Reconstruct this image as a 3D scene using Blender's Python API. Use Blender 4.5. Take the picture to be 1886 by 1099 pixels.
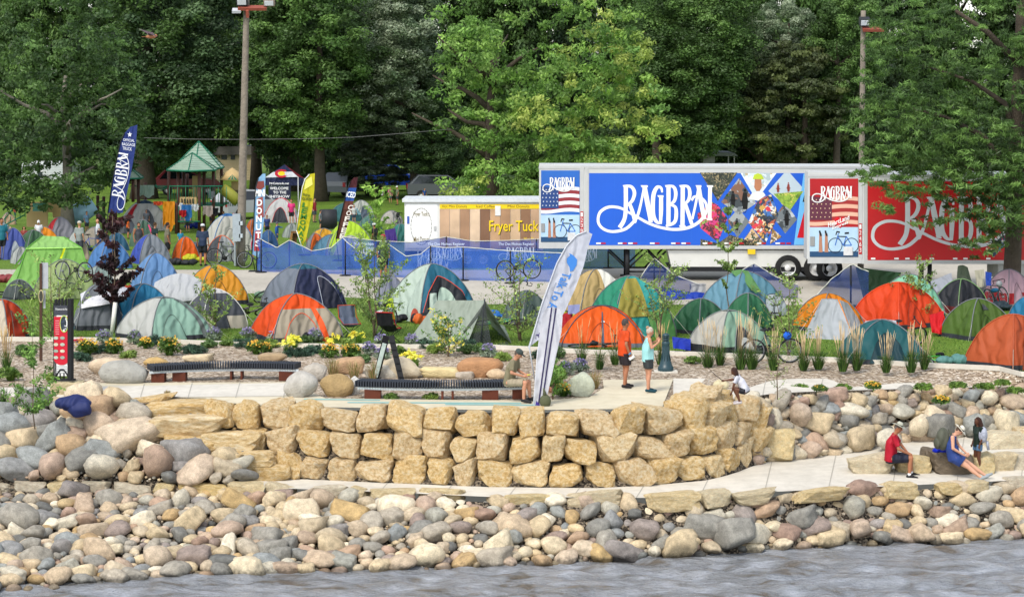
import bpy, bmesh, math, random
import numpy as np
from mathutils import Vector, Matrix, noise
R = math.radians
SC = bpy.context.scene
for o in list(bpy.data.objects): bpy.data.objects.remove(o)
COL = SC.collection
# ---------------------------------------------------------------- camera
FPX, CX, CY, HZ, HC = 4200.0, 943.0, 549.5, 147.0, 7.8
TILT = math.atan((CY - HZ) / FPX)
cam = bpy.data.objects.new('camera', bpy.data.cameras.new('camera')); COL.objects.link(cam)
cam.data.sensor_width = 36; cam.data.lens = FPX / 1886 * 36
cam.data.clip_start = 0.5; cam.data.clip_end = 6000
cam.location = (0, 0, HC); cam.rotation_euler = (R(90) - TILT, 0, 0)
SC.camera = cam
# ---------------------------------------------------------------- sky, sun, exposure
SUN_EL, SUN_AZ = R(50), R(207)          # azimuth clockwise from +Y (the view direction)
W = bpy.data.worlds.new("World"); SC.world = W; W.use_nodes = True
nt = W.node_tree; nt.nodes.clear()
sky = nt.nodes.new('ShaderNodeTexSky'); sky.sky_type = 'NISHITA'; sky.sun_disc = False
sky.sun_elevation = SUN_EL; sky.sun_rotation = SUN_AZ; sky.air_density = 1.0; sky.dust_density = 1.2; sky.ozone_density = 0.8
bg = nt.nodes.new('ShaderNodeBackground'); bg.inputs[1].default_value = 0.15
hs = nt.nodes.new('ShaderNodeHueSaturation'); hs.inputs['Saturation'].default_value = 0.5
wo = nt.nodes.new('ShaderNodeOutputWorld')
nt.links.new(sky.outputs[0], hs.inputs['Color']); nt.links.new(hs.outputs[0], bg.inputs[0]); nt.links.new(bg.outputs[0], wo.inputs[0])
sl = bpy.data.lights.new('sun', 'SUN'); sl.energy = 1.5; sl.angle = R(15); sl.color = (1.0, 0.94, 0.84)
so = bpy.data.objects.new('sun', sl); COL.objects.link(so)
sd = Vector((math.sin(SUN_AZ) * math.cos(SUN_EL), math.cos(SUN_AZ) * math.cos(SUN_EL), math.sin(SUN_EL)))
so.rotation_euler = (-sd).to_track_quat('-Z', 'Y').to_euler()
SC.view_settings.view_transform = 'Standard'; SC.view_settings.look = 'None'
SC.view_settings.exposure = 0.9; SC.view_settings.gamma = 1; SC.view_settings.use_curve_mapping = False
SC.cycles.max_bounces = 6; SC.cycles.diffuse_bounces = 3; SC.cycles.transparent_max_bounces = 12
SC.cycles.use_adaptive_sampling = True; SC.cycles.use_denoising = True; SC.cycles.sample_clamp_indirect = 6
# ---------------------------------------------------------------- photo coordinates to places
CT, ST = math.cos(TILT), math.sin(TILT)
def ray(px, py):
    a, b = (px - CX) / FPX, (CY - py) / FPX
    return Vector((a, CT + b * ST, -ST + b * CT))
def at(px, py, z=0.0):
    d = ray(px, py); t = (z - HC) / d.z
    return Vector((d.x * t, d.y * t, z))
def ond(px, py, Y):
    d = ray(px, py); t = Y / d.y
    return Vector((d.x * t, Y, HC + d.z * t))
def onpl(px, py, P, N):
    d = ray(px, py); O = Vector((0, 0, HC)); t = (P - O).dot(N) / d.dot(N)
    return O + d * t
def mpp(p): return (p.y * CT - (p.z - HC) * ST) / FPX      # metres per photo pixel at p
# ---------------------------------------------------------------- materials
MATS = {}
def nodes(name):
    m = bpy.data.materials.new(name); m.use_nodes = True
    t = m.node_tree; return m, t, t.nodes['Principled BSDF']
def lin(c):
    if isinstance(c, str):
        c = [int(c[i:i + 2], 16) / 255 for i in (0, 2, 4)]
        c = [x / 12.92 if x <= .04045 else ((x + .055) / 1.055) ** 2.4 for x in c]
    return tuple(c) + (1,)
def M(c, rough=.8, var=.12, scale=6, bump=.15, bscale=None, spec=.3, metal=0, name=None):
    key = (str(c), rough, var, scale, bump, bscale, spec, metal)
    if key in MATS: return MATS[key]
    m, t, b = nodes(name or 'surface'); L = t.links.new
    b.inputs['Roughness'].default_value = rough; b.inputs['Metallic'].default_value = metal
    b.inputs['Specular IOR Level'].default_value = spec
    tc = t.nodes.new('ShaderNodeTexCoord')
    n = t.nodes.new('ShaderNodeTexNoise'); n.inputs['Scale'].default_value = scale; n.inputs['Detail'].default_value = 5
    L(tc.outputs['Object'], n.inputs['Vector'])
    mr = t.nodes.new('ShaderNodeMapRange'); mr.inputs[3].default_value = 1 - var * 1.6; mr.inputs[4].default_value = 1 + var * 1.6
    L(n.outputs[0], mr.inputs[0])
    mx = t.nodes.new('ShaderNodeVectorMath'); mx.operation = 'SCALE'
    mx.inputs[0].default_value = lin(c)[:3]; L(mr.outputs[0], mx.inputs['Scale']); L(mx.outputs[0], b.inputs['Base Color'])
    if bump:
        n2 = t.nodes.new('ShaderNodeTexNoise'); n2.inputs['Scale'].default_value = bscale or scale * 3; n2.inputs['Detail'].default_value = 6
        L(tc.outputs['Object'], n2.inputs['Vector'])
        bp = t.nodes.new('ShaderNodeBump'); bp.inputs['Strength'].default_value = bump; bp.inputs['Distance'].default_value = .05
        L(n2.outputs[0], bp.inputs['Height']); L(bp.outputs[0], b.inputs['Normal'])
    MATS[key] = m; return m
def cloth(c, tr=.25):
    if isinstance(c, str): c = lin(c)[:3]; g = sum(c) / 3; c = tuple(round(max(x * 1.03 - g * .03, .003) * .84, 4) for x in c)
    key = ('cloth', str(c), tr)
    if key in MATS: return MATS[key]
    m = M(c, .65, .06, 2.5, .5, 3.5, spec=.35, name='cloth').copy(); t = m.node_tree; L = t.links.new
    b = t.nodes['Principled BSDF']; out = [n for n in t.nodes if n.type == 'OUTPUT_MATERIAL'][0]
    w = t.nodes.new('ShaderNodeTexWave'); w.inputs['Scale'].default_value = 1.1; w.inputs['Distortion'].default_value = 9; w.inputs['Detail'].default_value = 2
    tc = [n for n in t.nodes if n.type == 'TEX_COORD'][0]; L(tc.outputs['Object'], w.inputs['Vector'])
    bp0 = [n for n in t.nodes if n.type == 'BUMP'][0]
    bp = t.nodes.new('ShaderNodeBump'); bp.inputs['Strength'].default_value = .6; bp.inputs['Distance'].default_value = .07
    L(w.outputs[1], bp.inputs['Height']); L(bp0.outputs[0], bp.inputs['Normal']); L(bp.outputs[0], b.inputs['Normal'])
    tl = t.nodes.new('ShaderNodeBsdfTranslucent'); tl.inputs[0].default_value = lin(c)
    ms = t.nodes.new('ShaderNodeMixShader'); ms.inputs[0].default_value = tr
    L(b.outputs[0], ms.inputs[1]); L(tl.outputs[0], ms.inputs[2]); L(ms.outputs[0], out.inputs[0])
    MATS[key] = m; return m
def net(c, alpha):
    key = ('net', str(c), alpha)
    if key in MATS: return MATS[key]
    m, t, b = nodes('netting'); L = t.links.new; out = [n for n in t.nodes if n.type == 'OUTPUT_MATERIAL'][0]
    b.inputs['Base Color'].default_value = lin(c); b.inputs['Roughness'].default_value = .7
    tr = t.nodes.new('ShaderNodeBsdfTransparent'); ms = t.nodes.new('ShaderNodeMixShader'); ms.inputs[0].default_value = alpha
    L(tr.outputs[0], ms.inputs[1]); L(b.outputs[0], ms.inputs[2]); L(ms.outputs[0], out.inputs[0])
    MATS[key] = m; return m
def ramp(t, stops, interp='LINEAR'):
    r = t.nodes.new('ShaderNodeValToRGB'); e = r.color_ramp; e.interpolation = interp
    while len(e.elements) < len(stops): e.elements.new(.5)
    for el, (p, c) in zip(e.elements, stops): el.position = p; el.color = lin(c)
    return r
def foliage_mat(tr=.42):
    key = ('leafm', tr)
    if key in MATS: return MATS[key]
    m, t, b = nodes('leaves'); L = t.links.new; out = [n for n in t.nodes if n.type == 'OUTPUT_MATERIAL'][0]
    a = t.nodes.new('ShaderNodeAttribute'); a.attribute_name = 'Col'
    L(a.outputs['Color'], b.inputs['Base Color']); b.inputs['Roughness'].default_value = .5; b.inputs['Specular IOR Level'].default_value = .35
    tl = t.nodes.new('ShaderNodeBsdfTranslucent'); L(a.outputs['Color'], tl.inputs[0])
    ms = t.nodes.new('ShaderNodeMixShader'); ms.inputs[0].default_value = tr
    L(b.outputs[0], ms.inputs[1]); L(tl.outputs[0], ms.inputs[2]); L(ms.outputs[0], out.inputs[0])
    MATS[key] = m; return m
def stone_mat(name, stops, pits=0, attr=False, wet=False, vscale=3):
    m, t, b = nodes(name); L = t.links.new
    tc = t.nodes.new('ShaderNodeTexCoord')
    if attr: src = t.nodes.new('ShaderNodeAttribute'); src.attribute_name = 'Rnd'; fac = src.outputs['Fac']
    else: src = t.nodes.new('ShaderNodeObjectInfo'); fac = src.outputs['Random']
    rp = ramp(t, stops); L(fac, rp.inputs[0])
    off = t.nodes.new('ShaderNodeVectorMath'); off.operation = 'SCALE'; off.inputs[0].default_value = (37, 51, 23); L(fac, off.inputs['Scale'])
    ad = t.nodes.new('ShaderNodeVectorMath'); ad.operation = 'ADD'; L(tc.outputs['Object'], ad.inputs[0]); L(off.outputs[0], ad.inputs[1])
    n = t.nodes.new('ShaderNodeTexNoise'); n.inputs['Scale'].default_value = vscale; n.inputs['Detail'].default_value = 8; n.inputs['Roughness'].default_value = .65
    L(ad.outputs[0], n.inputs['Vector'])
    n2 = t.nodes.new('ShaderNodeTexNoise'); n2.inputs['Scale'].default_value = vscale * 7; n2.inputs['Detail'].default_value = 5; n2.inputs['Roughness'].default_value = .7
    L(ad.outputs[0], n2.inputs['Vector'])
    mr = t.nodes.new('ShaderNodeMapRange'); mr.inputs[1].default_value = .25; mr.inputs[2].default_value = .75; mr.inputs[3].default_value = .58; mr.inputs[4].default_value = 1.38
    L(n.outputs[0], mr.inputs[0])
    mr2 = t.nodes.new('ShaderNodeMapRange'); mr2.inputs[1].default_value = .3; mr2.inputs[2].default_value = .7; mr2.inputs[3].default_value = .72; mr2.inputs[4].default_value = 1.25
    L(n2.outputs[0], mr2.inputs[0])
    mu = t.nodes.new('ShaderNodeMath'); mu.operation = 'MULTIPLY'; L(mr.outputs[0], mu.inputs[0]); L(mr2.outputs[0], mu.inputs[1])
    sc = t.nodes.new('ShaderNodeVectorMath'); sc.operation = 'SCALE'; L(rp.outputs[0], sc.inputs[0]); L(mu.outputs[0], sc.inputs['Scale'])
    last = sc.outputs[0]
    if pits:      # yellow limestone: pale flecks over ochre
        v = t.nodes.new('ShaderNodeTexNoise'); v.inputs['Scale'].default_value = 4.5; v.inputs['Detail'].default_value = 9; v.inputs['Roughness'].default_value = .75
        L(ad.outputs[0], v.inputs['Vector'])
        r2 = ramp(t, [(.32, '7c5a2e'), (.41, 'bd9358'), (.48, 'dfbf88'), (.55, 'eedab0'), (.64, 'f4ecd8')]); L(v.outputs[0], r2.inputs[0])
        mm = t.nodes.new('ShaderNodeMix'); mm.data_type = 'RGBA'; mm.inputs[0].default_value = pits
        L(last, mm.inputs[6]); L(r2.outputs[0], mm.inputs[7]); last = mm.outputs[2]
    if wet:       # stones darker and glossier right at the water
        g = t.nodes.new('ShaderNodeNewGeometry'); sx = t.nodes.new('ShaderNodeSeparateXYZ'); L(g.outputs['Position'], sx.inputs[0])
        nz = t.nodes.new('ShaderNodeMath'); nz.operation = 'MULTIPLY_ADD'; L(n.outputs[0], nz.inputs[0]); nz.inputs[1].default_value = .25; L(sx.outputs[2], nz.inputs[2])
        w = t.nodes.new('ShaderNodeMapRange'); w.inputs[1].default_value = -2.62; w.inputs[2].default_value = -2.52; w.inputs[3].default_value = .38; w.inputs[4].default_value = 1
        L(nz.outputs[0], w.inputs[0])
        s3 = t.nodes.new('ShaderNodeVectorMath'); s3.operation = 'SCALE'; L(last, s3.inputs[0]); L(w.outputs[0], s3.inputs['Scale']); last = s3.outputs[0]
        w2 = t.nodes.new('ShaderNodeMapRange'); w2.inputs[1].default_value = .38; w2.inputs[2].default_value = 1; w2.inputs[3].default_value = .25; w2.inputs[4].default_value = .85
        L(w.outputs[0], w2.inputs[0]); L(w2.outputs[0], b.inputs['Roughness'])
    else: b.inputs['Roughness'].default_value = .88
    L(last, b.inputs['Base Color']); b.inputs['Specular IOR Level'].default_value = .25
    bp = t.nodes.new('ShaderNodeBump'); bp.inputs['Strength'].default_value = 1.0 if pits else .6; bp.inputs['Distance'].default_value = .07 if pits else .04
    L(n2.outputs[0], bp.inputs['Height']); L(bp.outputs[0], b.inputs['Normal'])
    return m
# ---------------------------------------------------------------- object helpers
def tag(o, label=None, cat=None, group=None, kind=None):
    if label: o['label'] = label
    if cat: o['category'] = cat
    if group: o['group'] = group
    if kind: o['kind'] = kind
    return o
def thing(name, label, cat, loc=(0, 0, 0), rz=0, group=None):
    o = bpy.data.objects.new(name, None); COL.objects.link(o); o.location = loc; o.rotation_euler.z = rz
    o.empty_display_size = .2
    return tag(o, label, cat, group)
def link(name, me, mat=None, parent=None, loc=None, rot=None, scale=None):
    if mat is not None:
        ms = mat if isinstance(mat, (list, tuple)) else [mat]
        if len(me.materials) == 0:
            for m in ms: me.materials.append(m)
    o = bpy.data.objects.new(name, me); COL.objects.link(o)
    if parent: o.parent = parent
    if loc is not None: o.location = loc
    if rot is not None: o.rotation_euler = rot
    if scale is not None: o.scale = scale if hasattr(scale, '__len__') else (scale,) * 3
    return o
class MB:
    """collects shapes into one mesh"""
    def __init__(s): s.v = []; s.f = []; s.m = []; s.mi = 0; s.sm = []
    def add(s, vs, fs, smooth=False):
        n = len(s.v); s.v += [tuple(x) for x in vs]; s.f += [tuple(i + n for i in f) for f in fs]
        s.m += [s.mi] * len(fs); s.sm += [smooth] * len(fs); return s
    def box(s, c, d, rz=0, rx=0, ry=0):
        mt = Matrix.Translation(c) @ Matrix.Rotation(rz, 4, 'Z') @ Matrix.Rotation(ry, 4, 'Y') @ Matrix.Rotation(rx, 4, 'X')
        vs = [mt @ Vector((x * d[0] / 2, y * d[1] / 2, z * d[2] / 2)) for x in (-1, 1) for y in (-1, 1) for z in (-1, 1)]
        return s.add(vs, [(0, 1, 3, 2), (4, 6, 7, 5), (0, 4, 5, 1), (2, 3, 7, 6), (0, 2, 6, 4), (1, 5, 7, 3)])
    def tube(s, pts, rad, n=6, closed=False, cap=True):
        pts = [Vector(p) for p in pts]; rad = rad if hasattr(rad, '__len__') else [rad] * len(pts)
        vs = []; k = len(pts); prev = None
        for i, p in enumerate(pts):
            a = pts[(i - 1) % k] if (closed or i > 0) else p; b = pts[(i + 1) % k] if (closed or i < k - 1) else p
            t = (b - a); t = t.normalized() if t.length > 1e-9 else Vector((0, 0, 1))
            if prev is None: u = t.orthogonal().normalized()
            else:
                u = prev - t * prev.dot(t); u = u.normalized() if u.length > 1e-6 else t.orthogonal().normalized()
            prev = u; w = t.cross(u)
            for j in range(n):
                an = 2 * math.pi * j / n; vs.append(p + (u * math.cos(an) + w * math.sin(an)) * rad[i])
        fs = []
        for i in range(k if closed else k - 1):
            i2 = (i + 1) % k
            for j in range(n): fs.append((i * n + j, i * n + (j + 1) % n, i2 * n + (j + 1) % n, i2 * n + j))
        if cap and not closed: fs += [tuple(range(n))[::-1], tuple(range((k - 1) * n, k * n))]
        return s.add(vs, fs, True)
    def lathe(s, prof, n=16, c=(0, 0, 0), cap=True):
        vs = [(c[0] + r * math.cos(2 * math.pi * j / n), c[1] + r * math.sin(2 * math.pi * j / n), c[2] + z) for r, z in prof for j in range(n)]
        fs = [(i * n + j, i * n + (j + 1) % n, (i + 1) * n + (j + 1) % n, (i + 1) * n + j) for i in range(len(prof) - 1) for j in range(n)]
        if cap: fs += [tuple(range(n))[::-1], tuple(range((len(prof) - 1) * n, len(prof) * n))]
        return s.add(vs, fs, True)
    def ell(s, c, r, n=10, mt=None):
        vs = []; fs = []; c = Vector(c)
        for i in range(n + 1):
            a = math.pi * i / n
            for j in range(n * 2 // 2 * 1 + n // 2):
                pass
        m = n + n // 2
        for i in range(n + 1):
            a = math.pi * i / n
            for j in range(m):
                b = 2 * math.pi * j / m
                p = Vector((r[0] * math.sin(a) * math.cos(b), r[1] * math.sin(a) * math.sin(b), r[2] * math.cos(a)))
                if mt is not None: p = mt @ p
                vs.append(c + p)
        for i in range(n):
            for j in range(m): fs.append((i * m + j, (i + 1) * m + j, (i + 1) * m + (j + 1) % m, i * m + (j + 1) % m))
        return s.add(vs, fs, True)
    def poly(s, pts): return s.add(pts, [tuple(range(len(pts)))])
    def mesh(s, name):
        me = bpy.data.meshes.new(name); me.from_pydata(s.v, [], s.f)
        me.polygons.foreach_set('material_index', s.m); me.polygons.foreach_set('use_smooth', s.sm); me.update(); return me
    def build(s, name, mat, parent=None, **k): return link(name, s.mesh(name), mat, parent, **k)
def interp(line, px):
    if px <= line[0][0]: return line[0][1:]
    for a, b in zip(line, line[1:]):
        if px <= b[0]:
            t = (px - a[0]) / (b[0] - a[0]); return tuple(a[i] + (b[i] - a[i]) * t for i in range(1, len(a)))
    return line[-1][1:]
def wl(line, px, dz=0):
    r = interp(line, px); z = r[1] if len(r) > 1 else 0
    p = at(px, r[0], z); p.z += dz; return p
# ================================================================ terrain
WL_ = [(-400, 1112, -2.8), (-150, 1098, -2.8), (0, 1086, -2.8), (240, 1066, -2.8), (480, 1053, -2.8), (720, 1047, -2.8), (960, 1038, -2.8), (1260, 1020, -2.8), (1440, 1008, -2.8), (1600, 999, -2.8), (1886, 990, -2.8), (2300, 985, -2.8)]
PF_ = [(-400, 895, -1.6), (0, 892, -1.6), (300, 896, -1.6), (480, 898, -1.6), (700, 906, -1.6), (900, 915, -1.6), (1200, 917, -1.6), (1400, 907, -1.6), (1600, 897, -1.66), (1886, 884, -1.7), (2300, 876, -1.7)]
PB_ = [(-400, 872, -1.5), (0, 868, -1.5), (300, 870, -1.5), (500, 880, -1.6), (700, 889, -1.6), (900, 897, -1.6), (1100, 899, -1.6), (1200, 894, -1.6), (1300, 885, -1.6), (1350, 873, -1.6), (1385, 859, -1.6), (1410, 850, -1.6), (1500, 842, -1.6), (1560, 833, -1.55), (1650, 815, -1.45), (1750, 806, -1.4), (1886, 798, -1.35), (2300, 785, -1.3)]
UF_ = [(-400, 742, 0), (0, 740, 0), (230, 742, 0), (420, 742, 0), (500, 748, 0), (900, 755, 0), (1000, 755, 0), (1150, 753, 0), (1300, 745, 0), (1380, 732, 0), (1430, 725, -.03), (1500, 722, -.1), (1700, 716, -.25), (1886, 712, -.3), (2300, 704, -.35)]
UB_ = [(-400, 706, 0), (1100, 699, 0), (1240, 698, 0), (1500, 698, -.08), (1700, 698, -.2), (1886, 698, -.25), (2300, 694, -.3)]
CU_ = [(-400, 624), (200, 629), (560, 640), (900, 642), (1100, 652), (1240, 654), (1421, 661), (1582, 668), (1685, 675), (1839, 682), (1886, 694), (1940, 720), (2300, 735)]
CU_ = [(a, b, 0) for a, b in CU_]
CU_[-2:] = [(1960, 694, 0), (2300, 690, 0)]
COLS = list(range(-400, 2301, 20))
def loft(name, la, lb, mat, x0=-400, x1=2300, dza=0, dzb=0, nsub=1, rough=0):
    cs = [c for c in COLS if x0 < c < x1]; cs = [x0] + cs + [x1]; vs = []; k = nsub + 1
    for c in cs:
        a, b = wl(la, c, dza), wl(lb, c, dzb)
        for j in range(k):
            p = a.lerp(b, j / nsub)
            if rough and 0 < j < nsub: p.z += rough * noise.noise(Vector((p.x * .7, p.y * .7, 3)))
            vs.append(p)
    fs = [(i * k + j, (i + 1) * k + j, (i + 1) * k + j + 1, i * k + j + 1) for i in range(len(cs) - 1) for j in range(nsub)]
    me = bpy.data.meshes.new(name); me.from_pydata(vs, [], fs); me.update()
    return link(name, me, mat)
def struct(o): o['kind'] = 'structure'; return o
def gmat(name, stops, scale, bump=.5, bd=.03, rough=.95, big=None, vor=False):
    m, t, b = nodes(name); L = t.links.new; b.inputs['Roughness'].default_value = rough; b.inputs['Specular IOR Level'].default_value = .2
    tc = t.nodes.new('ShaderNodeTexCoord')
    n = t.nodes.new('ShaderNodeTexNoise'); n.inputs['Scale'].default_value = scale; n.inputs['Detail'].default_value = 6; n.inputs['Roughness'].default_value = .7
    L(tc.outputs['Object'], n.inputs['Vector']); src = n.outputs[0]
    if vor:
        v = t.nodes.new('ShaderNodeTexVoronoi'); v.inputs['Scale'].default_value = scale; L(tc.outputs['Object'], v.inputs['Vector'])
        sp = t.nodes.new('ShaderNodeSeparateXYZ'); L(v.outputs['Color'], sp.inputs[0]); src = sp.outputs[0]
    rp = ramp(t, stops); L(src, rp.inputs[0]); last = rp.outputs[0]
    if big:
        n2 = t.nodes.new('ShaderNodeTexNoise'); n2.inputs['Scale'].default_value = big[0]; n2.inputs['Detail'].default_value = 6; L(tc.outputs['Object'], n2.inputs['Vector'])
        mr = t.nodes.new('ShaderNodeMapRange'); mr.inputs[1].default_value = .3; mr.inputs[2].default_value = .7; mr.inputs[3].default_value = 1 - big[1]; mr.inputs[4].default_value = 1 + big[1]
        L(n2.outputs[0], mr.inputs[0]); s = t.nodes.new('ShaderNodeVectorMath'); s.operation = 'SCALE'; L(last, s.inputs[0]); L(mr.outputs[0], s.inputs['Scale']); last = s.outputs[0]
    L(last, b.inputs['Base Color'])
    bp = t.nodes.new('ShaderNodeBump'); bp.inputs['Strength'].default_value = bump; bp.inputs['Distance'].default_value = bd
    L(src, bp.inputs['Height']); L(bp.outputs[0], b.inputs['Normal']); return m
M_LAWN = gmat('lawn grass', [(.3, '3c521c'), (.5, '587424'), (.7, '829a3c')], 14, .9, .06, big=(.35, .22))
M_MULCH = gmat('wood mulch', [(0, '5c4e40'), (.3, '84735f'), (.6, 'a08f7a'), (.85, 'c0b29e'), (1, 'd4cabb')], 16, .8, .03, vor=True, big=(.6, .14))
M_CONC = gmat('pale concrete', [(.3, 'bdb7aa'), (.7, 'd2ccbf')], 3, .1, .01, .85, big=(.4, .09))
M_SAND = gmat('buff concrete', [(.3, 'bfb499'), (.7, 'cec5ad')], 3, .1, .01, .85, big=(.5, .09))
M_ROAD = gmat('road concrete', [(.3, 'a09a8d'), (.7, 'b9b2a4')], 5, .1, .01, .9, big=(.25, .14))
M_DIRT = gmat('dark gravel', [(.3, '241f1a'), (.5, '4a4238'), (.8, '7c7060')], 22, 1, .04, vor=True)
FAR = [(-400, 0), (2300, 0)]
# lawn runs from the curb to beyond the trees
vs = []; cs = COLS
for c in cs: vs.append(wl(CU_, c))
n0 = len(vs)
for c in cs: p = at(c, 400, 0); vs.append(p)
for c in cs: vs.append(Vector((at(c, 400, 0).x * 3.2, 420, 0)))
for c in cs: vs.append(Vector((at(c, 400, 0).x * 14, 2400, 0)))
fs = []
for r in range(3):
    for i in range(len(cs) - 1): fs.append((r * n0 + i, r * n0 + i + 1, (r + 1) * n0 + i + 1, (r + 1) * n0 + i))
me = bpy.data.meshes.new('lawn'); me.from_pydata(vs, [], fs); me.update(); struct(link('lawn', me, M_LAWN))
struct(loft('mulch_bed', UF_, CU_, M_MULCH, nsub=5, rough=.05))
struct(loft('concrete_walkway', UF_, UB_, M_CONC, x0=1240, dza=.02, dzb=.02))
def sheet(name, pts, z, mat):
    me = bpy.data.meshes.new(name); v = [at(x, y, z) for x, y in pts]; me.from_pydata(v, [], [tuple(range(len(v)))]); me.update()
    return struct(link(name, me, mat))
fe = [(c, interp(UF_, c)[0] - .5) for c in range(380, 1241, 40)]
sheet('plaza', fe + [(1240, 698), (1110, 699), (1112, 714), (1085, 731), (1000, 737), (850, 736), (600, 733), (575, 722), (556, 703), (150, 705), (150, 733), (225, 734), (260, 731), (380, 733)], .024, M_SAND)
sheet('plaza_path', [(-400, 716), (150, 712), (562, 704), (575, 716), (520, 729), (300, 731), (150, 736), (-400, 740)], .032, M_CONC)
for i, (a, b, y0, y1) in enumerate([(560, 700, 733.5, 735.5), (640, 960, 739.5, 741.5), (820, 990, 743, 745)]):
    sheet('painted_wave_line', [(a, y0), (b, y0 + 1.5), (b, y1 + 1.5), (a, y1)], .030, M('7fb0ac', .7, .1, 4, 0))
# road
sheet('road', [(-400, 495), (470, 497), (1000, 497), (1886, 478), (2300, 470), (2300, 560), (1886, 562), (900, 560), (700, 550), (440, 539), (300, 522), (0, 508), (-400, 504)], .006, M_ROAD)
for (a, b, c, d) in [(-60, 499, 478, 499.5), (478, 499.5, 900, 499)]:
    pass
# curb: a low concrete kerb between mulch and lawn
def kerb(name, line, x0, x1, w=.16, h=.12):
    cs = [c for c in COLS if x0 <= c <= x1]; mb = MB(); P = [wl(line, c) for c in cs]; vs = []
    for p in P: vs += [(p.x, p.y - w / 2, 0), (p.x, p.y - w / 2, h), (p.x, p.y + w / 2, h), (p.x, p.y + w / 2, 0)]
    fs = [(i * 4 + j, (i + 1) * 4 + j, (i + 1) * 4 + j + 1, i * 4 + j + 1) for i in range(len(P) - 1) for j in range(3)]
    mb.add(vs, fs); return struct(mb.build(name, M_CONC))
kerb('kerb', CU_, -400, 2300)
# grass blades along the near lawn: one mass nobody could count
rng = np.random.default_rng(5)
def blades(name, n, px0, px1, f, h, cols, mat=None, wid=.012):
    """short grass tufts; f gives a photo row for a photo column and a random number"""
    v = np.zeros((n * 3, 3)); c = np.zeros((n * 3, 4)); cl = np.array([lin(x) for x in cols])
    for i in range(n):
        px = rng.uniform(px0, px1); p = at(px, f(px, rng.random()), 0)
        a = rng.uniform(0, 6.28); hh = h * rng.uniform(.5, 1.3); l = rng.normal(0, .35 * hh, 2)
        w = wid * rng.uniform(.7, 1.5)
        v[i * 3] = (p.x - w * math.cos(a), p.y - w * math.sin(a), p.z); v[i * 3 + 1] = (p.x + w * math.cos(a), p.y + w * math.sin(a), p.z)
        v[i * 3 + 2] = (p.x + l[0], p.y + l[1], p.z + hh); c[i * 3:i * 3 + 3] = cl[rng.integers(len(cl))]
    return cmesh(name, v, 3, c)
def cmesh(name, v, k, c, mat=None, parent=None):
    n = len(v); me = bpy.data.meshes.new(name); nf = n // k
    me.vertices.add(n); me.vertices.foreach_set('co', np.asarray(v, dtype=np.float32).ravel())
    me.loops.add(n); me.loops.foreach_set('vertex_index', np.arange(n, dtype=np.int32))
    me.polygons.add(nf); me.polygons.foreach_set('loop_start', np.arange(0, n, k, dtype=np.int32)); me.polygons.foreach_set('loop_total', np.full(nf, k, dtype=np.int32))
    me.update(calc_edges=True)
    at_ = me.color_attributes.new('Col', 'FLOAT_COLOR', 'POINT'); at_.data.foreach_set('color', np.asarray(c, dtype=np.float32).ravel())
    return link(name, me, mat or foliage_mat(), parent)
g = blades('grass', 46000, -60, 1960, lambda px, r: interp(CU_, px)[0] - 1 - 100 * r ** 1.6, .055, ['3f5c22', '55782e', '6e913a', '86a44c', '8f9a50'])
tag(g, 'short mown green grass between the tents', 'grass', kind='stuff')
# ---------------------------------------------------------------- water
m, t, b = nodes('river water'); L = t.links.new
b.inputs['Base Color'].default_value = lin('4c4540'); b.inputs['Roughness'].default_value = .1; b.inputs['IOR'].default_value = 1.33; b.inputs['Specular IOR Level'].default_value = .9
tc = t.nodes.new('ShaderNodeTexCoord'); mp = t.nodes.new('ShaderNodeMapping'); mp.inputs['Scale'].default_value = (.8, 1.5, 1); L(tc.outputs['Object'], mp.inputs[0])
hs_ = []
for sc_, de in ((1.6, 5), (7.0, 4), (22.0, 3)):
    n = t.nodes.new('ShaderNodeTexNoise'); n.inputs['Scale'].default_value = sc_; n.inputs['Detail'].default_value = de; n.inputs['Distortion'].default_value = .6
    L(mp.outputs[0], n.inputs['Vector']); hs_.append(n)
prev = None
for n, d in zip(hs_, (.12, .09, .04)):
    bp = t.nodes.new('ShaderNodeBump'); bp.inputs['Strength'].default_value = .9; bp.inputs['Distance'].default_value = d
    L(n.outputs[0], bp.inputs['Height'])
    if prev: L(prev.outputs[0], bp.inputs['Normal'])
    prev = bp
L(prev.outputs[0], b.inputs['Normal'])
r = ramp(t, [(.3, '5a5248'), (.42, '76787a'), (.7, '9a9ea4')]); L(hs_[0].outputs[0], r.inputs[0]); L(r.outputs[0], b.inputs['Base Color'])
# a patch with real ripples in front of the shore, flat water beyond it
nx, ny = 420, 170; X = np.linspace(-17, 17, nx); Y = np.linspace(40, 56.5, ny); gx, gy = np.meshgrid(X, Y)
Z = np.zeros_like(gx); rr = np.random.default_rng(3)
for k in range(70):
    wl_ = rr.uniform(.22, 1.6); a = rr.normal(1.35, .55); ph = rr.uniform(0, 6.28); am = .0062 * wl_ ** .8
    ph2 = 1.2 * np.sin(gx * rr.uniform(.2, .9) + gy * rr.uniform(.2, .9) + ph)
    Z += am * np.sin((gx * math.cos(a) + gy * math.sin(a)) * 6.28 / wl_ + ph + ph2)
Z = -2.8 + Z
v = np.stack([gx, gy, Z], -1).reshape(-1, 3).tolist()
f = [(j * nx + i, j * nx + i + 1, (j + 1) * nx + i + 1, (j + 1) * nx + i) for j in range(ny - 1) for i in range(nx - 1)]
me = bpy.data.meshes.new('water'); me.from_pydata(v, [], f)
me.polygons.foreach_set('use_smooth', [True] * len(f)); me.update(); struct(link('water', me, m))
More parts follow.
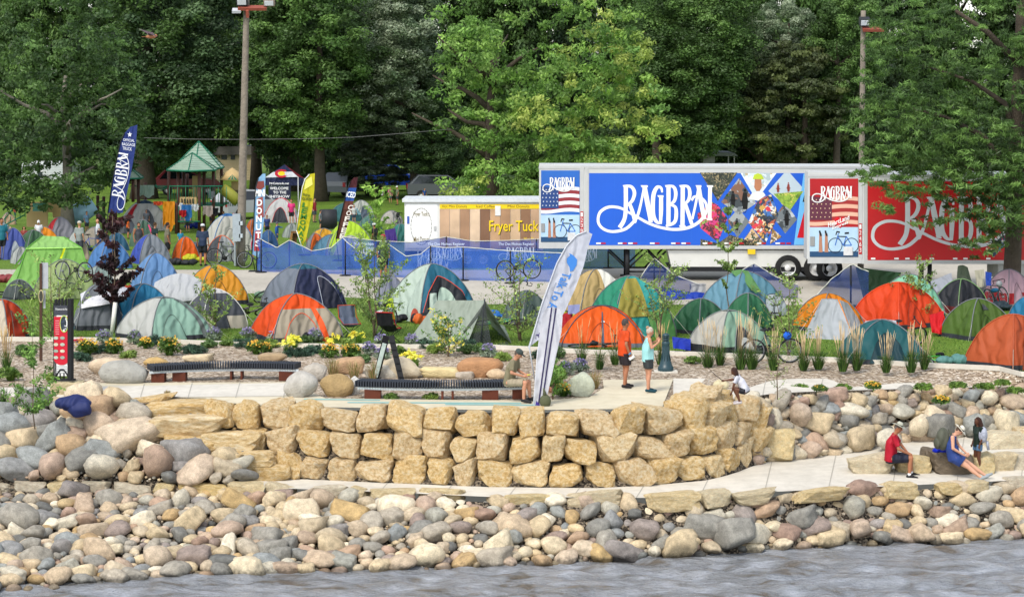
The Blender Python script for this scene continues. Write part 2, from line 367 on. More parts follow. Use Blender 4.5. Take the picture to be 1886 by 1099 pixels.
me = bpy.data.meshes.new('open_water'); me.from_pydata([(-17, 40, -2.8), (17, 40, -2.8), (17, 56.5, -2.8), (-17, 56.5, -2.8), (-900, -900, -2.8), (900, -900, -2.8), (900, 56.5, -2.8), (-900, 56.5, -2.8)], [],
    [(4, 5, 1, 0), (5, 6, 2, 1), (7, 4, 0, 3)]); me.update(); struct(link('open_water', me, m))
# ================================================================ stones
def stone_mesh(seed, dims, sub=2, k=7, npl=11, box=False, nz=.04):
    rg = np.random.default_rng(seed); bm = bmesh.new(); bmesh.ops.create_icosphere(bm, subdivisions=sub, radius=1)
    if box:
        A = [np.array(a, float) for a in [(1, 0, 0), (-1, 0, 0), (0, 1, 0), (0, -1, 0), (0, 0, 1), (0, 0, -1)]]
        A = [a + rg.normal(0, .11, 3) for a in A]; D = [rg.uniform(.86, 1.04) for a in A]
        for _ in range(4):
            a = rg.choice([-1, 1], 3) * rg.uniform(.3, 1, 3); A.append(a); D.append(rg.uniform(1.0, 1.3))
    else:
        A = list(rg.normal(0, 1, (npl, 3))); D = [rg.uniform(.66, .98) for _ in A]
    A = [a / np.linalg.norm(a) for a in A]
    so = rg.uniform(0, 99)
    for v in bm.verts:
        n = np.array(v.co); s = 0
        for a, d in zip(A, D):
            q = float(n @ a)
            if q > 0: s += (q / d) ** k
        if not box: s += (1 / 1.05) ** k
        r = s ** (-1 / k)
        r *= 1 + nz * noise.noise(Vector(n * 2.2) + Vector((so, 0, 0))) * 2 + nz * .8 * noise.noise(Vector(n * 6) + Vector((0, so, 0)))
        if box: r *= 1 + nz * .8 * noise.noise(Vector(n * 13) + Vector((0, 0, so)))
        v.co = Vector(n) * r; v.co.x *= dims[0]; v.co.y *= dims[1]; v.co.z *= dims[2]
    me = bpy.data.meshes.new('stone'); bm.to_mesh(me); bm.free()
    me.polygons.foreach_set('use_smooth', [True] * len(me.polygons)); me.update(); return me
RIP = [(0, '6e6e6a'), (.1, '908d84'), (.2, 'aba190'), (.3, 'b9a788'), (.4, 'c6b391'), (.5, 'ae9786'), (.58, 'd4c6a8'), (.66, '967c6c'), (.74, '8b8f8e'), (.8, '9a988c'), (.88, 'dfd3ba'), (.94, 'b89c6c'), (1, 'aa9080')]
M_RIP = stone_mat('river boulder', RIP, wet=True)
M_RIPA = stone_mat('small river stones', RIP, attr=True, wet=True)
M_LIME = stone_mat('yellow limestone', [(0, 'dcb878'), (.3, 'e6c07a'), (.5, 'ecd2a0'), (.7, 'd4ba94'), (.85, 'f0dab0'), (1, 'dcc4a0')], pits=.62)
M_PALE = stone_mat('pale limestone', [(0, 'e0d6bc'), (.35, 'ecd6a0'), (.6, 'ccc6b8'), (.8, 'ece4d0'), (1, 'e6c67c')], pits=.3)
rs = np.random.default_rng(11)
ST_V = [stone_mesh(100 + i, (1, rs.uniform(.68, .9), rs.uniform(.5, .74)), 3 if i < 16 else 2, k=rs.choice([6, 9, 14, 20]), npl=rs.integers(7, 12), nz=.05) if i % 3 else stone_mesh(100 + i, (1, rs.uniform(.62, .8), rs.uniform(.48, .66)), 3, k=12, box=True, nz=.06) for i in range(26)]
for q in ST_V: q.materials.append(M_RIP)
BL_V = [stone_mesh(300 + i, (1, 1, 1), 3, k=30, box=True, nz=.045) for i in range(14)]
for q in BL_V: q.materials.append(M_LIME); q.polygons.foreach_set('use_smooth', [False] * len(q.polygons))
def strip_stones(base, la, lb, x0, x1, nbig, sizes, seed, dens=.8, t0=0, t1=1, lift=.25, keep=None, fill=(0, .1), zoff=0, nname='stone'):
    """packs stones on the strip between two lines; big ones are objects, small infill is one mass"""
    rg = np.random.default_rng(seed); S = []
    span = (wl(la, x1) - wl(la, x0)).length; mid = (wl(la, (x0 + x1) / 2) - wl(lb, (x0 + x1) / 2)).length
    for (r0, r1, n) in sizes:
        for _ in range(n * 28):
            if sum(1 for _ in ()) : break
            px = rg.uniform(x0, x1); t = rg.uniform(t0, t1); r = rg.uniform(r0, r1)
            a, b = wl(la, px), wl(lb, px); p = a.lerp(b, t); ok = True
            for (q, rq) in S:
                dx = (p.x - q.x); dy = (p - q).length ** 2 - dx * dx
                if dx * dx + dy * 1.9 < (dens * (r + rq)) ** 2: ok = False; break
            if ok and (keep is None or keep(px, t)):
                S.append((p, r)); n -= 1
                if n <= 0: break
    S.sort(key=lambda s: -s[1]); objs = S[:nbig]; rest = S[nbig:]
    for (p, r) in objs:
        o = link(nname, ST_V[rg.integers(26)], parent=base)
        o.location = (p.x, p.y, p.z + r * lift + zoff); o.rotation_euler = (rg.normal(0, .3), rg.normal(0, .28), rg.normal(0, .55) + (0 if rg.random() < .8 else 1.5)); s = r * rg.uniform(.95, 1.2)
        o.scale = (s * rg.uniform(.95, 1.25), s, s * rg.uniform(.9, 1.15))
    mass = [(p, r, 0) for p, r in rest]
    for _ in range(fill[0]):
        px = rg.uniform(x0, x1); t = rg.uniform(t0, t1); p = wl(la, px).lerp(wl(lb, px), t); mass.append((p, fill[1] * rg.uniform(.4, 1.2), 1))
    if mass:
        bm = bmesh.new(); bmesh.ops.create_icosphere(bm, subdivisions=2, radius=1); T2 = np.array([v.co[:] for v in bm.verts]); F2 = np.array([[v.index for v in f.verts] for f in bm.faces]); bm.free()
        bm = bmesh.new(); bmesh.ops.create_icosphere(bm, subdivisions=1, radius=1); T1 = np.array([v.co[:] for v in bm.verts]); F1 = np.array([[v.index for v in f.verts] for f in bm.faces]); bm.free()
        V = []; F = []; RN = []; n = 0
        for (p, r, sm) in mass:
            T, FF = (T1, F1) if sm else (T2, F2)
            A = rg.normal(0, 1, (8, 3)); A /= np.linalg.norm(A, axis=1)[:, None]; q = np.clip(T @ A.T, 0, None) / rg.uniform(.7, 1, 8)
            rad = ((q ** 6).sum(1) + .8) ** (-1 / 6); P = T * rad[:, None] * np.array([1.2, .85, .7]) * r
            an = rg.uniform(0, 3.14); c, s = math.cos(an), math.sin(an); P = P @ np.array([[c, s, 0], [-s, c, 0], [0, 0, 1]])
            V.append(P + np.array([p.x, p.y, p.z + r * .2 + zoff])); F.append(FF + n); n += len(T); RN.append(np.full(len(T), rg.random()))
        V = np.concatenate(V); F = np.concatenate(F); me = bpy.data.meshes.new('small_stones')
        me.vertices.add(len(V)); me.vertices.foreach_set('co', V.astype(np.float32).ravel()); me.loops.add(F.size); me.loops.foreach_set('vertex_index', F.astype(np.int32).ravel())
        me.polygons.add(len(F)); me.polygons.foreach_set('loop_start', np.arange(0, F.size, 3, dtype=np.int32)); me.polygons.foreach_set('loop_total', np.full(len(F), 3, dtype=np.int32))
        me.polygons.foreach_set('use_smooth', np.ones(len(F), dtype=bool)); me.update(calc_edges=True)
        a = me.attributes.new('Rnd', 'FLOAT', 'POINT'); a.data.foreach_set('value', np.concatenate(RN).astype(np.float32))
        o = link('small_stones', me, M_RIPA, base); o['kind'] = 'stuff'
    return S
# lower bank from the water to the path
WD_ = [(a, b + 26, -3.05) for a, b, c in WL_]
bank = struct(loft('lower_riprap_bank', WD_, PF_, M_DIRT, nsub=4, rough=.1, dzb=-.12))
strip_stones(bank, [(a, b + 6, -2.84) for a, b, c in WL_], [(a, b + 6, c - .12) for a, b, c in PF_], -160, 2060, 300,
             [(.36, .44, 20), (.27, .35, 100), (.19, .27, 330), (.12, .18, 360), (.08, .13, 400)], 21, dens=.69, t1=.93, lift=.42, fill=(1800, .055))
LOW_L = struct(loft('left_riprap_bank', PF_, UF_, M_DIRT, x0=-400, x1=440, nsub=4, rough=.12, dza=-.1, dzb=-.1))
strip_stones(LOW_L, PF_, UF_, -160, 450, 210, [(.42, .58, 22), (.3, .4, 40), (.18, .28, 80), (.1, .16, 120)], 22, dens=.72, t0=.05, lift=.4, fill=(700, .06),
             keep=lambda px, t: px < 250 or t < .42 - (px - 250) * .0008)
# lower path slab, wall backing, slope on the right
struct(loft('lower_path', PF_, PB_, M_CONC, x0=470, x1=2300, dza=.01, dzb=.01, nsub=2))
backing = struct(loft('earth_backing', PB_, UF_, M_DIRT, x0=-400, x1=1420, dza=-.05, dzb=-.06, nsub=3))
RB = struct(loft('right_riprap_slope', PB_, UF_, M_DIRT, x0=1380, x1=2300, dza=-.05, dzb=.0, nsub=4, rough=.1))
strip_stones(RB, [(a, b, c) for a, b, c in PB_], UF_, 1390, 2080, 260, [(.34, .44, 12), (.24, .32, 36), (.16, .23, 110), (.1, .15, 190), (.06, .1, 380)], 23, dens=.72, t1=.93, lift=.25, fill=(1800, .05))
# flat capping stones along the front of the lower path
cap = thing('limestone_edging', 'row of low pale limestone slabs edging the waterside of the lower path', 'stone edging')
rg = np.random.default_rng(8); px = -180.
while px < 2050:
    y, z = interp(PF_, px); s = 80; w = rg.uniform(40, 100) if not (1000 < px < 1230) else rg.uniform(80, 120)
    p = at(px + w / 2, y + 5 + rg.uniform(-1.5, 2), z - .085)
    q = at(px + w, y, z); q0 = at(px, interp(PF_, px)[0], z); an = math.atan2((wl(PF_, px + w) - wl(PF_, px)).y, (wl(PF_, px + w) - wl(PF_, px)).x)
    o = link('slab', bpy.data.meshes[BL_V[0].name] and BL_V[rg.integers(14)], parent=cap, loc=p, rot=(rg.normal(0, .05), rg.normal(0, .04), an + rg.normal(0, .05)))
    o.scale = (w / 80 / 2 * .97, rg.uniform(.2, .3), rg.uniform(.13, .2)); o.material_slots[0].link = 'OBJECT'; o.material_slots[0].material = M_PALE
    px += w * (1 if rg.random() < .7 else rg.uniform(1.2, 1.7))
# the big limestone retaining wall
wall = thing('limestone_wall', 'curved three-course retaining wall of rough yellow limestone blocks below the plaza', 'stone wall')
def curve_pts(line, x0, x1, off):
    P = [wl(line, x0 + (x1 - x0) * i / 160) for i in range(161)]; Q = []
    for i, p in enumerate(P):
        tn = (P[min(i + 3, 160)] - P[max(i - 3, 0)]); tn.z = 0; tn.normalize(); nrm = Vector((-tn.y, tn.x, 0)); Q.append((p + nrm * off, math.atan2(tn.y, tn.x)))
    return Q
def course(x0, x1, z, h, off, seed, wmin=.62, wmax=.95, hj=.06):
    rg = np.random.default_rng(seed); Q = curve_pts(PB_, x0, x1, off + .38); i = 0; acc = 0; start = Q[0][0]
    tgt = rg.uniform(wmin, wmax); a = Q[0][0]
    for j in range(1, len(Q)):
        d = (Q[j][0].xy - a.xy).length
        if d >= tgt:
            c = (a + Q[j][0]) / 2; an = math.atan2(Q[j][0].y - a.y, Q[j][0].x - a.x)
            hh = h * rg.uniform(.95, 1.09) + rg.normal(0, hj) * .5
            o = link('block', BL_V[rg.integers(14)], parent=wall, loc=(c.x, c.y + rg.normal(0, .035), z + hh / 2), rot=(rg.normal(0, .05), rg.normal(0, .075), an + rg.normal(0, .09) + (math.pi if rg.random() < .5 else 0)))
            o.scale = (d / 2 * 1.01, .42, hh / 2 * 1.04); a = Q[j][0]; tgt = rg.uniform(wmin, wmax)
course(452, 1404, -1.62, .57, 0, 1, .52, .84)
course(440, 1398, -1.05, .58, .14, 2, .52, .84, hj=.09)
course(372, 1392, -.48, .62, .3, 3, .56, .9, hj=.1)
course(1290, 1388, -.1, .36, .5, 4, .5, .7)
course(400, 520, -1.55, .42, .1, 5, .8, 1.2)
# long flat ledges at the left end of the wall
def block(px, py, z, d, rz, name='block', parent=None, mat=None, v=0, rx=0, ry=0):
    o = link(name, BL_V[v], parent=parent, loc=at(px, py, z), rot=(rx, ry, rz)); o.scale = (d[0] / 2, d[1] / 2, d[2] / 2)
    if mat: o.material_slots[0].link = 'OBJECT'; o.material_slots[0].material = mat
    return o
led = thing('ledge_stones', 'long flat yellow limestone ledges stepping down at the left end of the wall', 'ledge stones')
for i, (px, py, z, d, rz) in enumerate([(335, 752, -.15, (1.9, 1.0, .42), .05), (262, 748, -.15, (1.3, .9, .42), .1), (338, 784, -.42, (1.75, .9, .55), -.03), (420, 812, -.75, (1.7, .9, .5), 0), (355, 818, -.8, (1.3, .8, .4), .1), (455, 843, -1.1, (1.5, .9, .42), .05),
     (405, 850, -1.15, (1.3, .7, .35), .0), (488, 868, -1.42, (1.2, .8, .4), -.1), (470, 790, -.6, (1.2, .8, .5), 0)]):
    block(px, py, z, d, rz, 'ledge', led, v=i)

for i, (px, py, r, dy) in enumerate([(1402, 752, .3, 1.0), (1422, 760, .26, 1.3), (1396, 778, .34, .7), (1418, 786, .3, .8), (1392, 806, .3, .5), (1412, 812, .3, .4), (1388, 738, .3, 1.4), (1408, 740, .24, 1.6), (1430, 742, .28, 1.7), (1380, 760, .35, .9)]):
    p = ond(px, py, wl(PB_, px).y + dy); o = link('stone', ST_V[(i * 5) % 26], parent=RB, loc=p, rot=(.2 * i, .1, i)); o.scale = (r * 1.2, r, r * 1.1)

# saw-cut joints across the paths
JM = M('a39e92', .9, .1, 5, 0, name='joint')
def joints(la, lb, xs, dz, sl):
    for x in xs:
        a, b = wl(la, x, dz), wl(lb, x + sl, dz); d = Vector((.011, 0, 0)); me = bpy.data.meshes.new('path_joint'); me.from_pydata([a - d, a + d, b + d, b - d], [], [(0, 1, 2, 3)]); struct(link('path_joint', me, JM))
joints(PF_, PB_, range(700, 2000, 118), .016, 14)
joints(UF_, UB_, range(1300, 2000, 105), .026, 6)
joints([(0, 739, 0), (560, 733, 0)], [(0, 712, 0), (562, 705, 0)], range(170, 560, 88), .036, 8)

for i, (px, py, r, dy, m) in enumerate([(1374, 752, .36, .75, 1), (1384, 778, .34, .55, 1), (1390, 805, .33, .35, 1), (1388, 762, .26, .9, 0), (1396, 790, .26, .6, 0), (1400, 832, .28, .2, 0), (1378, 735, .3, 1.2, 0)]):
    p = ond(px, py, wl(PB_, px).y + dy); o = link('block' if m else 'stone', BL_V[i] if m else ST_V[i * 3], parent=wall if m else RB, loc=p, rot=(.1 * i, .1, .5 * i)); o.scale = (r, r, r)
# ================================================================ trees
def leaf_cloud(rg, C, Rr, n, leaf, cols, jit=.16, flat=.75, up=.45, lum=None, needle=1.0):
    """C clump centres, Rr clump radii, n leaves per clump -> verts, colours for quads"""
    k = len(C); N = k * n
    d = rg.normal(0, 1, (N, 3)); d[:, 2] = d[:, 2] * .9 + .25; d /= np.linalg.norm(d, axis=1)[:, None]
    r = rg.random(N) ** .45
    ci = np.repeat(np.arange(k), n)
    P = C[ci] + d * (r * Rr[ci])[:, None] * np.array([1, 1, flat])
    P += rg.normal(0, .06, (N, 3)) * Rr[ci][:, None]
    nm = d * .8 + rg.normal(0, .55, (N, 3)); nm[:, 2] += up; nm /= np.linalg.norm(nm, axis=1)[:, None]
    a = np.cross(nm, rg.normal(0, 1, (N, 3))); a /= np.linalg.norm(a, axis=1)[:, None] + 1e-9; b = np.cross(nm, a)
    s = leaf * rg.uniform(.6, 1.35, N)[:, None]
    w = s * .36 / needle; l = s * .62 * needle
    V = np.stack([P - a * l, P - b * w, P + a * l, P + b * w], 1)
    cl = np.array([lin(c)[:3] for c in cols])
    base = (cl[rg.integers(len(cl), size=k)][ci] if lum is None else cl[lum][ci]) * 1.3 + .006
    base = base * np.array([1.06, 1.0, .9]) * .86 + base.mean(axis=1, keepdims=True) * .14
    fac = (1 + rg.normal(0, jit, N))[:, None] * (1 + rg.normal(0, .1, k))[ci][:, None]
    c = np.clip(base * np.clip(fac, .45, 1.8), 0, 1); c = np.concatenate([c, np.ones((N, 1))], 1)
    return V.reshape(-1, 3), np.repeat(c, 4, axis=0)
def crown_pts(rg, rx, ry, rz, k, inner=.45, low=-1., lobes=5, pointy=0, taper=0):
    L = rg.normal(0, 1, (lobes, 3)); L /= np.linalg.norm(L, axis=1)[:, None]; A = rg.uniform(.1, .34, lobes)
    d = rg.normal(0, 1, (k * 3, 3)); d /= np.linalg.norm(d, axis=1)[:, None]; d = d[d[:, 2] > low][:k]
    m = .82 + sum(a * np.clip(d @ l, 0, 1) ** 3 for a, l in zip(A, L))
    r = m * (inner + (1 - inner) * rg.random(len(d)) ** .5)
    P = d * r[:, None] * np.array([rx, ry, rz])
    z = P[:, 2] / rz
    if pointy: s = np.clip(1 - (z + 1) / 2, .04, 1) ** pointy * 1.5; P[:, 0] *= s; P[:, 1] *= s
    return P
def trunk_mb(rg, h, r, limbs, spread, rise=.6, bend=.2):
    mb = MB(); pts = [Vector((rg.normal(0, bend) * i / 6 * .5, rg.normal(0, bend) * i / 6 * .5, h * i / 6)) for i in range(7)]; pts[0] = Vector((0, 0, -.1))
    mb.tube(pts, [r * (1.35 if i == 0 else 1 - .12 * i) for i in range(7)], 9)
    for _ in range(limbs):
        i = rg.integers(2, 6); a = rg.uniform(0, 6.28); p = pts[i]; L = spread * rg.uniform(.5, 1); q = [p]
        for j in range(1, 5):
            t = j / 4; q.append(p + Vector((math.cos(a) * L * t + rg.normal(0, .12), math.sin(a) * L * t + rg.normal(0, .12), L * rise * t ** .8 + rg.normal(0, .1))))
        mb.tube(q, [r * .45 * (1 - .2 * j) for j in range(5)], 6)
    return mb
M_BARK = M('4b4238', .95, .3, 5, .9, 14, name='bark')
M_BARKG = M('7d776c', .95, .3, 5, .9, 14, name='bark')
MESHC = {}
def crown_mesh(key, seed, rx, ry, rz, k, n, leaf, cols, cr=.2, **kw):
    if key in MESHC: return MESHC[key]
    rg = np.random.default_rng(seed); lk = {a: kw.pop(a) for a in ('flat', 'up', 'jit', 'needle') if a in kw}
    C = crown_pts(rg, rx, ry, rz, k, **kw); Rr = (rx * ry * rz) ** (1 / 3) * cr * rg.uniform(.7, 1.3, len(C))
    V, c = leaf_cloud(rg, C, Rr, n, leaf, cols, **lk)
    o = cmesh('crown', V, 4, c); me = o.data; bpy.data.objects.remove(o); MESHC[key] = me; return me
def tree(name, label, px, py, cx, cy, w_px, h_px, me_key, tr=(.3, 5, .5), Yoff=0, group=None, rz=None, base_r=None, dz=0, trunk=True, bark=None, dep=None, cat='tree', dims=(1, 1, 1)):
    """trunk base at photo (px,py) on the ground, crown centred at (cx,cy) of w_px by h_px at that distance"""
    b = at(px, py, 0); t = thing(name, label, cat, b, group=group)
    c = ond(cx, cy, b.y + Yoff); s = mpp(c); rx, rz_ = w_px / 2 * s, h_px / 2 * s
    if h_px / w_px > 1.35 and me_key + 'T' in MESHC: me_key += 'T'
    elif h_px / w_px < .85 and me_key + 'W' in MESHC: me_key += 'W'
    dims = DIMS.get(me_key, dims)
    me = MESHC[me_key]; ry = (dep if dep else min(rx, rz_ * 1.2))
    o = link('crown', me, parent=t, loc=c - b); o.scale = (rx / dims[0], ry / dims[1], rz_ / dims[2]); o.rotation_euler.z = rz if rz is not None else random.uniform(0, 6.28) * 0
    if trunk:
        rg = np.random.default_rng(abs(int(px * 7 + py))); r, limbs, sp = tr
        h = max(c.z + rz_ * .35, 1.5); trunk_mb(rg, h, r, limbs, min(rx, 4) * sp * 1.6).build('trunk', bark or M_BARK, t)
    return t
DIMS = {}
def kind(key, seed, k, n, leaf, cols, **kw):
    crown_mesh(key, seed, 1, 1, 1, k, n, leaf, cols, **kw)
    if key in ('dark', 'blue', 'mid', 'maple', 'silver', 'spruce', 'cedar'):
        crown_mesh(key + 'T', seed + 50, 1, 1, 2, int(k * 1.6), int(n * 1.05), leaf, cols, **kw); DIMS[key + 'T'] = (1, 1, 2)
    if key in ('dark', 'mid'): crown_mesh(key + 'W', seed + 80, 1.3, 1, .7, k, n, leaf, cols, **kw); DIMS[key + 'W'] = (1.3, 1, .7)
G_DARK = ['263c18', '304a1e', '3a5824', '446428']
G_MID = ['345020', '426428', '507430', '5e823a', '446230']
G_BLUE = ['2c4428', '385432', '48663e', '56744a']
G_OAK = ['3a5a1e', '496d26', '5b8030', '6b9036', '52773a', '88a03c']
G_YEL = ['6f8c2c', '8ba234', '9db03c', '5f8230']
G_SILV = ['4f6848', '62795a', '7a8d70', '8fa088', '566c48']
G_LOC = ['2c4418', '38541e', '466526', '55762c', '2f4a22']
G_CED = ['3c4a24', '47552a', '566431', '3a4a28']
kind('oak', 1, 330, 260, .038, G_OAK, cr=.13, inner=.35, needle=1.3, up=.3)
kind('maple', 2, 300, 240, .036, G_MID, cr=.14, inner=.4)
kind('dark', 3, 260, 200, .046, G_DARK + G_BLUE[:2], cr=.15, inner=.3)
kind('blue', 4, 260, 200, .044, G_BLUE + G_DARK[2:], cr=.15, inner=.35)
kind('mid', 5, 260, 200, .046, G_MID, cr=.15, inner=.3)
kind('silver', 6, 220, 220, .04, G_SILV, cr=.14, inner=.45)
kind('spruce', 7, 300, 180, .036, ['3c4a38', '4a5945', '5a6a55', '37462f'], cr=.12, inner=.3, flat=.35, needle=1.3)
kind('cedar', 8, 260, 200, .04, G_CED, cr=.13, inner=.3, flat=.35)
kind('locust', 9, 520, 260, .019, G_LOC, cr=.09, inner=.25, flat=.4, needle=1.5)
kind('yellow', 10, 120, 200, .07, G_YEL, cr=.22, inner=.4, needle=1.3)
def hero(t, Yb, ells, n, leaf, cols, cr, seed, needle=1.2, flat=.6, yel=None, dens=1., name='crown', up=.35):
    """one crown grown from several real-size lobes: (px, py, width px, height px, depth m, distance offset)"""
    rg = np.random.default_rng(seed); CC = []; LU = []
    for (x, y, w, h, dp, dy, *q) in ells:
        c = ond(x, y, Yb + dy); s = mpp(c); rx, rz = w / 2 * s, h / 2 * s; ar = rx * dp + dp * rz + rx * rz
        k = int(ar / (cr * cr) * .62 * dens); P = crown_pts(rg, rx, dp, rz, k, inner=.45, lobes=7)
        CC.append(P + np.array(c[:]) - np.array(t.location[:]))
        pool = q[0] if q else list(range(len(cols) if yel is None else yel)); LU.append(rg.choice(pool, len(P)))
    C = np.concatenate(CC); LU = np.concatenate(LU); V, c = leaf_cloud(rg, C, cr * rg.uniform(.7, 1.3, len(C)), n, leaf, cols, needle=needle, flat=flat, lum=LU, up=up)
    print(t.name, 'leaves', len(V) // 4); return cmesh(name, V, 4, c, parent=t)
# the wood beyond, tree by tree, far ones first
far = [(-60, 330, 90, 520, 'dark'), (70, 335, 60, 560, 'mid'), (190, 330, 120, 560, 'blue'), (300, 332, 130, 540, 'dark'), (410, 330, 60, 560, 'mid'), (505, 334, 80, 560, 'dark'), (610, 330, 70, 560, 'mid'), (700, 330, 60, 540, 'blue'),
       (800, 330, 60, 560, 'dark'), (900, 330, 60, 560, 'mid'), (1010, 330, 60, 560, 'dark'), (1110, 328, 60, 560, 'blue'), (1210, 330, 60, 560, 'mid'), (1310, 330, 60, 560, 'dark'), (1420, 330, 60, 580, 'mid'), (1530, 330, 60, 580, 'mid'), (1640, 330, 60, 560, 'dark'), (1760, 330, 60, 560, 'mid'), (1880, 330, 60, 560, 'dark'), (2000, 330, 60, 560, 'blue')]
for i, (x, y, cy, h, k) in enumerate(far):
    where = ['above the far left edge', 'behind the left maple', 'left of the playground roofs', 'behind the playground roof', 'behind the wooden light pole', 'behind the canopy with the flag roof', 'above the pickup', 'behind the grey spruce', 'left of the bright oak', 'behind the left side of the bright oak', 'behind the middle of the bright oak', 'behind the right half of the bright oak',
             'between the oak and the pale maple', 'behind the open shelter', 'behind the cedar', 'behind the far light pole', 'behind the locust at its left edge', 'behind the middle of the locust', 'behind the locust trunk', 'beyond the right edge'][i]
    tree('background_tree', f'{"dark" if k != "mid" else "mid"} green tree in the far wood, {where}', x, y, x + random.uniform(-15, 15), cy, 190, h, k, (.35, 4, .5), group='trees of the far wood')
# lower bushes that close the view under the far crowns
for i, (x, w, h, k) in enumerate([(60, 220, 120, 'dark'), (640, 130, 90, 'dark'), (1290, 160, 130, 'dark'), (1420, 200, 170, 'mid'), (1560, 190, 150, 'dark'), (1700, 190, 150, 'mid'), (1850, 190, 150, 'dark'), (1130, 150, 110, 'dark'), (1000, 150, 90, 'mid'), (860, 150, 90, 'dark'), (270, 120, 80, 'dark')]):
    tree('bush', ['big dark bush under the trees at the far left', 'dark bush beside the parked pickup', 'dark bush left of the open shelter', 'broad green bush under the cedar', 'dark bush right of the cedar', 'green bush behind the red trailer roof', 'dark bush behind the locust trunk', 'dark bush above the blue trailer roof', 'green bush under the bright oak', 'dark bush under the left side of the bright oak', 'dark bush behind the small playground roof'][i],
         x, 338, x, 338 - h * .45, w, h, k, group='bushes under the far trees', trunk=False, cat='bush')
# nearer trees
tree('dark_tree', 'large dark blue-green tree behind the playground, its thick trunk left of the playground roof', 265, 366, 318, 120, 285, 430, 'blue', (.75, 6, .5))
tree('dark_tree', 'dark tree with a straight bare trunk behind the lemonade flag', 590, 371, 560, 120, 240, 400, 'mid', (.42, 5, .5))
tree('dark_tree', 'dark tree with slim trunk directly right of the wooden light pole', 540, 352, 500, 130, 190, 380, 'dark', (.5, 5, .5))
tree('dark_tree', 'dark tree behind the playground roof, half hidden by the light pole', 472, 350, 440, 60, 190, 380, 'mid', (.4, 5, .5))
tree('pale_maple', 'pale grey-green silver maple between the dark trees and the bright oak', 765, 366, 725, 120, 210, 330, 'silver', (.4, 6, .5), dep=5)
tree('grey_spruce', 'drooping grey-green spruce behind the ice cream coloured flag and the parked pickup', 765, 364, 712, 272, 180, 160, 'spruce', (.3, 3, .4), dep=4)
tree('dark_tree', 'dark blue-green tree low behind the left side of the bright oak', 800, 366, 800, 265, 120, 180, 'blue', (.35, 3, .4))
t = thing('bright_oak', 'large bright green oak with yellowing leaves above the food trailer', 'tree', at(905, 385, 0))
Y8 = [6, 7, 8]; MIX = [3, 4, 6, 7]
hero(t, t.location.y, [(1000, 80, 330, 330, 5, 0), (890, 190, 170, 190, 4, -1), (1060, 190, 300, 230, 5, 0), (870, 90, 130, 150, 4, 0), (1110, 90, 160, 210, 4, -.5, MIX), (1140, 250, 180, 110, 3.5, -1.5, Y8), (985, 215, 100, 100, 2.4, -4.6, Y8), (905, 330, 160, 80, 3, -3),
    (1010, 335, 130, 80, 3, -3), (1090, 325, 180, 70, 3, -2.5, MIX), (860, 345, 80, 50, 2, -4, MIX), (1180, 140, 60, 150, 2.5, -.5, Y8), (1010, 280, 280, 90, 4, -1), (1205, 235, 50, 40, 1.5, -1.5, Y8)],
    62, .2, ['4a7028', '5a8230', '6c963a', '80a844', '648c3e', '7aa048', '8ca444', '9aac4c', '82a040'], .62, 41, 1.15, .6, yel=6)
trunk_mb(np.random.default_rng(4), 9, .5, 9, 5).build('trunk', M_BARK, t)
tree('pale_tree', 'tall light green tree right of the bright oak with layered foliage', 1210, 358, 1265, 110, 220, 400, 'maple', (.4, 5, .5), dep=5, rz=1)
tree('dark_tree', 'dark trunked tree between the bright oak and the pale tree above the blue trailer', 1185, 352, 1205, 190, 130, 330, 'dark', (.3, 4, .5))
tree('silver_tree', 'tree with whitish leaf clusters at the top behind the cedar', 1450, 352, 1440, 70, 150, 150, 'silver', (.3, 4, .5), Yoff=1)
tree('silver_tree', 'slim whitish leaved tree low left of the cedar', 1400, 352, 1400, 190, 120, 120, 'silver', (.3, 4, .5))
tree('cedar_tree', 'olive green cedar with drooping layered boughs behind the blue trailer', 1480, 356, 1465, 190, 230, 260, 'cedar', (.35, 5, .5), dep=4)
tree('green_tree', 'mid green tree left of the far light pole beside the cedar', 1540, 356, 1545, 130, 150, 300, 'mid', (.3, 4, .5), Yoff=2)
t = thing('left_maple', 'big rounded maple with thick grey trunk standing among the tents at the left', 'tree', at(125, 430, 0))
hero(t, t.location.y, [(110, 60, 230, 300, 4, 0), (60, 220, 200, 200, 3.6, 0), (180, 220, 170, 220, 3.6, -.3), (120, 300, 230, 150, 3.6, -.6), (20, 330, 120, 110, 2.6, -.5), (205, 325, 90, 120, 2.4, -.6), (90, 365, 160, 55, 2.4, -.8), (235, 190, 60, 120, 2, 0), (170, 70, 110, 200, 3, 0)],
    46, .17, ['2f4a1e', '3b5a24', '48692c', '557838', '3f5d30'], .42, 42, 1.1, .62)
trunk_mb(np.random.default_rng(9), 8, .34, 9, 4).build('trunk', M_BARKG, t)
lt = thing('locust_tree', 'big honey locust in front of the red trailer, its crown filling the upper right corner', 'tree', at(1860, 552, 0))
b = lt.location.copy(); Q = [3, 4]
